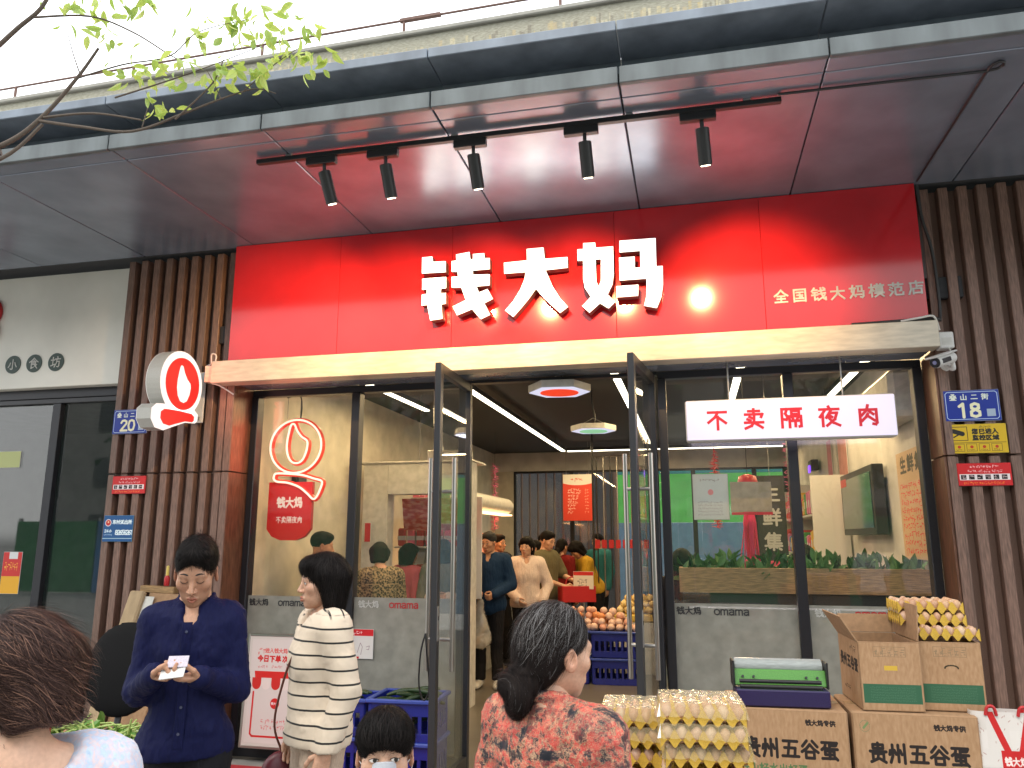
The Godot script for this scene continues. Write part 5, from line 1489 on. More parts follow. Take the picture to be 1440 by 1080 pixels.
	# strings of red tinsel hung from the ceiling
	for k in 4:
		var tz := thing("red_garland", "pink red tinsel garland hanging from the ceiling", "garland", [Vector3(0.30, 3.24, -4.2), Vector3(1.1, 3.24, -3.4), Vector3(-3.1, 3.24, -4.4), Vector3(-2.85, 3.24, -5.4)][k], 0, "tinsel garlands")
		var gb := MB.new()
		for j in 160:
			var p := Vector3(0, -0.5 - j * 0.006, 0)
			var dd := Vector3(rng.randfn(), rng.randfn() * 0.5, rng.randfn()).normalized() * 0.07
			gb.tube([p, p + dd], [0.006, 0.002], 4)
		part(tz, "tinsel", gb.mesh(), tones[3] if k % 2 else tones[0])
		rod(tz, "cord", Vector3.ZERO, Vector3(0, -1.46, 0), 0.003, M.cable, 6)
	# violet insect lamp on the right wall
	var uv := thing("insect_lamp", "small violet insect lamp high on the right wall", "lamp", Vector3(1.62, 2.62, -5.2))
	part(uv, "case", bx(Vector3(0.1, 0.14, 0.26), 0.01), M.black)
	part(uv, "lamp_tube", bx(Vector3(0.02, 0.1, 0.1), 0.006), glow(Color(0.25, 0.08, 1.0), 1.0), Vector3(-0.06, -0.05, 0.02))
	area(uv, "violet_light", Vector3(-0.08, -0.05, 0.02), Vector3(-1, 0, 0), Vector2(0.1, 0.1), Color(0.4, 0.2, 1), 0.05)
	# pink banners on the right wall
	for k in 3:
		var pw := thing("wall_banner", ["salmon pink banner on the right wall beyond the screen", "narrow white banner on the right wall beyond the screen", "rose pink banner on the right wall near the back"][k], "banner", Vector3(1.69, 2.35, -3.5 - k * 0.42), -PI / 2)
		plate(pw, [0.5, 0.1, 0.3][k], [1.2, 0.9, 1.0][k], 0.008, rough_tex(mat([Color(0.62, 0.28, 0.24), Color(0.7, 0.68, 0.64), Color(0.62, 0.2, 0.28)][k], 0.6), M.blotch, Vector3(1, 1, 1)), M.white, Vector3.ZERO)
	# price card on a stand by the shoppers
	im = pic(160, 140, Color(0.84, 0.80, 0.74))
	im.fill_rect(Rect2i(0, 0, 160, 30), Color(0.75, 0.15, 0.12))
	scribble(im, 30, 60, 110, 26, Color(0.35, 0.33, 0.3), 200)
	scribble(im, 30, 98, 110, 26, Color(0.35, 0.33, 0.3), 201)
	var pc := thing("price_card", "white price card with a red top on a stand inside", "price card", Vector3(-1.40, 1.13, -4.35))
	plate(pc, 0.26, 0.22, 0.006, printed(im, 0.5), M.white, Vector3.ZERO)
	rod(pc, "stand", Vector3(0, -1.12, 0), Vector3(0, -0.11, 0), 0.01, M.galv)

var apple_mesh: ArrayMesh
func fruit(label: String, at: Vector3, r: float, m: Material, grp: String) -> void:
	if apple_mesh == null:
		var b := MB.new()
		var pr := []
		for k in 11:
			var a := -PI / 2 + PI * k / 10.0
			pr.append(Vector2(maxf(0.0005, cos(a) * (1.0 - 0.06 * sin(a))), sin(a) * 0.92 - (0.10 * pow(maxf(0.0, 1.0 - cos(a) * 2.2), 2.0) * signf(a) if absf(a) > 1.0 else 0.0)))
		b.lathe(pr, 14)
		apple_mesh = b.mesh()
	var o := single("fruit", apple_mesh, m, label, "fruit", at, Basis.from_euler(Vector3(rng.randf() * 0.8, rng.randf() * 6, rng.randf() * 0.8)).scaled(Vector3(r, r, r) * rng.randf_range(0.93, 1.06)), grp)

func crate(label: String, at: Vector3, yaw: float, w: float, h: float, dp: float, grp: String) -> void:
	var t := thing("plastic_crate", label, "crate", at, yaw, grp)
	var tp := 0.012
	# side walls with ventilation slots, slightly flared
	for s in [1.0, -1.0]:
		for face in 2:
			var L: float = w if face == 0 else dp
			var off: float = (dp if face == 0 else w) / 2.0 - tp
			var bs := Basis(Vector3.UP, 0.0 if face == 0 else PI / 2)
			var wall := MB.new()
			wall.box(Vector3(0, h * 0.12, off * s), Vector3(L - 0.05, h * 0.24, tp), 0.002)
			wall.box(Vector3(0, h * 0.80, off * s), Vector3(L - 0.03, h * 0.36, tp), 0.002)
			var nn := int(L / 0.07)
			for k in nn + 1:
				wall.box(Vector3(-L / 2 + 0.03 + (L - 0.06) * k / nn, h * 0.43, off * s), Vector3(0.026, h * 0.40, tp * 0.9), 0.002)
			part(t, "side", wall.mesh(), M.blue_crate, Vector3.ZERO, bs)
			var rim := MB.new()
			rim.box(Vector3(0, h - 0.012, (off + 0.012) * s), Vector3(L + 0.02, 0.026, 0.034), 0.006)
			part(t, "rim", rim.mesh(), M.crate_rim, Vector3.ZERO, bs)
	for sx in [-1.0, 1.0]:
		for sz in [-1.0, 1.0]:
			part(t, "corner", bx(Vector3(0.036, h - 0.03, 0.036), 0.01), M.blue_crate, Vector3(sx * (w / 2 - 0.02), h / 2 - 0.012, sz * (dp / 2 - 0.02)))
	part(t, "base", bx(Vector3(w - 0.03, 0.012, dp - 0.03), 0.002), M.blue_crate, Vector3(0, 0.008, 0))

# ---------------------------------------------------------------- things in and at the windows
func window_things() -> void:
	# framed order poster standing outside the left window
	var im := pic(360, 560, Color(0.80, 0.76, 0.73))
	var rd := Color(0.78, 0.10, 0.10)
	im.fill_rect(Rect2i(16, 16, 328, 528), Color(0.83, 0.78, 0.76))
	write(im, "进入钱大妈小程序", 98, 62, 26, 2.0, Color(0.82, 0.35, 0.33), 1.06)
	scribble(im, 54, 64, 48, 20, Color(0.82, 0.35, 0.33), 300)
	write(im, "今日下单", 56, 100, 34, 3.4, rd, 1.06)
	write(im, "次日自提", 208, 100, 34, 3.4, rd, 1.06)
	scribble(im, 62, 150, 60, 13, Color(0.8, 0.4, 0.4), 301)
	scribble(im, 146, 150, 60, 13, Color(0.8, 0.4, 0.4), 302)
	scribble(im, 230, 150, 70, 13, Color(0.8, 0.4, 0.4), 303)
	for y in range(182, 216):
		var o := int((216 - y) * 0.35)
		im.fill_rect(Rect2i(34 + 12 - o / 2 + 4, y, 292 - 8 - 24 + o, 1), Color(0.80, 0.12, 0.10))
	for k in 5:
		var cx := 62 + k * 58
		var cc: Color = Color(0.78, 0.13, 0.11) if k % 2 == 0 else Color(0.87, 0.80, 0.78)
		im.fill_rect(Rect2i(cx - 27, 216, 54, 34), cc)
		disc(im, cx, 250, 26, cc)
	for q in [[48, 290, 48, 500], [48, 500, 60, 512], [60, 512, 306, 512], [306, 512, 316, 500], [316, 500, 316, 290]]:
		dot_line(im, Vector2(q[0], q[1]), Vector2(q[2], q[3]), 5.0, rd)
	disc(im, 182, 345, 27, rd)
	write(im, "钱大妈", 160, 338, 14, 1.2, Color(0.9, 0.85, 0.85), 1.05)
	for j in 2:
		scribble(im, 106, 424 + j * 30, 150, 16, Color(0.82, 0.4, 0.4), 310 + j)
	var t := thing("poster_frame", "white framed order poster with a red shop drawing standing by the left window", "poster", Vector3(-3.145, 0.11, 0.16))
	var bs := Basis(Vector3(1, 0, 0), -0.06)
	part(t, "print", sheet(0.50, 0.785), printed(im, 0.35), Vector3(0, 0.41, 0.012), bs)
	part(t, "back_board", bx(Vector3(0.52, 0.80, 0.012), 0.002), M.white, Vector3(0, 0.41, 0.002), bs)
	for s in [-1.0, 1.0]:
		part(t, "frame_side", bx(Vector3(0.018, 0.82, 0.026), 0.003), M.steel, Vector3(s * 0.259, 0.41, 0.006), bs)
		part(t, "frame_end", bx(Vector3(0.50, 0.018, 0.0255), 0.003), M.steel, Vector3(0, 0.41 + s * 0.401, 0.006 - s * 0.024), bs)
	# little red-topped price tag on the left window
	im = pic(128, 150, Color(0.85, 0.83, 0.81))
	im.fill_rect(Rect2i(0, 0, 128, 34), Color(0.80, 0.10, 0.13))
	scribble(im, 12, 8, 60, 16, Color(0.95, 0.9, 0.9), 320)
	for q in [[40, 120, 56, 70], [56, 70, 68, 90], [68, 90, 60, 130], [90, 90, 108, 84], [108, 84, 104, 104], [104, 104, 92, 102]]:
		dot_line(im, Vector2(q[0], q[1]), Vector2(q[2], q[3]), 1.0, Color(0.5, 0.35, 0.4))
	im.fill_rect(Rect2i(0, 140, 50, 10), Color(0.80, 0.10, 0.13))
	var pt := thing("price_tag", "white price tag with a red top on the frosted left window", "price tag", Vector3(-2.52, 0.86, 0.02))
	plate(pt, 0.19, 0.22, 0.003, printed(im, 0.4), M.white, Vector3.ZERO)
	# right window: framed certificate, cardboard sheet
	im = pic(200, 250, Color(0.72, 0.74, 0.70))
	scribble(im, 40, 26, 120, 12, Color(0.5, 0.45, 0.42), 330)
	disc(im, 100, 100, 16, Color(0.8, 0.5, 0.48))
	for j in 5:
		scribble(im, 24, 150 + j * 17, 150, 9, Color(0.55, 0.52, 0.5), 331 + j)
	var ce := thing("certificate", "white framed certificate hung inside the right window", "certificate", Vector3(0.14, 1.955, -0.09))
	plate(ce, 0.255, 0.335, 0.01, printed(im, 0.3), M.galv, Vector3.ZERO)
	var cb := thing("cardboard_sheet", "blank cardboard sheet stuck behind the right window", "cardboard", Vector3(0.42, 1.95, -0.06))
	part(cb, "sheet", bx(Vector3(0.285, 0.215, 0.005), 0.001), rough_tex(mat(Color(0.33, 0.27, 0.17), 0.85), M.blotch, Vector3(2, 2, 2)), Vector3.ZERO, Basis(Vector3(0, 0, 1), -0.01))
	part(cb, "red_edge", bx(Vector3(0.285, 0.02, 0.004), 0.001), M.red, Vector3(0.003, -0.119, 0))
	# doorstep mat
	var mt := MB.new()
	mt.box(Vector3(0, 0.012, 0), Vector3(1.9, 0.016, 1.3), 0.004)
	single("door_mat", mt.mesh(), rough_tex(mat(Color(0.5, 0.02, 0.03), 0.9), M.speck, Vector3(6, 6, 6)), "red carpet mat on the pavement before the left window", "mat", Vector3(-2.75, 0, 0.95))

# ---------------------------------------------------------------- eggs, boxes, crates outside
var egg_mesh: ArrayMesh
var tray_mesh: ArrayMesh

func tray_at(i: int, j: int) -> Vector3:
	var u := i / 48.0
	var q := j / 40.0
	var cu := cos(TAU * u * 6.0)
	var cq := cos(TAU * q * 5.0)
	return Vector3((u - 0.5) * 0.29, 0.030 + 0.0105 * (cu + cq) + 0.006 * cu * cq, (q - 0.5) * 0.245)

func film_at(i: int, j: int, at: Vector3) -> Vector3:
	var u := i / 26.0 - 0.5
	var q := j / 26.0 - 0.5
	var y := 0.075 - 0.004 * noise.get_noise_2d(u * 2.2 + at.x, q * 2.2 + at.z) - 0.002 * cos(u * TAU * 6) * cos(q * TAU * 5)
	if maxf(absf(u), absf(q)) > 0.47:
		y = 0.03 + 0.01 * noise.get_noise_2d(u * 3.0, q * 3.0)
	return Vector3(u * 0.31, y, q * 0.265)

func tray_shape() -> ArrayMesh:
	# moulded pulp: 6 x 5 cups, upright cones between them, a scalloped skirt
	var b := MB.new()
	var nx := 48
	var nz := 40
	for i in nx:
		for j in nz:
			b.quad(tray_at(i, j + 1), tray_at(i + 1, j + 1), tray_at(i + 1, j), tray_at(i, j))
	# skirt: follows the edge wave down to a zigzag
	for i in nx:
		for s in [0, 1]:
			var j: int = 0 if s == 0 else nz
			var a: Vector3 = tray_at(i, j)
			var c: Vector3 = tray_at(i + 1, j)
			var o := Vector3(0, 0, -0.004 if s == 0 else 0.004)
			var ya := 0.013 - 0.013 * cos(TAU * 6.0 * i / nx)
			var yc := 0.012 - 0.012 * cos(TAU * 6.0 * (i + 1) / nx)
			b.quad_out(Vector3(a.x, ya, a.z) + o, Vector3(c.x, yc, c.z) + o, c, a, o)
	for j in nz:
		for s in [0, 1]:
			var i: int = 0 if s == 0 else nx
			var a: Vector3 = tray_at(i, j)
			var c: Vector3 = tray_at(i, j + 1)
			var o := Vector3(-0.004 if s == 0 else 0.004, 0, 0)
			var ya := 0.012 - 0.012 * cos(TAU * 5.0 * j / nz)
			var yc := 0.012 - 0.012 * cos(TAU * 5.0 * (j + 1) / nz)
			b.quad_out(Vector3(a.x, ya, a.z) + o, Vector3(c.x, yc, c.z) + o, c, a, o)
	return b.mesh()

func egg_tray(label: String, at: Vector3, yaw: float, grp: String, all_eggs: bool, film := false) -> void:
	if egg_mesh == null:
		var b := MB.new()
		var pr := []
		for k in 11:
			var a := -PI / 2 + PI * k / 10.0
			pr.append(Vector2(maxf(0.0004, 0.0215 * cos(a) * (1.0 - 0.13 * sin(a))), 0.028 * sin(a)))
		b.lathe(pr, 14)
		egg_mesh = b.mesh()
		tray_mesh = tray_shape()
	var t := thing("egg_tray", label, "egg tray", at, yaw, grp)
	part(t, "pulp_tray", tray_mesh, M.tray)
	for i in 6:
		for j in 5:
			if not all_eggs and i > 0 and i < 5 and j < 4:
				continue
			part(t, "egg", egg_mesh, [M.egg, M.egg_b, M.egg_c, M.egg_d][rng.randi() % 4], Vector3((i + 0.5) / 6.0 * 0.29 - 0.145, 0.0385, (j + 0.5) / 5.0 * 0.245 - 0.1225), Basis.from_euler(Vector3(rng.randfn() * 0.16, rng.randf() * 6, rng.randfn() * 0.16)).scaled(Vector3.ONE * rng.randf_range(0.93, 1.05)))
	if film:
		var f := MB.new()
		var n := 26
		for i in n:
			for j in n:
				f.quad(film_at(i, j + 1, at), film_at(i + 1, j + 1, at), film_at(i + 1, j, at), film_at(i, j, at))
		part(t, "cling_film", f.mesh(), M.film)

func carton(label: String, at: Vector3, yaw: float, s: Vector3, face: Image, grp: String) -> Node3D:
	var t := thing("cardboard_box", label, "box", at, yaw, grp)
	part(t, "body", bx(s, 0.006), M.card, Vector3(0, s.y / 2, 0))
	part(t, "print", sheet(s.x - 0.014, s.y - 0.014), printed(face, 0.8), Vector3(0, s.y / 2, s.z / 2 + 0.0012))
	blk(t, "tape", Vector3(-s.x / 2 + 0.008, s.y, -0.03), Vector3(s.x / 2 - 0.008, s.y + 0.001, 0.03), rough_tex(mat(Color(0.42, 0.28, 0.15), 0.25), M.fine, Vector3(3, 3, 3)), 0.0)
	return t

func card_image(w: int, h: int, sd: int) -> Image:
	var im := pic(w, h, Color(0.63, 0.49, 0.36))
	for y in h:
		for x in w:
			var q := noise.get_noise_3d(x * 0.006, y * 0.002, sd) * 0.05 + noise.get_noise_3d(x * 0.05, y * 0.05, sd) * 0.02
			im.set_pixel(x, y, Color(0.635 + q, 0.50 + q, 0.37 + q))
	return im

func pavement_goods() -> void:
	var ink_c := Color(0.10, 0.06, 0.05)
	# two rows of large egg cartons; the upper pair carries the print that shows
	for k in 2:
		var im := card_image(540, 420, 3 + k)
		write(im, "钱大妈专供", 352, 34, 26, 2.4, ink_c, 1.06)
		write(im, "贵州五谷蛋", 56, 120, 84, 6.6, ink_c, 1.06)
		write(im, "好山好水出好蛋", 40, 228, 42, 3.0, Color(0.30, 0.42, 0.26), 1.06)
		scribble(im, 60, 290, 240, 10, Color(0.36, 0.33, 0.26), 400 + k)
		write(im, "大码蛋", 390, 312, 28, 2.6, ink_c, 1.05)
		write(im, "(L)", 482, 312, 26, 2.0, ink_c, 0.55)
		for q in 20:
			var a := TAU * q / 20.0
			disc(im, 48 + cos(a) * 22, 52 + sin(a) * 24, 2.2, Color(0.45, 0.46, 0.33))
		dot_line(im, Vector2(42, 60), Vector2(60, 40), 5, Color(0.42, 0.50, 0.32))
		var x: float = [0.385, 0.925][k]
		var nm: String = ["cardboard egg box under the cling film wrapper", "cardboard egg box under the opened boxes"][k]
		var z: float = [1.62, 1.60][k]
		carton(nm, Vector3(x, 0.445, z), [0.0, 0.02][k], Vector3(0.525, 0.435, 0.42), im, "large egg boxes")
		carton("cardboard egg box at the bottom of the %s stack" % ["cling film wrapper's", "opened boxes'"][k], Vector3(x + 0.01, 0.006, z - 0.01), 0.01 - 0.02 * k, Vector3(0.525, 0.435, 0.42), im, "large egg boxes")
	# opened cartons on top, flaps up
	for k in 2:
		var w := 0.265
		var h := 0.30
		var d := 0.40
		var t := thing("opened_box", ["opened empty cardboard box with its flaps up", "opened cardboard box holding two egg trays"][k], "box", [Vector3(0.845, 0.884, 1.59), Vector3(1.125, 0.884, 1.53)][k], [0.05, 0.0][k], "opened egg boxes")
		var im := card_image(300, 340, 9 + k)
		for q in [[70, 20, 230, 20], [230, 20, 230, 70], [230, 70, 70, 70], [70, 70, 70, 20], [115, 20, 115, 70], [175, 20, 175, 70]]:
			dot_line(im, Vector2(q[0], q[1]), Vector2(q[2], q[3]), 1.0, Color(0.48, 0.40, 0.30))
		for j in 5:
			scribble(im, 74 + j * 32, 26, 34, 22, Color(0.50, 0.42, 0.32), 540 + j)
			scribble(im, 74 + j * 32, 52, 34, 12, Color(0.50, 0.42, 0.32), 550 + j)
		im.fill_rect(Rect2i(6, 210, 288, 96), Color(0.17, 0.35, 0.25))
		for j in 6:
			scribble(im, 40, 222 + j * 13, 225, 7, Color(0.30, 0.43, 0.33), 500 + j)
		if k == 0:
			im.fill_rect(Rect2i(118, 116, 66, 24), Color(0.76, 0.62, 0.22))
		else:
			for q in 14:
				var a := PI + PI * q / 13.0
				disc(im, 152 + cos(a) * 32, 128 + sin(a) * 14, 4, Color(0.15, 0.12, 0.04))
		blk(t, "front", Vector3(-w / 2, 0, d / 2 - 0.006), Vector3(w / 2, h, d / 2), M.card, 0.001)
		part(t, "print", sheet(w - 0.006, h - 0.008), printed(im, 0.8), Vector3(0, h / 2, d / 2 + 0.0012))
		blk(t, "back", Vector3(-w / 2, 0, -d / 2), Vector3(w / 2, h, -d / 2 + 0.006), M.card, 0.001)
		blk(t, "side", Vector3(-w / 2, 0, -d / 2 + 0.0065), Vector3(-w / 2 + 0.006, h, d / 2 - 0.0065), M.card, 0.001)
		blk(t, "side", Vector3(w / 2 - 0.006, 0, -d / 2 + 0.0065), Vector3(w / 2, h, d / 2 - 0.0065), M.card, 0.001)
		blk(t, "base", Vector3(-w / 2 + 0.007, 0.001, -d / 2 + 0.007), Vector3(w / 2 - 0.007, 0.008, d / 2 - 0.007), M.card_in, 0.001)
		if k == 0:
			var si := card_image(320, 260, 20)
			write(si, "贵州五谷蛋", 20, 70, 54, 5.0, ink_c, 1.06)
			scribble(si, 190, 24, 110, 16, ink_c, 520)
			scribble(si, 60, 200, 110, 14, ink_c, 521)
			part(t, "side_print", sheet(d - 0.02, h - 0.01), printed(si, 0.8), Vector3(-w / 2 - 0.0012, h / 2, 0), Basis(Vector3.UP, -PI / 2))
			# flaps
			part(t, "flap", bx(Vector3(0.006, 0.13, d - 0.02), 0.001), M.card, Vector3(-w / 2 - 0.035, h + 0.055, 0.0), Basis(Vector3(0, 0, 1), 0.55))
			part(t, "flap", bx(Vector3(w, 0.09, 0.006), 0.001), M.card_in, Vector3(0.01, h + 0.045, -d / 2 - 0.012), Basis(Vector3(1, 0, 0), -0.25))
			part(t, "flap", bx(Vector3(0.006, 0.16, d - 0.02), 0.001), M.card, Vector3(w / 2 + 0.004, h + 0.085, 0.0), Basis(Vector3(0, 0, 1), -0.06))
	egg_tray("yellow egg tray in the opened box, lower of the two", Vector3(1.125, 1.186, 1.57), 0.03, "trays in the opened box", true)
	egg_tray("yellow egg tray in the opened box, lying under the topmost one", Vector3(1.10, 1.242, 1.50), -0.02, "trays in the opened box", true)
	egg_tray("yellow egg tray in the opened box, topmost", Vector3(1.10, 1.298, 1.48), -0.03, "trays in the opened box", true)
	# stacks of wrapped trays near the camera
	var table := thing("egg_table", "low table under the stacked egg trays", "table", Vector3(-0.03, 0, 2.72))
	blk(table, "top", Vector3(-0.36, 0.71, -0.32), Vector3(0.36, 0.75, 0.34), M.pine)
	for sx in [-1.0, 1.0]:
		for sz in [-1.0, 1.0]:
			blk(table, "leg", Vector3(sx * 0.32 - 0.02, 0.003, sz * 0.28 - 0.02), Vector3(sx * 0.32 + 0.02, 0.709, sz * 0.28 + 0.02), M.pine)
	var words := ["bottom", "second", "third", "fourth", "topmost"]
	for k in 5:
		egg_tray("film wrapped yellow egg tray, %s of the tall stack on the low table" % words[k], Vector3(-0.0 + [0.012, -0.006, 0.008, 0.0, -0.004][k], 0.752 + k * 0.067, 2.80 + [0.0, 0.01, -0.012, 0.004, -0.01][k]), [0.06, 0.02, 0.09, 0.04, 0.07][k], "tall stack of egg trays", k == 4 or k == 2, k >= 2)
	for k in 4:
		egg_tray("film wrapped yellow egg tray, %s of the short stack on the low table" % ["bottom", "second", "third", "topmost"][k], Vector3(-0.235 + [0.0, 0.008, -0.006, 0.004][k], 0.752 + k * 0.067, 2.58), [0.0, 0.08, -0.05, 0.05][k], "short stack of egg trays", k == 3, k >= 2)
	# cling film rolls in their boxes
	for k in 2:
		var im := pic(320, 60, Color(0.82, 0.78, 0.78))
		scribble(im, 8, 8, 90, 18, Color(0.75, 0.12, 0.1), 600 + k)
		disc(im, 40, 40, 12, Color(0.75, 0.15, 0.1)); disc(im, 84, 40, 11, Color(0.75, 0.15, 0.1))
		im.fill_rect(Rect2i(130, 0, 80, 60), Color(0.2, 0.12, 0.55))
		scribble(im, 150, 18, 44, 22, Color(0.85, 0.85, 0.9), 602)
		scribble(im, 224, 20, 90, 18, Color(0.75, 0.6, 0.15), 603)
		var c := thing("film_box", ["white cling film box with red fruit print, beside the egg trays", "white cling film box with purple print lying on the other one"][k], "box", Vector3(-0.17, 0.752 + k * 0.085, 3.13), 0.05, "cling film boxes")
		part(c, "box", bx(Vector3(0.30, 0.08, 0.08), 0.004), M.white, Vector3(0, 0.042, 0))
		part(c, "print", sheet(0.292, 0.072), printed(im, 0.4), Vector3(0, 0.042, 0.0412))
		part(c, "print", sheet(0.292, 0.072), printed(im, 0.4), Vector3(0, 0.0832, 0), Basis(Vector3(1, 0, 0), -PI / 2))
	blk(table, "front_shelf", Vector3(-0.36, 0.711, 0.342), Vector3(0.30, 0.75, 0.50), M.pine)
	# cling film wrapping machine
	var wm := thing("film_wrapper", "green and black cling film wrapper on the egg box", "wrapper", Vector3(0.37, 0.8835, 1.72), 0.06)
	var purple := rough_tex(mat(Color(0.022, 0.012, 0.075), 0.3), M.fine, Vector3(3, 3, 3))
	var green := rough_tex(mat(Color(0.10, 0.32, 0.05), 0.4), M.fine, Vector3(3, 3, 3))
	part(wm, "base", bx(Vector3(0.42, 0.075, 0.16), 0.006), purple, Vector3(0, 0.0385, 0.02))
	part(wm, "bracket", bx(Vector3(0.42, 0.075, 0.012), 0.003), green, Vector3(0, 0.118, 0.02), Basis(Vector3(1, 0, 0), -0.35))
	for x in [-0.17, -0.12, 0.12, 0.17]:
		rod(wm, "screw", Vector3(x, 0.122, 0.026), Vector3(x, 0.125, 0.034), 0.006, M.black, 8)
	rod(wm, "bar", Vector3(-0.19, 0.088, 0.085), Vector3(0.18, 0.088, 0.085), 0.009, M.black)
	rod(wm, "bar", Vector3(-0.19, 0.108, 0.065), Vector3(0.18, 0.108, 0.065), 0.009, M.black)
	var roll := MB.new()
	roll.tube([Vector3(-0.205, 0.165, -0.03), Vector3(-0.2, 0.165, -0.03), Vector3(0.2, 0.165, -0.03), Vector3(0.205, 0.165, -0.03)], [0.02, 0.036, 0.036, 0.02], 20)
	part(wm, "film_roll", roll.mesh(), rough_tex(mat(Color(0.34, 0.37, 0.36), 0.16), M.blotch, Vector3(3, 20, 20)))
	for x in [-0.213, 0.213]:
		part(wm, "end_plate", bx(Vector3(0.01, 0.12, 0.11), 0.003), M.black, Vector3(x, 0.135, -0.005))
	# shopping bag
	var sbm := pic(256, 256, Color(0.80, 0.78, 0.76))
	var r2 := RandomNumberGenerator.new()
	r2.seed = 5
	for k in 90:
		var p := Vector2(r2.randf() * 256, r2.randf() * 256)
		dot_line(sbm, p, p + Vector2(r2.randfn() * 5, 4), 0.8, Color(0.62, 0.45, 0.42))
	for q in [[60, 0, 110, 110], [190, 0, 150, 110]]:
		for w in 8:
			dot_line(sbm, Vector2(q[0] + w * 2.6, q[1]), Vector2(q[2] + w * 2.6, q[3]), 2.2, Color(0.72, 0.06, 0.07))
	sbm.fill_rect(Rect2i(92, 100, 96, 88), Color(0.72, 0.06, 0.07))
	write(sbm, "钱大妈", 100, 116, 24, 2.2, Color(0.88, 0.82, 0.8), 1.05)
	sbm.fill_rect(Rect2i(104, 152, 70, 6), Color(0.88, 0.82, 0.8))
	var bag := thing("shopping_bag", "white shopping bag with red handles standing by the egg boxes", "bag", Vector3(1.315, 0, 1.74))
	var bm := MB.new()
	var rows := []
	for i in 13:
		var y := 0.9 * i / 12.0
		var row := []
		for j in 25:
			var a := TAU * j / 24.0
			var w := 0.15 - 0.008 * sin(y * 9.0)
			var dd := 0.10 * (1.0 - 0.6 * y / 0.9)
			var e := 0.35
			var cx := signf(cos(a)) * pow(absf(cos(a)), e) * w
			var cz := signf(sin(a)) * pow(absf(sin(a)), e) * dd
			row.append(Vector3(cx, y, cz + 0.012 * noise.get_noise_3d(cx * 0.9, y * 0.7, 3)))
		rows.append(row)
	for i in 12:
		for j in 24:
			bm.quad(rows[i][j + 1], rows[i][j], rows[i + 1][j], rows[i + 1][j + 1])
	for i in bm.v.size():
		bm.uv[i] = Vector2(bm.v[i].x / 0.31 + 0.5, clampf((0.9 - bm.v[i].y) / 0.40, 0, 1))
	part(bag, "body", bm.mesh(), printed(sbm, 0.6))
	for q in [-0.065, 0.065]:
		pipe(bag, "handle", [Vector3(q - 0.022, 0.885, 0.045), Vector3(q - 0.015, 0.915, 0.048), Vector3(q, 0.925, 0.05), Vector3(q + 0.015, 0.915, 0.048), Vector3(q + 0.022, 0.885, 0.045)], 0.007, M.red)
	# cucumbers in blue crates before the left window
	for k in 2:
		crate("blue plastic crate before the frosted window, %s of its stack" % ["bottom", "top"][k], Vector3(-2.0, 0.024 + k * 0.272, 0.36), 0.04, 0.47, 0.28, 0.38, "crates by the left door")
	crate("blue plastic crate of greens squeezed beside the cucumber crates", Vector3(-2.47, 0.30, 0.30), 0.0, 0.36, 0.25, 0.30, "crates by the left door")
	crate("blue plastic crate standing under the crate of greens", Vector3(-2.47, 0.024, 0.30), 0.0, 0.36, 0.27, 0.30, "crates by the left door")
	for k in 26:
		cucumber("dark green cucumber lying in the top blue crate", Vector3(-2.0 + rng.randf_range(-0.12, 0.16), 0.40 + 0.008 * k, 0.36 + rng.randf_range(-0.11, 0.10)), rng.randf_range(-0.5, 0.9))
	for k in 8:
		cucumber("dark green cucumber lying in the small crate beside", Vector3(-2.47 + rng.randf_range(-0.06, 0.06), 0.46 + 0.016 * k, 0.30 + rng.randf_range(-0.06, 0.06)), rng.randf_range(-0.6, 0.6))

var cuke: ArrayMesh
func cucumber(label: String, at: Vector3, yaw: float) -> void:
	if cuke == null:
		var b := MB.new()
		var pts := []
		var rr := []
		for i in 9:
			var t := i / 8.0
			pts.append(Vector3((t - 0.5) * 0.24, 0.012 * sin(PI * t), 0))
			rr.append(0.019 * pow(sin(PI * (0.06 + 0.88 * t)), 0.45))
		b.tube(pts, rr, 10)
		cuke = b.mesh()
	single("cucumber", cuke, M.cucumber, label, "cucumber", at, Basis.from_euler(Vector3(0, yaw, rng.randfn() * 0.14)), "cucumbers in the crates")

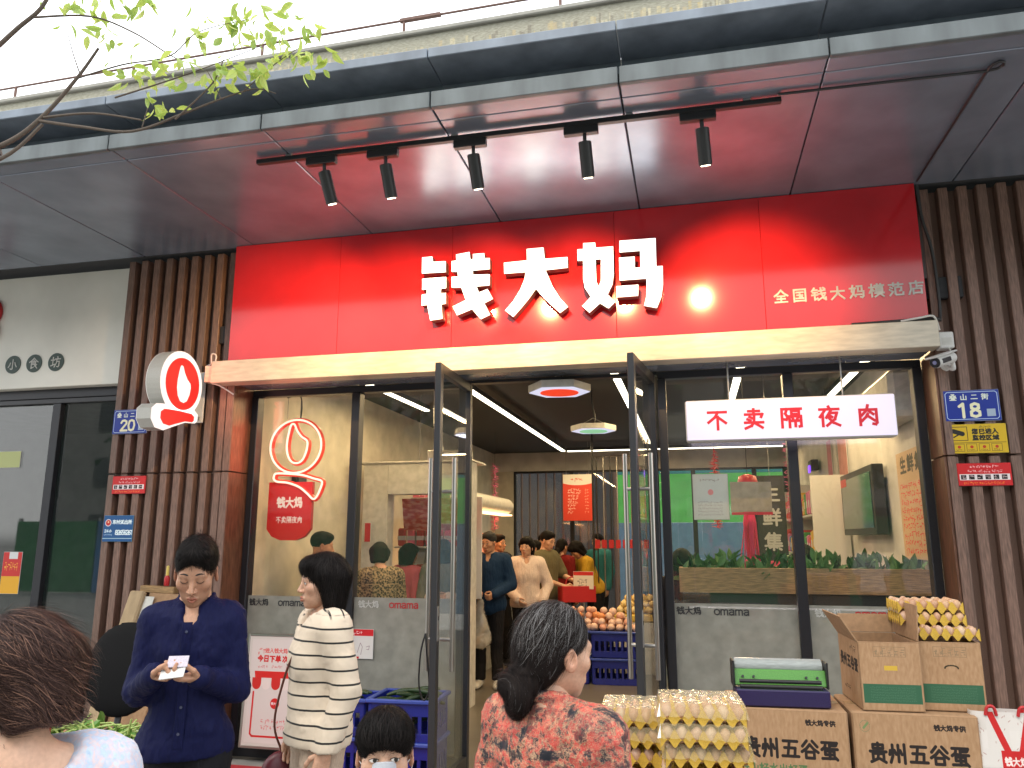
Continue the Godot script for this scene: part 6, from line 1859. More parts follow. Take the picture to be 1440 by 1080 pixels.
func left_goods() -> void:
	# flattened cartons and boards leaning on the slatted pillar
	var t := thing("leaning_boards", "bundle of flattened cartons leaning on the slatted pillar", "cardboard", Vector3(-4.20, 0, 0.80), 0.0)
	var tl := Basis(Vector3(1, 0, 0), -0.33) * Basis(Vector3(0, 0, 1), -0.03)
	var kraft := rough_tex(mat(Color(0.40, 0.29, 0.17), 0.85), M.blotch, Vector3(2, 1, 2))
	part(t, "carton_edge", bx(Vector3(0.13, 1.30, 0.05), 0.012), kraft, Vector3(-0.02, 0.64, -0.14), tl)
	part(t, "carton", bx(Vector3(0.30, 1.28, 0.03), 0.006), M.card, Vector3(0.20, 0.63, -0.19), tl)
	part(t, "top_board", bx(Vector3(0.30, 0.05, 0.07), 0.004), M.pine, Vector3(0.12, 1.265, -0.43), Basis(Vector3(0, 0, 1), -0.04))
	part(t, "white_sheet", bx(Vector3(0.08, 0.5, 0.006), 0.002), M.offwhite, Vector3(0.095, 0.98, -0.27), tl)
	part(t, "white_sheet", bx(Vector3(0.09, 0.2, 0.006), 0.002), M.offwhite, Vector3(0.11, 0.60, -0.135), tl)
	rod(t, "broom_stick", Vector3(0.19, 0.01, 0.12), Vector3(0.215, 1.1, -0.26), 0.011, M.white)
	var tp := MB.new()
	tp.tube([Vector3(0.17, 0.80, -0.185), Vector3(0.17, 0.81, -0.155)], 0.055, 18)
	part(t, "tape_roll", tp.mesh(), M.galv)
	# small red and yellow bottle standing on the board
	var bt := thing("small_bottle", "small red and yellow bottle standing on the leaning boards", "bottle", Vector3(-4.02, 1.292, 0.37))
	var bb := MB.new()
	bb.lathe([Vector2(0.002, 0), Vector2(0.02, 0.001), Vector2(0.022, 0.06), Vector2(0.012, 0.08)], 12)
	part(bt, "body", bb.mesh(), M.red)
	bb = MB.new()
	bb.lathe([Vector2(0.0125, 0.08), Vector2(0.011, 0.15), Vector2(0.002, 0.155)], 12)
	part(bt, "neck", bb.mesh(), mat(Color(0.6, 0.45, 0.1), 0.4))
	# black chair back
	var ch := thing("office_chair", "black padded chair standing beside the leaning boards", "chair", Vector3(-3.42, 0, 1.62), 0.35)
	var fl := Field.new(Vector3(-0.3, 0.35, -0.35), Vector3(0.3, 1.2, 0.35), 0.02)
	fl.ell(Vector3(0, 0.86, -0.2), Vector3(0.22, 0.28, 0.055), 0.02, Basis(Vector3(1, 0, 0), -0.12))
	fl.ell(Vector3(0, 0.80, -0.2), Vector3(0.23, 0.2, 0.05), 0.04, Basis(Vector3(1, 0, 0), -0.12))
	var pad := rough_tex(mat(Color(0.015, 0.015, 0.016), 0.75), M.speck, Vector3(6, 6, 6))
	pad.metallic_specular = 0.2
	part(ch, "backrest", fl.mesh().mesh(), pad)
	fl = Field.new(Vector3(-0.3, 0.35, -0.35), Vector3(0.3, 0.6, 0.35), 0.02)
	fl.ell(Vector3(0, 0.47, 0.02), Vector3(0.24, 0.05, 0.23), 0.02)
	part(ch, "seat", fl.mesh().mesh(), pad)
	rod(ch, "column", Vector3(0, 0.08, 0), Vector3(0, 0.44, 0), 0.025, M.frame_soft)
	rod(ch, "back_bar", Vector3(0, 0.45, -0.15), Vector3(0, 0.75, -0.24), 0.02, M.black)
	for k in 5:
		var a := TAU * k / 5.0
		rod(ch, "foot", Vector3(0, 0.1, 0), Vector3(cos(a) * 0.27, 0.03, sin(a) * 0.27), 0.02, M.black)
	# stall with green vegetables
	var st := thing("vegetable_stall", "low stall with a foam box behind the woman in the blue top", "stall", Vector3(-2.62, 0, 2.52), 0.2)
	blk(st, "top", Vector3(-0.42, 0.64, -0.3), Vector3(0.36, 0.68, 0.3), M.pine)
	for sx in [-0.38, 0.32]:
		for sz in [-0.26, 0.26]:
			blk(st, "leg", Vector3(sx - 0.02, 0.004, sz - 0.02), Vector3(sx + 0.02, 0.639, sz + 0.02), M.pine)
	blk(st, "red_tray", Vector3(-0.05, 0.682, -0.25), Vector3(0.33, 0.72, 0.26), rough_tex(mat(Color(0.45, 0.06, 0.05), 0.5), M.fine, Vector3(3, 3, 3)))
	blk(st, "foam_lid", Vector3(0.0, 0.722, -0.22), Vector3(0.30, 0.755, 0.05), M.offwhite)
	blk(st, "crate_box", Vector3(-0.40, 0.682, -0.25), Vector3(-0.07, 0.74, 0.26), M.card)
	var lf := leaf_mesh(0.075, 0.05, 0.1)
	var ar := lf.surface_get_arrays(0)
	var src := MB.new()
	src.v = ar[Mesh.ARRAY_VERTEX]; src.n = ar[Mesh.ARRAY_NORMAL]; src.uv = ar[Mesh.ARRAY_TEX_UV]; src.c = ar[Mesh.ARRAY_COLOR]; src.ix = ar[Mesh.ARRAY_INDEX]
	for k in 6:
		var g := thing("water_spinach", "bunch of pale stemmed green vegetables heaped on the stall", "vegetables", Vector3(-2.80 + 0.085 * k, 0.757, 2.58 + 0.04 * (k % 3)), 0, "greens on the stall")
		var sb := MB.new()
		var lb := MB.new()
		for j in 16:
			var a := Vector3(rng.randf_range(-0.08, 0.08), rng.randf_range(0.0, 0.05), rng.randf_range(-0.10, 0.10))
			var d := Vector3(rng.randf_range(-0.5, 1.0), rng.randf_range(-0.05, 0.45), rng.randf_range(-0.6, 0.6)).normalized() * rng.randf_range(0.12, 0.22)
			sb.tube([a - d * 0.5, a + Vector3(0, 0.012, 0), a + d * 0.5], [0.0055, 0.005, 0.004], 6)
			lb.add(src, Transform3D(rand_basis(d.normalized() + Vector3(0, 0.3, 0), 0.35), a - d * 0.5))
		part(g, "stalks", sb.mesh(), M.greens_b)
		part(g, "leaves", lb.mesh(), M.greens_a)
	# red soda can shape beside the greens
	var cn := thing("red_bottle", "red plastic bottle with a white cap on the stall", "bottle", Vector3(-2.86, 0.742, 2.70))
	bb = MB.new()
	bb.lathe([Vector2(0.002, 0), Vector2(0.03, 0.002), Vector2(0.032, 0.1), Vector2(0.014, 0.15), Vector2(0.013, 0.16)], 16)
	part(cn, "body", bb.mesh(), M.red)
	bb = MB.new()
	bb.lathe([Vector2(0.0155, 0.16), Vector2(0.0155, 0.185), Vector2(0.002, 0.186)], 14)
	part(cn, "cap", bb.mesh(), M.white)

# ---------------------------------------------------------------- tree whose twigs hang into the picture
func tree() -> void:
	var t := thing("tree", "young tree with fresh yellow green leaves reaching over the canopy edge", "tree", Vector3(-4.3, 0, 3.9))
	var o := -t.position
	var b := MB.new()
	b.tube(smooth([Vector3.ZERO, Vector3(0.05, 1.2, 0), Vector3(0.3, 2.4, -0.2), Vector3(0.75, 3.1, -0.45), o + Vector3(-2.98, 3.38, 3.203)]), 0.03, 8)
	part(t, "trunk", b.mesh(), M.bark)
	var tw := [
		[[Vector3(-3.35, 3.22, 3.3), Vector3(-2.98, 3.395, 3.20), Vector3(-2.82, 3.53, 3.163), Vector3(-2.66, 3.72, 3.15), Vector3(-2.56, 3.86, 3.15)], 0.020, 0.008],
		[[Vector3(-3.3, 3.2, 3.3), Vector3(-2.97, 3.33, 3.20), Vector3(-2.80, 3.50, 3.165)], 0.014, 0.010],
		[[Vector3(-2.82, 3.52, 3.163), Vector3(-2.6, 3.47, 3.15), Vector3(-2.34, 3.42, 3.14), Vector3(-2.12, 3.50, 3.1), Vector3(-1.95, 3.56, 3.08), Vector3(-1.80, 3.60, 3.06), Vector3(-1.70, 3.57, 3.05)], 0.012, 0.003],
		[[Vector3(-2.80, 3.535, 3.163), Vector3(-2.55, 3.53, 3.15), Vector3(-2.3, 3.47, 3.14)], 0.009, 0.006],
		[[Vector3(-3.05, 3.90, 3.22), Vector3(-2.96, 3.99, 3.21), Vector3(-2.86, 4.08, 3.2), Vector3(-2.8, 4.2, 3.2)], 0.016, 0.012],
		[[Vector3(-2.9, 4.04, 3.2), Vector3(-2.6, 4.01, 3.18), Vector3(-2.37, 3.90, 3.166), Vector3(-2.15, 3.74, 3.18), Vector3(-2.05, 3.68, 3.19)], 0.008, 0.003],
		[[Vector3(-2.66, 3.72, 3.15), Vector3(-2.44, 3.77, 3.13), Vector3(-2.22, 3.80, 3.1), Vector3(-2.08, 3.9, 3.1), Vector3(-1.85, 3.94, 3.08)], 0.006, 0.002],
		[[Vector3(-2.45, 3.60, 3.14), Vector3(-2.2, 3.66, 3.12), Vector3(-2.0, 3.70, 3.12), Vector3(-1.75, 3.78, 3.1)], 0.006, 0.002],
		[[Vector3(-2.64, 3.73, 3.15), Vector3(-2.70, 3.86, 3.15), Vector3(-2.74, 3.98, 3.16)], 0.005, 0.002],
		[[Vector3(-2.15, 3.47, 3.11), Vector3(-1.98, 3.62, 3.11), Vector3(-1.94, 3.74, 3.1)], 0.006, 0.003],
		[[Vector3(-1.86, 3.58, 3.07), Vector3(-1.72, 3.7, 3.06), Vector3(-1.6, 3.78, 3.05)], 0.004, 0.002],
		[[Vector3(-2.3, 3.44, 3.13), Vector3(-2.28, 3.55, 3.13), Vector3(-2.3, 3.62, 3.13)], 0.004, 0.002],
		[[Vector3(-1.95, 3.56, 3.08), Vector3(-1.99, 3.65, 3.1), Vector3(-2.02, 3.7, 3.1)], 0.004, 0.002]]
	for w in tw:
		var pts := []
		var rr := []
		for p in w[0]:
			pts.append(o + p)
		pts = smooth(pts)
		for i in pts.size():
			rr.append(0.68 * lerpf(w[1], w[2], float(i) / (pts.size() - 1)))
		b = MB.new()
		b.tube(pts, rr, 8)
		part(t, "limb", b.mesh(), M.bark)
	var lm := [leaf_mesh(0.064, 0.030, 0.18), leaf_mesh(0.048, 0.025, 0.1), leaf_mesh(0.074, 0.032, 0.3)]
	var lms := []
	for q in [Color(0.30, 0.40, 0.09), Color(0.38, 0.48, 0.13), Color(0.24, 0.35, 0.08)]:
		var m := mat(q, 0.5)
		m.backlight_enabled = true
		m.backlight = Color(q.r * 1.3, q.g * 1.2, q.b).linear_to_srgb()
		lms.append(m)
	# clusters of leaves: (place, how many, spread)
	var cl := [[Vector3(-2.62, 4.05, 3.17), 20, 0.11], [Vector3(-2.45, 4.10, 3.17), 20, 0.12], [Vector3(-2.32, 4.04, 3.16), 10, 0.06], [Vector3(-2.74, 4.12, 3.2), 12, 0.08], [Vector3(-2.50, 3.90, 3.17), 9, 0.05],
		[Vector3(-2.42, 3.74, 3.13), 17, 0.08], [Vector3(-2.26, 3.73, 3.12), 15, 0.07], [Vector3(-2.10, 3.88, 3.11), 10, 0.06], [Vector3(-1.90, 3.95, 3.09), 20, 0.10], [Vector3(-1.74, 3.93, 3.08), 22, 0.11], [Vector3(-1.62, 3.86, 3.07), 20, 0.10], [Vector3(-1.84, 3.84, 3.09), 10, 0.06],
		[Vector3(-2.22, 3.53, 3.13), 12, 0.05], [Vector3(-1.98, 3.66, 3.12), 20, 0.08], [Vector3(-1.86, 3.68, 3.11), 22, 0.08], [Vector3(-1.76, 3.66, 3.10), 15, 0.06], [Vector3(-1.62, 3.74, 3.06), 15, 0.07], [Vector3(-1.54, 3.72, 3.05), 12, 0.05], [Vector3(-2.05, 3.70, 3.18), 7, 0.04]]
	for c in cl:
		for k in c[1]:
			var p: Vector3 = c[0] + Vector3(rng.randfn() * c[2] * 0.85, rng.randfn() * c[2] * 0.34, rng.randfn() * c[2] * 0.6)
			var out := Vector3(rng.randfn() * 0.6, -0.55 + rng.randfn() * 0.3, rng.randfn() * 0.5)
			part(t, "leaf", lm[rng.randi() % 3], lms[rng.randi() % 3], o + p, rand_basis(out, 0.25))

# ---------------------------------------------------------------- people
var heads := {}
var hands := {}
var hairs := {}
var folds := FastNoiseLite.new()
var hair_noise := FastNoiseLite.new()

func head_of(kind: String) -> Dictionary:
	if heads.has(kind):
		return heads[kind]
	var f := Field.new(Vector3(-0.105, -0.15, -0.125), Vector3(0.105, 0.14, 0.135), 0.0042)
	var fem := kind != "man"
	var kid := kind == "child"
	f.ell(Vector3(0, 0.035, -0.014), Vector3(0.074, 0.086, 0.094), 0.02)
	f.ell(Vector3(0, -0.02, 0.028), Vector3(0.061, 0.084, 0.058), 0.035)
	f.ell(Vector3(0, -0.072, 0.034), Vector3(0.044 if fem else 0.05, 0.04, 0.046), 0.03)
	f.ell(Vector3(0, -0.1, 0.062), Vector3(0.018 if fem else 0.023, 0.015, 0.015), 0.02)
	for s in [-1.0, 1.0]:
		f.ell(Vector3(s * 0.042, -0.024, 0.056), Vector3(0.024, 0.021, 0.02), 0.02)
		if kid:
			f.ell(Vector3(s * 0.038, -0.05, 0.055), Vector3(0.026, 0.026, 0.022), 0.02)
		f.ell(Vector3(s * 0.029, 0.0, 0.094), Vector3(0.019, 0.0105, 0.014), 0.012, Basis.IDENTITY, true)
		f.ell(Vector3(s * 0.030, -0.001, 0.0745), Vector3(0.0155, 0.0115, 0.0125), 0.006)
		f.ell(Vector3(s * 0.0775, -0.012, -0.004), Vector3(0.0085, 0.032, 0.019), 0.008, Basis(Vector3(0, 1, 0), s * 0.35) * Basis(Vector3(1, 0, 0), -0.15))
		f.ell(Vector3(s * 0.086, -0.008, -0.002), Vector3(0.006, 0.018, 0.009), 0.005, Basis(Vector3(0, 1, 0), s * 0.35), true)
	f.cap(Vector3(-0.04, 0.019, 0.075), Vector3(0.04, 0.019, 0.075), 0.010, 0.010, 0.016)
	var nz := 0.099 if kid else (0.102 if fem else 0.107)
	f.cap(Vector3(0, 0.006, 0.083), Vector3(0, -0.033, nz), 0.0075, 0.0105, 0.012)
	for s in [-1.0, 1.0]:
		f.ell(Vector3(s * 0.0125, -0.038, 0.093), Vector3(0.009, 0.0075, 0.010), 0.006)
		f.cap(Vector3(0, -0.0635, 0.093), Vector3(s * 0.0205, -0.0665, 0.083), 0.0058, 0.0035, 0.005)
		f.cap(Vector3(0, -0.0755, 0.0915), Vector3(s * 0.018, -0.0725, 0.083), 0.0068, 0.0035, 0.005)
	f.ell(Vector3(0, -0.0695, 0.10), Vector3(0.024, 0.0016, 0.012), 0.003, Basis.IDENTITY, true)
	f.cap(Vector3(0, -0.06, -0.02), Vector3(0, -0.095, -0.028), 0.053 if not fem else 0.047, 0.046 if not fem else 0.04, 0.03)
	var mb := f.mesh()
	for i in mb.v.size():
		var p := mb.v[i]
		var c := Color(1, 1, 1)
		if p.z > 0.072 and absf(p.x) < 0.023:
			var e := pow(p.x / 0.0215, 2.0) + pow((p.y + 0.0695) / 0.0125, 2.0)
			if e < 1.0:
				c = c.lerp(Color(0.80, 0.50, 0.48), clampf((1.0 - e) * 2.5, 0, 1))
		var ch := (Vector2(absf(p.x) - 0.04, p.y + 0.03)).length()
		if p.z > 0.04 and ch < 0.035:
			c = c.lerp(Color(1.0, 0.86, 0.82), 0.6 * (1.0 - ch / 0.035))
		if absf(p.x) > 0.074:
			c = c.lerp(Color(1.0, 0.82, 0.78), 0.6)
		mb.c[i] = c
	heads[kind] = {"mb": mb, "f": f}
	return heads[kind]

func hand_of(kind: String) -> MB:
	if hands.has(kind):
		return hands[kind]
	var f := Field.new(Vector3(-0.06, -0.2, -0.04), Vector3(0.085, 0.03, 0.09), 0.0042)
	f.cap(Vector3(0, 0.02, 0), Vector3(0, -0.02, 0), 0.026, 0.026, 0.015)
	f.ell(Vector3(0, -0.05, 0), Vector3(0.039, 0.046, 0.0145), 0.015)
	var bend: Array = {"relaxed": [0.35, 0.45, 0.3], "grip": [0.85, 1.15, 0.6], "pinch": [0.55, 0.75, 0.45]}[kind]
	for k in 4:
		var x: float = [-0.029, -0.010, 0.010, 0.029][k]
		var l: float = [0.060, 0.074, 0.078, 0.068][k]
		var p := Vector3(x, -0.085 if k else -0.078, 0.0)
		var a := 0.12 + 0.06 * (3 - k)
		var fan := x * 2.2
		f.cap(Vector3(x * 0.8, -0.055, 0), p, 0.0105, 0.0098, 0.008)
		for j in 3:
			a += bend[j]
			var seg: float = l * [0.45, 0.31, 0.24][j]
			var q := p + Vector3(fan * cos(a) * 0.3, -cos(a), sin(a)).normalized() * seg
			f.cap(p, q, [0.0096, 0.0088, 0.0080][j], [0.0088, 0.0080, 0.0068][j], 0.003)
			p = q
	var tp := [Vector3(0.026, -0.022, 0.006), Vector3(0.048, -0.045, 0.022), Vector3(0.052, -0.072, 0.036), Vector3(0.048, -0.094, 0.046)]
	if kind != "relaxed":
		tp = [Vector3(0.026, -0.022, 0.006), Vector3(0.044, -0.045, 0.028), Vector3(0.040, -0.072, 0.046), Vector3(0.028, -0.090, 0.056)]
	for j in 3:
		f.cap(tp[j], tp[j + 1], [0.0135, 0.0105, 0.0095][j], [0.0105, 0.0095, 0.0075][j], 0.006)
	hands[kind] = f.mesh()
	return hands[kind]

# hair as a volume round the head, in the head's own axes
func hair_of(style: String) -> Field:
	if hairs.has(style):
		return hairs[style]
	var f := Field.new(Vector3(-0.125, -0.2, -0.215), Vector3(0.125, 0.15, 0.135), 0.0055)
	match style:
		"short", "boy":
			f.ell(Vector3(0, 0.042, -0.014), Vector3(0.081, 0.088, 0.102), 0.02)
			if style == "boy":
				f.ell(Vector3(0, 0.05, 0.02), Vector3(0.083, 0.07, 0.078), 0.02)
				f.ell(Vector3(0, -0.066, 0.09), Vector3(0.086, 0.098, 0.075), 0.01, Basis.IDENTITY, true)
			else:
				f.ell(Vector3(0, 0.085, 0.035), Vector3(0.066, 0.037, 0.056), 0.02)
				f.ell(Vector3(0, -0.035, 0.10), Vector3(0.078, 0.098, 0.072), 0.012, Basis.IDENTITY, true)
			for s in [-1.0, 1.0]:
				f.ell(Vector3(s * 0.09, -0.045, 0.005), Vector3(0.03, 0.05, 0.035), 0.01, Basis.IDENTITY, true)
			f.cut(Vector3(0, -0.062, -0.08), Vector3(0, -1, 0.25).normalized())
		"bob", "crop":
			f.ell(Vector3(0, 0.042, -0.016), Vector3(0.090, 0.098, 0.108), 0.02)
			var low := -0.105 if style == "bob" else -0.045
			for s in [-1.0, 1.0]:
				f.cap(Vector3(s * 0.072, 0.03, 0.0), Vector3(s * 0.074, low, -0.02), 0.036, 0.024, 0.03)
				f.cap(Vector3(s * 0.05, 0.02, -0.075), Vector3(s * 0.045, -0.11 if style == "bob" else -0.085, -0.065), 0.05, 0.034, 0.03)
			f.cap(Vector3(0, 0.02, -0.085), Vector3(0, -0.115 if style == "bob" else -0.095, -0.07), 0.05, 0.034, 0.03)
			f.ell(Vector3(0, 0.075, 0.055), Vector3(0.070, 0.045, 0.05), 0.02)
			f.ell(Vector3(0, -0.055, 0.105), Vector3(0.060, 0.098, 0.078), 0.012, Basis.IDENTITY, true)
			if style == "crop":
				for s in [-1.0, 1.0]:
					f.ell(Vector3(s * 0.095, -0.055, 0.03), Vector3(0.035, 0.06, 0.04), 0.012, Basis.IDENTITY, true)
			f.cut(Vector3(0, -0.13 if style == "bob" else -0.105, -0.08), Vector3(0, -1, 0.1).normalized())
		"bun":
			f.ell(Vector3(0, 0.04, -0.016), Vector3(0.079, 0.089, 0.101), 0.02)
			f.ell(Vector3(0, -0.02, -0.06), Vector3(0.070, 0.07, 0.056), 0.03)
			f.ell(Vector3(0, -0.04, 0.10), Vector3(0.079, 0.10, 0.078), 0.012, Basis.IDENTITY, true)
			for s in [-1.0, 1.0]:
				f.ell(Vector3(s * 0.09, -0.05, 0.012), Vector3(0.032, 0.052, 0.05), 0.012, Basis.IDENTITY, true)
			f.ell(Vector3(0.004, -0.075, -0.098), Vector3(0.056, 0.048, 0.044), 0.010)
			f.ell(Vector3(0.016, -0.126, -0.088), Vector3(0.044, 0.044, 0.040), 0.010)
			f.ell(Vector3(-0.022, -0.105, -0.118), Vector3(0.032, 0.040, 0.026), 0.006)
			f.ell(Vector3(0.030, -0.085, -0.125), Vector3(0.026, 0.030, 0.022), 0.006)
	hairs[style] = f
	return f

func strands(f: Field, style: String, count: int, len_: float, shades: Array, wid: float) -> MB:
	var src := f.mesh()
	var b := MB.new()
	var r := RandomNumberGenerator.new()
	r.seed = 99
	for k in count:
		var i := r.randi() % src.v.size()
		var p := src.v[i]
		if src.n[i].y < -0.75:
			continue
		b.col = shades[r.randi() % shades.size()]
		if style == "bun" and b.col.r > 0.25 and r.randf() < clampf((0.085 - p.y) / 0.06, 0.3, 0.97):
			b.col = shades[0]
		var steps := 7
		var lift := r.randf_range(0.002, 0.0065) * (1.5 if style == "crop" else 1.0) * (3.0 if r.randf() < 0.06 else 1.0)
		var pts := []
		var nrm := []
		var swirl := r.randfn() * 0.22
		for j in steps:
			var g := f.grad(p)
			p -= g * (f.at(p) - lift * (0.4 + j * 0.16))
			pts.append(p); nrm.append(g)
			var d := flow(style, p)
			d = (d - g * d.dot(g)).normalized()
			d = d.rotated(g.normalized(), swirl) if g.length() > 0.5 else d
			p += d * len_ / steps
			if style == "boy" and j > 3 and p.z > 0.05:
				p.y -= 0.002
		for j in steps - 1:
			var a: Vector3 = pts[j]
			var c: Vector3 = pts[j + 1]
			var s: Vector3 = (c - a).cross(nrm[j]).normalized() * wid
			var w0 := 1.0 - 0.85 * pow(float(j) / (steps - 1), 2.0)
			var w1 := 1.0 - 0.85 * pow(float(j + 1) / (steps - 1), 2.0)
			var k0 := b.v.size()
			b.v.append(a - s * w0); b.v.append(a + s * w0); b.v.append(c + s * w1); b.v.append(c - s * w1)
			for q in 4:
				b.c.append(b.col)
				b.uv.append(Vector2.ZERO)
			var side := s.normalized() * 0.7
			b.n.append((nrm[j] - side).normalized()); b.n.append((nrm[j] + side).normalized())
			b.n.append((nrm[j + 1] + side).normalized()); b.n.append((nrm[j + 1] - side).normalized())
			b.ix.append_array([k0, k0 + 2, k0 + 1, k0, k0 + 3, k0 + 2])
	return b

func flow(style: String, p: Vector3) -> Vector3:
	match style:
		"bun":
			if p.z < -0.06 and p.y < -0.04:
				return Vector3(p.y + 0.1, -p.x, 0.2 * p.x)
			return Vector3(0, -0.075, -0.09) - p
		"short":
			return Vector3(p.x * 1.5, -0.02 + minf(0.0, p.y - 0.09), 0.05) if p.y > 0.06 else Vector3(0, -1, -0.1)
		"boy":
			return Vector3(p.x, -0.06, p.z + 0.04)
		"crop":
			return Vector3(p.x * 0.8 - 0.03, -0.055, p.z * 0.6 - 0.035)
	return Vector3(p.x, -0.07, p.z + 0.03) if p.y > 0.08 else Vector3(p.x * 0.2, -1, p.z * 0.2)

func skin(c: Color) -> StandardMaterial3D:
	var m := rough_tex(mat(c, 0.48), M.skin_tex, Vector3(7, 7, 7))
	m.vertex_color_use_as_albedo = true
	m.subsurf_scatter_enabled = true
	m.subsurf_scatter_strength = 0.06
	return m

func hair_mat(c: Color) -> StandardMaterial3D:
	var m := rough_tex(mat(c, 0.62), M.hair_tex, Vector3(9, 9, 9))
	m.metallic_specular = 0.2
	m.vertex_color_use_as_albedo = true
	return m

func cloth(c: Color, rough := 0.8) -> StandardMaterial3D:
	var m := mat(c, rough)
	m.metallic_specular = 0.25
	return rough_tex(m, M.weave, Vector3(3.4, 1.0, 3.4), M.foldtex, 0.9)

# o: lean, el, wr, palm, grip, hy, hp, hr, kind, skin, hair, hairc, top, sleeve, hem, neck, bot, cell, foot ...
func person(label: String, at: Vector3, yaw: float, H: float, o: Dictionary) -> Dictionary:
	var t := thing("person", label, "person", at, yaw, o.get("group", ""))
	var s := H / 1.7
	var sc := Transform3D(Basis.from_scale(Vector3(s, s, s)), Vector3.ZERO)
	var cell: float = o.get("cell", 0.021)
	var fem: bool = o.get("kind", "man") != "man"
	var lean: float = o.get("lean", 0.0)
	var lb := Basis(Vector3(1, 0, 0), lean)
	var pv := Vector3(0, 0.93, 0)
	var shw: float = o.get("shw", 0.165 if fem else 0.185)
	var fat: float = o.get("fat", 1.0)
	var el: Array = o.get("el", [Vector3(shw + 0.05, 1.12, -0.03), Vector3(-shw - 0.05, 1.12, -0.03)])
	var wr: Array = o.get("wr", [Vector3(shw + 0.06, 0.87, 0.05), Vector3(-shw - 0.06, 0.87, 0.05)])
	var stride: float = o.get("stride", 0.0)
	var shd := [pv + lb * (Vector3(shw, 1.385, -0.01) - pv), pv + lb * (Vector3(-shw, 1.385, -0.01) - pv)]
	var nb := pv + lb * (Vector3(0, 1.44, -0.025) - pv)
	var hc := pv + lb * (Vector3(0, 1.585, 0.012) - pv)
	var hb := lb * Basis.from_euler(Vector3(o.get("hp", 0.0), o.get("hy", 0.0), o.get("hr", 0.0)))
	hc += hb * Vector3(0, 0.0, 0.0) + Vector3(0, 0, maxf(0.0, o.get("hp", 0.0)) * 0.04)
	var lo := Vector3(-0.34, -0.02, -0.3)
	var hi := Vector3(0.34, 1.62, 0.3)
	for p in el + wr + [hc, nb]:
		lo = lo.min(p - Vector3(0.1, 0.1, 0.1)); hi = hi.max(p + Vector3(0.1, 0.1, 0.1))
	var sm: StandardMaterial3D = o.get("skin", M.skin_a)
	# -- body: one skin, head and hands added to it
	var f := Field.new(lo, hi, cell)
	torso(f, lb, pv, fem, 0.0, fat)
	f.cap(nb, hc + hb * Vector3(0, -0.08, -0.02), 0.056 if fem else 0.062, 0.047 if fem else 0.053, 0.03)
	f.cap(shd[0], nb + Vector3(0, -0.01, 0), 0.045, 0.05, 0.04)
	f.cap(shd[1], nb + Vector3(0, -0.01, 0), 0.045, 0.05, 0.04)
	for k in 2:
		f.cap(shd[k], el[k], 0.050, 0.039, 0.03)
		f.cap(el[k], wr[k], 0.038, 0.027, 0.02)
	legs(f, 0.0, stride, fem)
	var body := MB.new()
	body.add(f.mesh(), sc)
	var hd: Dictionary = head_of(o.get("kind", "man"))
	var hs: float = o.get("hs", 1.0)
	var hx := Transform3D(hb * Basis.from_scale(Vector3(hs * o.get("slim", 1.0), hs, hs)), hc)
	body.add(hd.mb, sc * hx)
	for k in 2:
		var y: Vector3 = -(wr[k] - el[k]).normalized()
		if o.has("hand_dir"):
			y = -(o.hand_dir[k] as Vector3).normalized()
		var z: Vector3 = o.get("palm", [Vector3(-1, 0, 0.1), Vector3(1, 0, 0.1)])[k]
		z = (z - y * z.dot(y)).normalized()
		body.add(hand_of(o.get("grip", ["relaxed", "relaxed"])[k]), sc * Transform3D(Basis(y.cross(z), y, z), wr[k]), k == 1)
	part(t, "body", body.mesh(), sm)
	# -- face details
	var hf: Field = hd.f
	var place := sc * hx
	for q in [-1.0, 1.0]:
		var eyes := MB.new()
		var brow := MB.new()
		var lash := MB.new()
		var ez := hf.front(q * 0.030, 0.0, 0.13)
		if not o.get("shut", false):
			var w := MB.new()
			w.col = Color(0.72, 0.68, 0.64)
			w.lathe([Vector2(0.0002, 0.0030), Vector2(0.5, 0.0027), Vector2(0.86, 0.0014), Vector2(1.0, -0.002)], 18)
			w.col = Color(0.018, 0.012, 0.01)
			w.lathe([Vector2(0.0002, 0.0040), Vector2(0.42, 0.0037), Vector2(0.46, 0.0026)], 14)
			for i in w.v.size():
				w.v[i].x *= 0.0125; w.v[i].z *= 0.0062 if not o.get("kind", "") == "child" else 0.0072
				if w.c[i].r < 0.1:
					w.v[i].x = w.v[i].x * 1.05 + 0.002 * o.get("look", 0.0)
					w.v[i].z *= 1.9
			eyes.add(w, Transform3D(Basis(Vector3(1, 0, 0), PI / 2), Vector3(q * 0.0305, -0.001, ez - 0.0018)))
		var lid := []
		for j in 7:
			var u := j / 6.0 * 2.0 - 1.0
			var yy := (0.0056 if not o.get("shut", false) else -0.0065) * (1.0 - u * u) - 0.0008
			var xx: float = q * 0.0305 + u * 0.0145
			lid.append(Vector3(xx, yy, hf.front(xx, yy, 0.13) + 0.0012))
		lash.tube(lid, 0.0011, 5)
		var bp := []
		for j in 6:
			var u := j / 5.0
			var xx: float = q * (0.014 + 0.033 * u)
			var yy := 0.0235 + 0.005 * sin(PI * (u * 0.7 + 0.15))
			bp.append(Vector3(xx, yy, hf.front(xx, yy, 0.13) + 0.0004))
		brow.tube(bp, [0.0022, 0.003, 0.003, 0.0027, 0.002, 0.001], 6)
		if eyes.v.size():
			var em := MB.new()
			em.add(eyes, place)
			part(t, "eye", em.mesh(), M.eye)
		var bm := MB.new()
		bm.add(brow, place)
		part(t, "eyebrow", bm.mesh(), M.brow)
		bm = MB.new()
		bm.add(lash, place)
		part(t, "eyelash", bm.mesh(), M.brow)
	# -- hair
	var style: String = o.get("hair", "short")
	var hcol: Color = o.get("hairc", Color(0.012, 0.010, 0.010))
	var hfld := hair_of(style)
	var hm := MB.new()
	hm.add(hfld.mesh(Color.WHITE, hair_noise, 0.0025), place)
	var hmat := hair_mat(hcol)
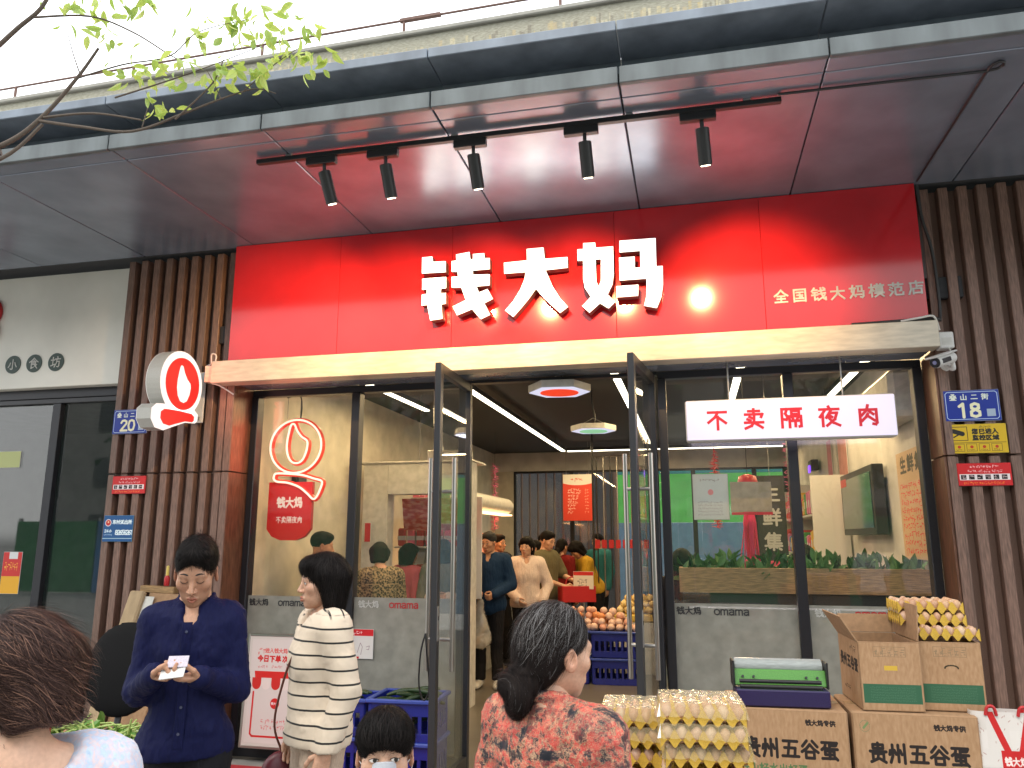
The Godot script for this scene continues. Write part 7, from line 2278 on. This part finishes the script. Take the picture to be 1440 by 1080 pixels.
	var hp := part(t, "hair", hm.mesh(), hmat)
	if o.has("strands"):
		var sb := MB.new()
		sb.add(strands(hfld, style, o.strands, o.get("strand_len", 0.07), o.get("shades", [Color(0.5, 0.5, 0.5), Color(1, 1, 1), Color(0.3, 0.3, 0.3), Color(0.25, 0.25, 0.25)]), o.get("strand_w", 0.0008)), place)
		part(hp, "strands", sb.mesh(), M.strand.duplicate() if not o.has("strand_mat") else o.strand_mat)
	# -- upper garment
	var g: float = o.get("ease", 0.026)
	f = Field.new(lo - Vector3(0.03, 0, 0.03), hi + Vector3(0.03, 0, 0.03), cell)
	torso(f, lb, pv, fem, g, fat)
	f.cap(shd[0], nb + Vector3(0, -0.015, 0), 0.05 + g * 0.6, 0.05, 0.04)
	f.cap(shd[1], nb + Vector3(0, -0.015, 0), 0.05 + g * 0.6, 0.05, 0.04)
	var sl: float = o.get("sleeve", 1.0)
	for k in 2:
		if sl > 0.5:
			f.cap(shd[k], el[k], 0.053 + g, 0.045 + g, 0.035)
			f.cap(el[k], el[k].lerp(wr[k], (sl - 0.5) * 2.0), 0.043 + g, 0.031 + g, 0.02)
		else:
			f.cap(shd[k], shd[k].lerp(el[k], sl * 2.0), 0.053 + g, 0.050 + g * 1.3, 0.035)
	var upv := lb * Vector3(0, 1, 0)
	if sl <= 0.5:
		for k in 2:
			var d: Vector3 = (el[k] - shd[k]).normalized()
	if o.get("hem", 0.84) < 0.9:
		f.ell(Vector3(0, 0.90, 0.0), Vector3(0.180 * maxf(fat, 1.0) + g, 0.15, 0.114 * maxf(fat, 1.0) + g), 0.05)
	f.cut(pv + upv * (o.get("hem", 0.84) - 0.93), -upv)
	var nk: Vector3 = o.get("neck", Vector3(0.066, 0.07, 0.07))
	f.ell(nb + lb * (Vector3(0, 0.05, 0.015) + (o.get("neck_off", Vector3.ZERO) as Vector3)), nk, 0.01, Basis.IDENTITY, true)
	if o.get("vneck", false):
		f.ell(nb + lb * Vector3(0, -0.015, 0.095), Vector3(0.028, 0.062, 0.06), 0.01, Basis.IDENTITY, true)
	if o.get("collar", false):
		for q in [-1.0, 1.0]:
			f.cap(nb + Vector3(0, 0.045, -0.062), nb + Vector3(q * 0.066, 0.038, -0.012), 0.015, 0.015, 0.004)
			f.cap(nb + Vector3(q * 0.066, 0.038, -0.012), nb + Vector3(q * 0.034, -0.012, 0.088), 0.015, 0.013, 0.004)
			f.cap(nb + Vector3(q * 0.060, 0.020, 0.040), nb + Vector3(q * 0.072, -0.035, 0.094), 0.013, 0.008, 0.004)
			f.cap(nb + Vector3(q * 0.046, 0.006, 0.070), nb + Vector3(q * 0.060, -0.035, 0.098), 0.013, 0.009, 0.004)
	var tm := MB.new()
	tm.add(f.mesh(Color.WHITE, folds, o.get("wrinkle", 0.009)), sc)
	var top := part(t, o.get("top_name", "shirt"), tm.mesh(), o.get("top", M.cloth_grey))
	var out := {"root": t, "shirt": f, "top": top, "sc": sc, "head": place, "nb": nb, "hc": hc}
	# -- lower garment and shoes
	f = Field.new(Vector3(-0.34, -0.02, -0.32), Vector3(0.34, 1.08, 0.34), cell)
	legs(f, 0.018, stride, fem)
	f.ell(Vector3(0, 0.95, -0.008), Vector3(0.160 * fat, 0.12, 0.114 * fat), 0.05)
	f.cut(Vector3(0, 1.02, 0), Vector3(0, 1, 0))
	f.cut(Vector3(0, o.get("cuff", 0.075), 0), Vector3(0, -1, 0))
	tm = MB.new()
	tm.add(f.mesh(Color.WHITE, folds, 0.008), sc)
	part(t, "trousers", tm.mesh(), o.get("bot", M.cloth_dark))
	f = Field.new(Vector3(-0.2, -0.02, -0.4), Vector3(0.2, 0.14, 0.45), minf(cell, 0.014))
	for q in [-1.0, 1.0]:
		var dz: float = stride * q
		f.cap(Vector3(q * 0.098, 0.048, -0.065 + dz), Vector3(q * 0.112, 0.036, 0.13 + dz), 0.047, 0.04, 0.03)
		f.ell(Vector3(q * 0.10, 0.08, -0.035 + dz), Vector3(0.045, 0.04, 0.05), 0.02)
	f.cut(Vector3(0, 0.004, 0), Vector3(0, -1, 0))
	tm = MB.new()
	tm.add(f.mesh(), sc)
	part(t, "shoes", tm.mesh(), o.get("shoe", M.black))
	return out

func torso(f: Field, lb: Basis, pv: Vector3, fem: bool, g: float, fat: float) -> void:
	f.ell(Vector3(0, 0.95, -0.008), Vector3((0.165 if fem else 0.158) * fat + g, 0.13 + g, 0.112 * fat + g), 0.05)
	f.ell(pv + lb * Vector3(0, 0.16, 0.008), Vector3((0.135 if fem else 0.148) * fat + g, 0.17 + g, 0.105 * fat + g), 0.06, lb)
	f.ell(pv + lb * Vector3(0, 0.35, 0.0), Vector3((0.150 if fem else 0.172) * minf(fat, 0.5 + fat * 0.5) + g, 0.17 + g, 0.112 + g), 0.06, lb)
	f.cap(pv + lb * Vector3(-0.12 * minf(1.0, fat), 0.445, -0.015), pv + lb * Vector3(0.12 * minf(1.0, fat), 0.445, -0.015), 0.06 + g, 0.06 + g, 0.06)
	if fem:
		for s in [-1.0, 1.0]:
			f.ell(pv + lb * Vector3(s * 0.06, 0.30, 0.07), Vector3(0.062, 0.07, 0.05) + Vector3(g, g, g) * 0.8, 0.05, lb)

func legs(f: Field, g: float, stride: float, fem: bool) -> void:
	for q in [-1.0, 1.0]:
		var dz: float = stride * q
		f.cap(Vector3(q * 0.085, 0.89, -0.005), Vector3(q * 0.095, 0.50, 0.02 + dz * 0.6), 0.088 + g * 0.8, 0.058 + g, 0.04)
		f.cap(Vector3(q * 0.095, 0.50, 0.02 + dz * 0.6), Vector3(q * 0.098, 0.09, -0.03 + dz), 0.056 + g, 0.038 + g * 1.4, 0.02)
		if g == 0.0:
			f.cap(Vector3(q * 0.098, 0.05, -0.06 + dz), Vector3(q * 0.11, 0.035, 0.12 + dz), 0.038, 0.03, 0.02)

func mask(info: Dictionary, kind: String, m: Material, t: Node3D, loops := true) -> void:
	var f := Field.new(Vector3(-0.09, -0.14, -0.02), Vector3(0.09, 0.02, 0.135), 0.0042)
	f.ell(Vector3(0, -0.03, 0.03), Vector3(0.061, 0.082, 0.060), 0.03)
	f.ell(Vector3(0, -0.075, 0.04), Vector3(0.052, 0.044, 0.05), 0.03)
	f.cap(Vector3(0, -0.01, 0.086), Vector3(0, -0.05, 0.094), 0.012, 0.017, 0.04)
	f.ell(Vector3(0, -0.10, 0.064), Vector3(0.024, 0.018, 0.018), 0.02)
	f.cut(Vector3(0, -0.012, 0.06), Vector3(0, 1, -0.25).normalized())
	f.cut(Vector3(0, 0, 0.022), Vector3(0, -0.25, -1).normalized())
	var b := MB.new()
	b.add(f.mesh(), info.head)
	var q := part(t, "face_mask", b.mesh(), m)
	if loops:
		for s in [-1.0, 1.0]:
			b = MB.new()
			b.tube(smooth([Vector3(s * 0.062, -0.03, 0.035), Vector3(s * 0.074, -0.02, 0.01), Vector3(s * 0.085, -0.018, -0.014), Vector3(s * 0.083, -0.04, -0.012), Vector3(s * 0.074, -0.06, 0.01), Vector3(s * 0.058, -0.09, 0.035)]), 0.0016, 5)
			var c := MB.new()
			c.add(b, info.head)
			part(q, "ear_loop", c.mesh(), M.white)

func people() -> void:
	folds.seed = 11
	hair_noise.frequency = 28.0
	hair_noise.seed = 6
	folds.frequency = 5.5
	folds.fractal_octaves = 3
	folds.domain_warp_enabled = true
	folds.domain_warp_amplitude = 0.12
	folds.domain_warp_frequency = 4.0
	M.skin_tex = ntex(0.05, 0.88, 1.0, 4, 256, FastNoiseLite.TYPE_SIMPLEX_SMOOTH, 31)
	M.hair_tex = ntex(0.12, 0.55, 1.0, 4, 256, FastNoiseLite.TYPE_SIMPLEX_SMOOTH, 32)
	M.weave = ntex(0.2, 0.8, 1.0, 3, 512, FastNoiseLite.TYPE_VALUE, 33)
	M.foldtex = ntex(0.012, 0.0, 1.0, 3, 512, FastNoiseLite.TYPE_SIMPLEX_SMOOTH, 34)
	M.skin_a = skin(Color(0.47, 0.245, 0.15))
	M.skin_b = skin(Color(0.57, 0.325, 0.215))
	M.skin_c = skin(Color(0.60, 0.36, 0.245))
	M.eye = mat(Color(1, 1, 1), 0.12)
	M.eye.vertex_color_use_as_albedo = true
	M.brow = mat(Color(0.02, 0.015, 0.013), 0.7)
	M.strand = mat(Color(0.022, 0.018, 0.017), 0.5)
	M.strand.metallic_specular = 0.22
	M.strand.vertex_color_use_as_albedo = true
	M.cloth_grey = cloth(Color(0.2, 0.2, 0.2))
	M.cloth_dark = cloth(Color(0.014, 0.014, 0.017))
	M.cloth_navy = cloth(Color(0.007, 0.009, 0.05), 0.7)
	# --- man in navy shirt looking at a receipt
	var a := person("man in a navy shirt looking down at papers in his hands", Vector3(-1.97, 0, 2.95), deg_to_rad(24), 1.635, {
		"cell": 0.013, "kind": "man", "shw": 0.142, "el": [Vector3(0.188, 1.11, 0.01), Vector3(-0.188, 1.11, 0.01)], "wr": [Vector3(0.08, 1.195, 0.235), Vector3(-0.08, 1.21, 0.235)],
		"palm": [Vector3(-0.3, 0.6, 0.2), Vector3(0.3, 0.3, 0.3)], "grip": ["pinch", "grip"], "hand_dir": [Vector3(-0.75, 0.05, 0.5), Vector3(0.75, 0.0, 0.5)],
		"hp": 0.42, "hy": 0.03, "shut": true, "hs": 1.13, "skin": M.skin_a, "hair": "short", "strands": 4200, "strand_len": 0.028,
		"top": M.cloth_navy, "hem": 0.86, "collar": true, "vneck": true, "neck": Vector3(0.058, 0.06, 0.062), "wrinkle": 0.013, "fat": 0.86, "ease": 0.013, "slim": 0.9})
	shirt_front(a)
	var rc := thing("receipt", "white folded receipt held in the man's hands", "paper", Vector3(-1.97, 0, 2.95), deg_to_rad(24))
	part(rc, "paper", bx(Vector3(0.085, 0.004, 0.05), 0.001), M.white, Vector3(0.0, 1.18, 0.315), Basis(Vector3(1, 0, 0), 0.7) * Basis(Vector3(0, 0, 1), 0.15))
	var cd := thing("banknote", "small printed note held above the receipt", "note", Vector3(-1.97, 0, 2.95), deg_to_rad(24))
	part(cd, "note", bx(Vector3(0.07, 0.003, 0.045), 0.001), rough_tex(mat(Color(0.55, 0.5, 0.58), 0.6), M.blotch, Vector3(20, 20, 20)), Vector3(0.012, 1.215, 0.295), Basis(Vector3(1, 0, 0), 0.9))
	# --- woman in striped jumper
	var stripes := pic(32, 256, Color(0.80, 0.74, 0.66))
	for k in 4:
		stripes.fill_rect(Rect2i(0, 20 + k * 64, 32, 9), Color(0.09, 0.085, 0.085))
	var sm := StandardMaterial3D.new()
	sm.albedo_texture = ImageTexture.create_from_image(stripes)
	sm.roughness = 0.85
	sm.uv1_triplanar = true
	sm.uv1_triplanar_sharpness = 6.0
	sm.uv1_scale = Vector3(4.6, 4.6, 4.6)
	sm.rim_enabled = true
	sm.rim = 0.2
	a = person("woman in a cream jumper with black stripes standing in profile", Vector3(-1.60, 0, 2.56), deg_to_rad(-48), 1.57, {
		"cell": 0.013, "kind": "woman", "hy": -0.05, "hp": 0.02, "hs": 1.03, "skin": M.skin_b, "hair": "bob", "strands": 5000, "strand_len": 0.075, "top": sm, "top_name": "jumper", "hem": 0.87, "neck": Vector3(0.08, 0.08, 0.085), "neck_off": Vector3(0, -0.005, 0.015), "vneck": true,
		"bot": cloth(Color(0.55, 0.42, 0.32)), "el": [Vector3(0.215, 1.12, -0.06), Vector3(-0.215, 1.12, -0.04)], "wr": [Vector3(0.215, 0.88, 0.02), Vector3(-0.2, 0.88, 0.04)], "wrinkle": 0.010, "ease": 0.022, "fat": 1.05})
	var bag := thing("shoulder_bag", "maroon shoulder bag on a thin brown strap worn by the striped woman", "bag", Vector3(-1.60, 0, 2.56), deg_to_rad(-48))
	bag.scale = Vector3.ONE * 0.924
	var bf := Field.new(Vector3(-0.36, 0.5, -0.1), Vector3(-0.08, 0.9, 0.34), 0.012)
	bf.ell(Vector3(-0.22, 0.71, 0.10), Vector3(0.05, 0.09, 0.10), 0.03)
	bf.ell(Vector3(-0.22, 0.67, 0.10), Vector3(0.055, 0.07, 0.11), 0.03)
	part(bag, "pouch", bf.mesh().mesh(), mat(Color(0.10, 0.012, 0.02), 0.35))
	pipe(bag, "strap", [Vector3(0.10, 1.375, -0.06), Vector3(0.085, 1.385, 0.03), Vector3(0.05, 1.28, 0.135), Vector3(-0.06, 1.1, 0.165), Vector3(-0.17, 0.92, 0.16), Vector3(-0.22, 0.78, 0.10)], 0.0055, mat(Color(0.13, 0.035, 0.02), 0.4))
	# --- boy with a mask
	a = person("small boy in a white face mask facing the street", Vector3(-0.90, 0, 3.54), deg_to_rad(18), 1.12, {
		"cell": 0.02, "kind": "child", "hs": 1.46, "hy": 0.05, "hp": -0.02, "look": 1.5, "skin": M.skin_c, "hair": "boy", "strands": 5200, "strand_len": 0.06, "strand_w": 0.0009, "top": cloth(Color(0.25, 0.3, 0.4)), "sleeve": 0.4})
	mask(a, "child", rough_tex(mat(Color(0.55, 0.58, 0.64), 0.7), M.weave, Vector3(20, 20, 20)), a.root)
	# --- grey haired woman with a bun in a floral blouse
	var fl := NoiseTexture2D.new()
	var fn := FastNoiseLite.new()
	fn.noise_type = FastNoiseLite.TYPE_SIMPLEX_SMOOTH
	fn.frequency = 0.012; fn.fractal_octaves = 6; fn.fractal_gain = 0.72; fn.seed = 17
	fn.domain_warp_enabled = true; fn.domain_warp_amplitude = 40.0
	fl.width = 512; fl.height = 512; fl.seamless = true; fl.noise = fn
	var gr := Gradient.new()
	gr.offsets = PackedFloat32Array([0.0, 0.41, 0.44, 0.50, 0.53, 0.60, 0.64, 0.68, 0.73])
	gr.colors = PackedColorArray([Color(0.06, 0.07, 0.11), Color(0.08, 0.09, 0.14), Color(0.70, 0.55, 0.42), Color(0.78, 0.64, 0.50), Color(0.72, 0.25, 0.22), Color(0.78, 0.20, 0.19), Color(0.72, 0.42, 0.34), Color(0.80, 0.66, 0.52), Color(0.10, 0.10, 0.14)])
	fl.color_ramp = gr
	var fm := StandardMaterial3D.new()
	fm.albedo_texture = fl
	fm.roughness = 0.75
	fm.uv1_triplanar = true
	fm.uv1_scale = Vector3(1.9, 1.9, 1.9)
	fm.heightmap_enabled = true
	fm.heightmap_texture = M.foldtex
	fm.heightmap_scale = 1.4
	var hm := mat(Color(0.24, 0.23, 0.23), 0.5)
	hm.metallic_specular = 0.2
	hm.vertex_color_use_as_albedo = true
	a = person("grey haired woman with a bun in a red and navy floral blouse", Vector3(-0.352, 0, 3.83), deg_to_rad(150), 1.475, {
		"cell": 0.013, "kind": "woman", "hy": -0.30, "hp": 0.06, "hs": 1.08, "skin": M.skin_b, "hair": "bun", "hairc": Color(0.018, 0.014, 0.013), "strands": 18000, "strand_len": 0.085, "strand_w": 0.0005, "strand_mat": hm,
		"shades": [Color(0.075, 0.06, 0.055), Color(0.11, 0.08, 0.07), Color(0.06, 0.05, 0.05), Color(0.3, 0.28, 0.27), Color(1, 1, 1), Color(0.6, 0.6, 0.6)], "top": fm, "top_name": "blouse", "sleeve": 0.7, "hem": 0.8, "neck": Vector3(0.058, 0.05, 0.06), "fat": 1.15, "collar": true, "wrinkle": 0.012, "ease": 0.02})
	# --- woman with dyed brown hair, wide neckline, blue mask
	var bl := NoiseTexture2D.new()
	var bn := FastNoiseLite.new()
	bn.frequency = 0.03; bn.fractal_octaves = 4; bn.seed = 23; bn.noise_type = FastNoiseLite.TYPE_CELLULAR
	bl.width = 512; bl.height = 512; bl.seamless = true; bl.noise = bn
	var g2 := Gradient.new()
	g2.offsets = PackedFloat32Array([0.0, 0.35, 0.5, 0.7, 1.0])
	g2.colors = PackedColorArray([Color(0.72, 0.78, 0.84), Color(0.62, 0.70, 0.80), Color(0.80, 0.70, 0.70), Color(0.70, 0.77, 0.82), Color(0.45, 0.56, 0.72)])
	bl.color_ramp = g2
	var bm := StandardMaterial3D.new()
	bm.albedo_texture = bl
	bm.roughness = 0.8
	bm.uv1_triplanar = true
	bm.uv1_scale = Vector3(3.5, 3.5, 3.5)
	var hm2 := mat(Color(0.25, 0.135, 0.095), 0.48)
	hm2.metallic_specular = 0.25
	hm2.vertex_color_use_as_albedo = true
	a = person("woman with brown dyed hair and a pale blue blossom top seen from behind", Vector3(-1.165, 0, 4.60), deg_to_rad(232), 1.50, {
		"cell": 0.013, "kind": "woman", "lean": 0.10, "hy": 0.62, "hp": 0.22, "hs": 0.98, "skin": M.skin_c, "hair": "crop", "hairc": Color(0.03, 0.018, 0.015), "strands": 18000, "strand_len": 0.085, "strand_w": 0.00055, "strand_mat": hm2,
		"shades": [Color(0.13, 0.13, 0.16), Color(0.22, 0.22, 0.27), Color(0.17, 0.17, 0.2), Color(0.11, 0.11, 0.13), Color(0.34, 0.36, 0.42), Color(0.16, 0.15, 0.18), Color(0.85, 0.85, 0.85)], "top": bm, "top_name": "blouse", "sleeve": 0.35, "hem": 0.8, "neck": Vector3(0.125, 0.10, 0.11), "neck_off": Vector3(0, 0.0, -0.05), "wrinkle": 0.01, "fat": 1.1})
	mask(a, "woman", rough_tex(mat(Color(0.35, 0.55, 0.72), 0.7), M.weave, Vector3(20, 20, 20)), a.root)
	# --- shoppers inside
	a = person("older man in a dark blue shirt carrying a plastic bag inside the door", Vector3(-2.33, 0.006, -3.1), deg_to_rad(4), 1.72, {"hp": 0.16, "hy": -0.35, "hairc": Color(0.05, 0.05, 0.05), "top": cloth(Color(0.012, 0.035, 0.085)), "hem": 0.78, "vneck": true, "el": [Vector3(0.26, 1.12, 0.0), Vector3(-0.26, 1.12, 0.0)], "wr": [Vector3(0.10, 1.02, 0.21), Vector3(-0.12, 1.03, 0.2)], "palm": [Vector3(-1, 0, 0), Vector3(1, 0, 0)], "grip": ["grip", "grip"], "cell": 0.018, "shoe": M.offwhite})
	var pb := thing("plastic_bag", "thin clear plastic bag held by the man in dark blue", "bag", Vector3(-2.36, 0, -2.86))
	var pbf := Field.new(Vector3(-0.2, 0.4, -0.15), Vector3(0.2, 1.05, 0.15), 0.018)
	pbf.cap(Vector3(0, 0.96, 0), Vector3(0.02, 0.56, 0), 0.02, 0.105, 0.05)
	pbf.cap(Vector3(0, 0.96, 0), Vector3(-0.05, 0.55, 0.01), 0.02, 0.09, 0.05)
	var thin := mat(Color(0.55, 0.53, 0.48), 0.2)
	thin.transparency = BaseMaterial3D.TRANSPARENCY_ALPHA
	thin.albedo_color.a = 0.42
	part(pb, "film", pbf.mesh(Color.WHITE, folds, 0.02).mesh(), thin)
	pipe(pb, "ginger_root", [Vector3(-0.05, 0.50, 0), Vector3(0.0, 0.58, 0.01), Vector3(0.04, 0.72, 0)], 0.03, mat(Color(0.35, 0.2, 0.08), 0.8))
	person("woman in a peach blouse standing behind the man in dark blue", Vector3(-2.02, 0.006, -3.75), deg_to_rad(10), 1.66, {"kind": "woman", "hair": "crop", "hy": -0.3, "top": cloth(Color(0.74, 0.60, 0.53)), "collar": true, "vneck": true, "hem": 0.85, "skin": M.skin_b, "el": [Vector3(0.27, 1.12, -0.03), Vector3(-0.25, 1.1, 0)], "wr": [Vector3(0.2, 0.93, 0.12), Vector3(-0.1, 0.95, 0.2)]})
	person("man in an olive T-shirt reaching into a red basket", Vector3(-1.92, 0.006, -4.55), deg_to_rad(68), 1.74, {"hp": 0.25, "top": cloth(Color(0.15, 0.13, 0.07)), "sleeve": 0.42, "skin": M.skin_b, "bot": cloth(Color(0.1, 0.1, 0.11)), "el": [Vector3(0.25, 1.14, 0.1), Vector3(-0.25, 1.12, 0.08)], "wr": [Vector3(0.1, 1.08, 0.36), Vector3(-0.1, 1.02, 0.34)], "grip": ["grip", "grip"]})
	var rb := thing("shopping_basket", "red shopping basket held by the man in olive", "basket", Vector3(-1.50, 0.86, -4.42), 0.4)
	for q in [-1.0, 1.0]:
		blk(rb, "side", Vector3(-0.22, 0, q * 0.13 - 0.006), Vector3(0.22, 0.2, q * 0.13 + 0.006), M.red)
		blk(rb, "end", Vector3(q * 0.215 - 0.006, 0, -0.123), Vector3(q * 0.215 + 0.006, 0.2, 0.123), M.red)
	blk(rb, "base", Vector3(-0.2, 0.002, -0.12), Vector3(0.2, 0.01, 0.12), M.red)
	pipe(rb, "handle", [Vector3(-0.15, 0.2, 0), Vector3(-0.1, 0.3, 0), Vector3(0.1, 0.3, 0), Vector3(0.15, 0.2, 0)], 0.008, M.red)
	person("woman in a dark red top facing away near the back", Vector3(-1.88, 0.006, -5.55), deg_to_rad(150), 1.64, {"kind": "woman", "hair": "bun", "top": cloth(Color(0.17, 0.012, 0.012)), "sleeve": 0.7, "hp": 0.2})
	person("woman in a mustard yellow top bending over the produce", Vector3(-1.42, 0.006, -5.75), deg_to_rad(-62), 1.66, {"kind": "woman", "hair": "bob", "lean": 0.42, "hp": 0.35, "top": cloth(Color(0.50, 0.30, 0.03)), "hem": 0.9, "el": [Vector3(0.22, 1.05, 0.25), Vector3(-0.22, 1.05, 0.25)], "wr": [Vector3(0.15, 0.9, 0.45), Vector3(-0.12, 0.9, 0.45)], "fat": 1.1})
	a = person("masked shopper in black at the far end of the shop", Vector3(-2.35, 0.006, -6.6), deg_to_rad(20), 1.72, {"top": M.cloth_dark})
	mask(a, "man", M.white, a.root, false)
	person("woman in a grey top and black vest standing behind the left door", Vector3(-2.62, 0.006, -2.25), deg_to_rad(200), 1.62, {"kind": "woman", "hair": "bob", "hy": 0.3, "top": cloth(Color(0.16, 0.15, 0.14)), "hem": 0.8})
	var lace := NoiseTexture2D.new()
	var ln := FastNoiseLite.new()
	ln.frequency = 0.035; ln.noise_type = FastNoiseLite.TYPE_CELLULAR; ln.seed = 41
	lace.width = 256; lace.height = 256; lace.seamless = true; lace.noise = ln
	var g3 := Gradient.new()
	g3.offsets = PackedFloat32Array([0.0, 0.42, 0.5, 1.0])
	g3.colors = PackedColorArray([Color(0.05, 0.05, 0.05), Color(0.07, 0.06, 0.06), Color(0.55, 0.48, 0.36), Color(0.6, 0.52, 0.4)])
	lace.color_ramp = g3
	var lmt := StandardMaterial3D.new()
	lmt.albedo_texture = lace
	lmt.roughness = 0.8
	lmt.uv1_triplanar = true
	lmt.uv1_scale = Vector3(5, 5, 5)
	person("woman in a black and beige patterned blouse at the serving hatch", Vector3(-2.90, 0.006, -1.25), deg_to_rad(215), 1.60, {"kind": "woman", "hair": "crop", "lean": 0.12, "hp": 0.35, "hy": -0.4, "top": lmt, "top_name": "blouse", "sleeve": 0.45, "skin": M.skin_b, "el": [Vector3(0.22, 1.1, 0.1), Vector3(-0.22, 1.1, 0.1)], "wr": [Vector3(0.1, 1.12, 0.3), Vector3(-0.1, 1.12, 0.3)], "grip": ["grip", "grip"]})
	a = person("butcher in a blue cap and red apron behind the serving hatch", Vector3(-2.66, 0.006, -2.42), deg_to_rad(8), 1.62, {"kind": "woman", "hair": "crop", "hairc": Color(0.12, 0.12, 0.26), "top": cloth(Color(0.6, 0.5, 0.48)), "el": [Vector3(0.2, 1.1, 0.1), Vector3(-0.2, 1.1, 0.1)], "wr": [Vector3(0.1, 1.1, 0.3), Vector3(-0.1, 1.1, 0.3)], "cell": 0.024})
	mask(a, "woman", M.white, a.root, false)
	var ap := Field.new(Vector3(-0.2, 0.5, 0.02), Vector3(0.2, 1.45, 0.22), 0.02)
	ap.cap(Vector3(-0.1, 1.34, 0.085), Vector3(-0.13, 0.95, 0.10), 0.05, 0.05, 0.03)
	ap.cap(Vector3(0.1, 1.34, 0.085), Vector3(0.13, 0.95, 0.10), 0.05, 0.05, 0.03)
	part(a.root, "apron", ap.mesh().mesh(), cloth(Color(0.55, 0.03, 0.04)))
	person("shopper in a red jacket and black cap behind the red window plate", Vector3(-3.28, 0.006, -0.72), deg_to_rad(120), 1.70, {"hair": "short", "hairc": Color(0.01, 0.01, 0.012), "top": cloth(Color(0.35, 0.03, 0.03)), "hp": 0.15, "cell": 0.024})
	person("person in a dark jacket standing inside beside the right window", Vector3(-0.10, 0.006, -0.95), deg_to_rad(170), 1.55, {"kind": "woman", "hair": "bob", "top": M.cloth_dark, "cell": 0.024})
	person("person in blue leaning over the pine trough", Vector3(0.98, 0.006, -1.75), deg_to_rad(-10), 1.60, {"kind": "woman", "hair": "crop", "lean": 0.25, "hp": 0.3, "top": cloth(Color(0.05, 0.14, 0.26)), "cell": 0.024})
	person("person in a pink jacket and dark cap by the mullion of the right window", Vector3(0.74, 0.006, -2.5), deg_to_rad(30), 1.72, {"hair": "short", "top": cloth(Color(0.6, 0.08, 0.16)), "cell": 0.024})
	person("man in a black jacket walking among the shoppers by the meat counter", Vector3(-2.62, 0.006, -4.7), deg_to_rad(60), 1.70, {"top": M.cloth_dark, "cell": 0.024, "stride": 0.12, "hy": 0.2})
	person("woman in a white blouse waiting at the meat counter", Vector3(-2.22, 0.006, -5.3), deg_to_rad(-70), 1.62, {"kind": "woman", "hair": "bun", "top": cloth(Color(0.6, 0.58, 0.55)), "cell": 0.024})
	person("man in a teal shirt queueing near the back windows", Vector3(-1.50, 0.006, -6.9), deg_to_rad(-40), 1.72, {"top": cloth(Color(0.03, 0.16, 0.18)), "cell": 0.024})
	person("woman in a rose jumper choosing packets behind the left door", Vector3(-3.05, 0.006, -2.98 + 0.62), deg_to_rad(150), 1.58, {"kind": "woman", "hair": "bob", "top": cloth(Color(0.5, 0.1, 0.14)), "cell": 0.024, "hp": 0.2})
	# --- passers-by behind the camera, mirrored in the right window
	person("passer-by in a white T-shirt on the far side of the pavement", Vector3(2.75, 0, 7.8), deg_to_rad(190), 1.66, {"kind": "woman", "hair": "bob", "top": cloth(Color(0.75, 0.72, 0.74)), "sleeve": 0.4, "cell": 0.024, "group": "passers-by behind the camera"})
	person("passer-by in a pale patterned shirt beside the one in white", Vector3(3.6, 0, 8.4), deg_to_rad(170), 1.58, {"kind": "woman", "hair": "crop", "top": cloth(Color(0.5, 0.5, 0.56)), "cell": 0.024, "group": "passers-by behind the camera"})

# placket, buttons and a chest pocket on the navy shirt
func shirt_front(a: Dictionary) -> void:
	var f: Field = a.shirt
	var b := MB.new()
	var prev := []
	for i in 27:
		var y := 1.335 - i * 0.0175
		var row := []
		for x in [-0.019, -0.017, 0.017, 0.019]:
			row.append(Vector3(x, y, f.front(x, y, 0.4) + (0.0035 if absf(x) < 0.018 else 0.0)))
		if i:
			for k in 3:
				b.quad(row[k], row[k + 1], prev[k + 1], prev[k])
		prev = row
	part(a.top, "placket", b.mesh(), M.cloth_navy)
	var bt := mat(Color(0.05, 0.055, 0.10), 0.25)
	for k in 5:
		var y := 1.30 - k * 0.092
		var z := f.front(0.0, y, 0.4) + 0.004
		var c := MB.new()
		c.cyl(Vector3(0, y, z), Vector3(0, y, z + 0.003), 0.006, 0.0055, 12)
		part(a.top, "button", c.mesh(), bt)
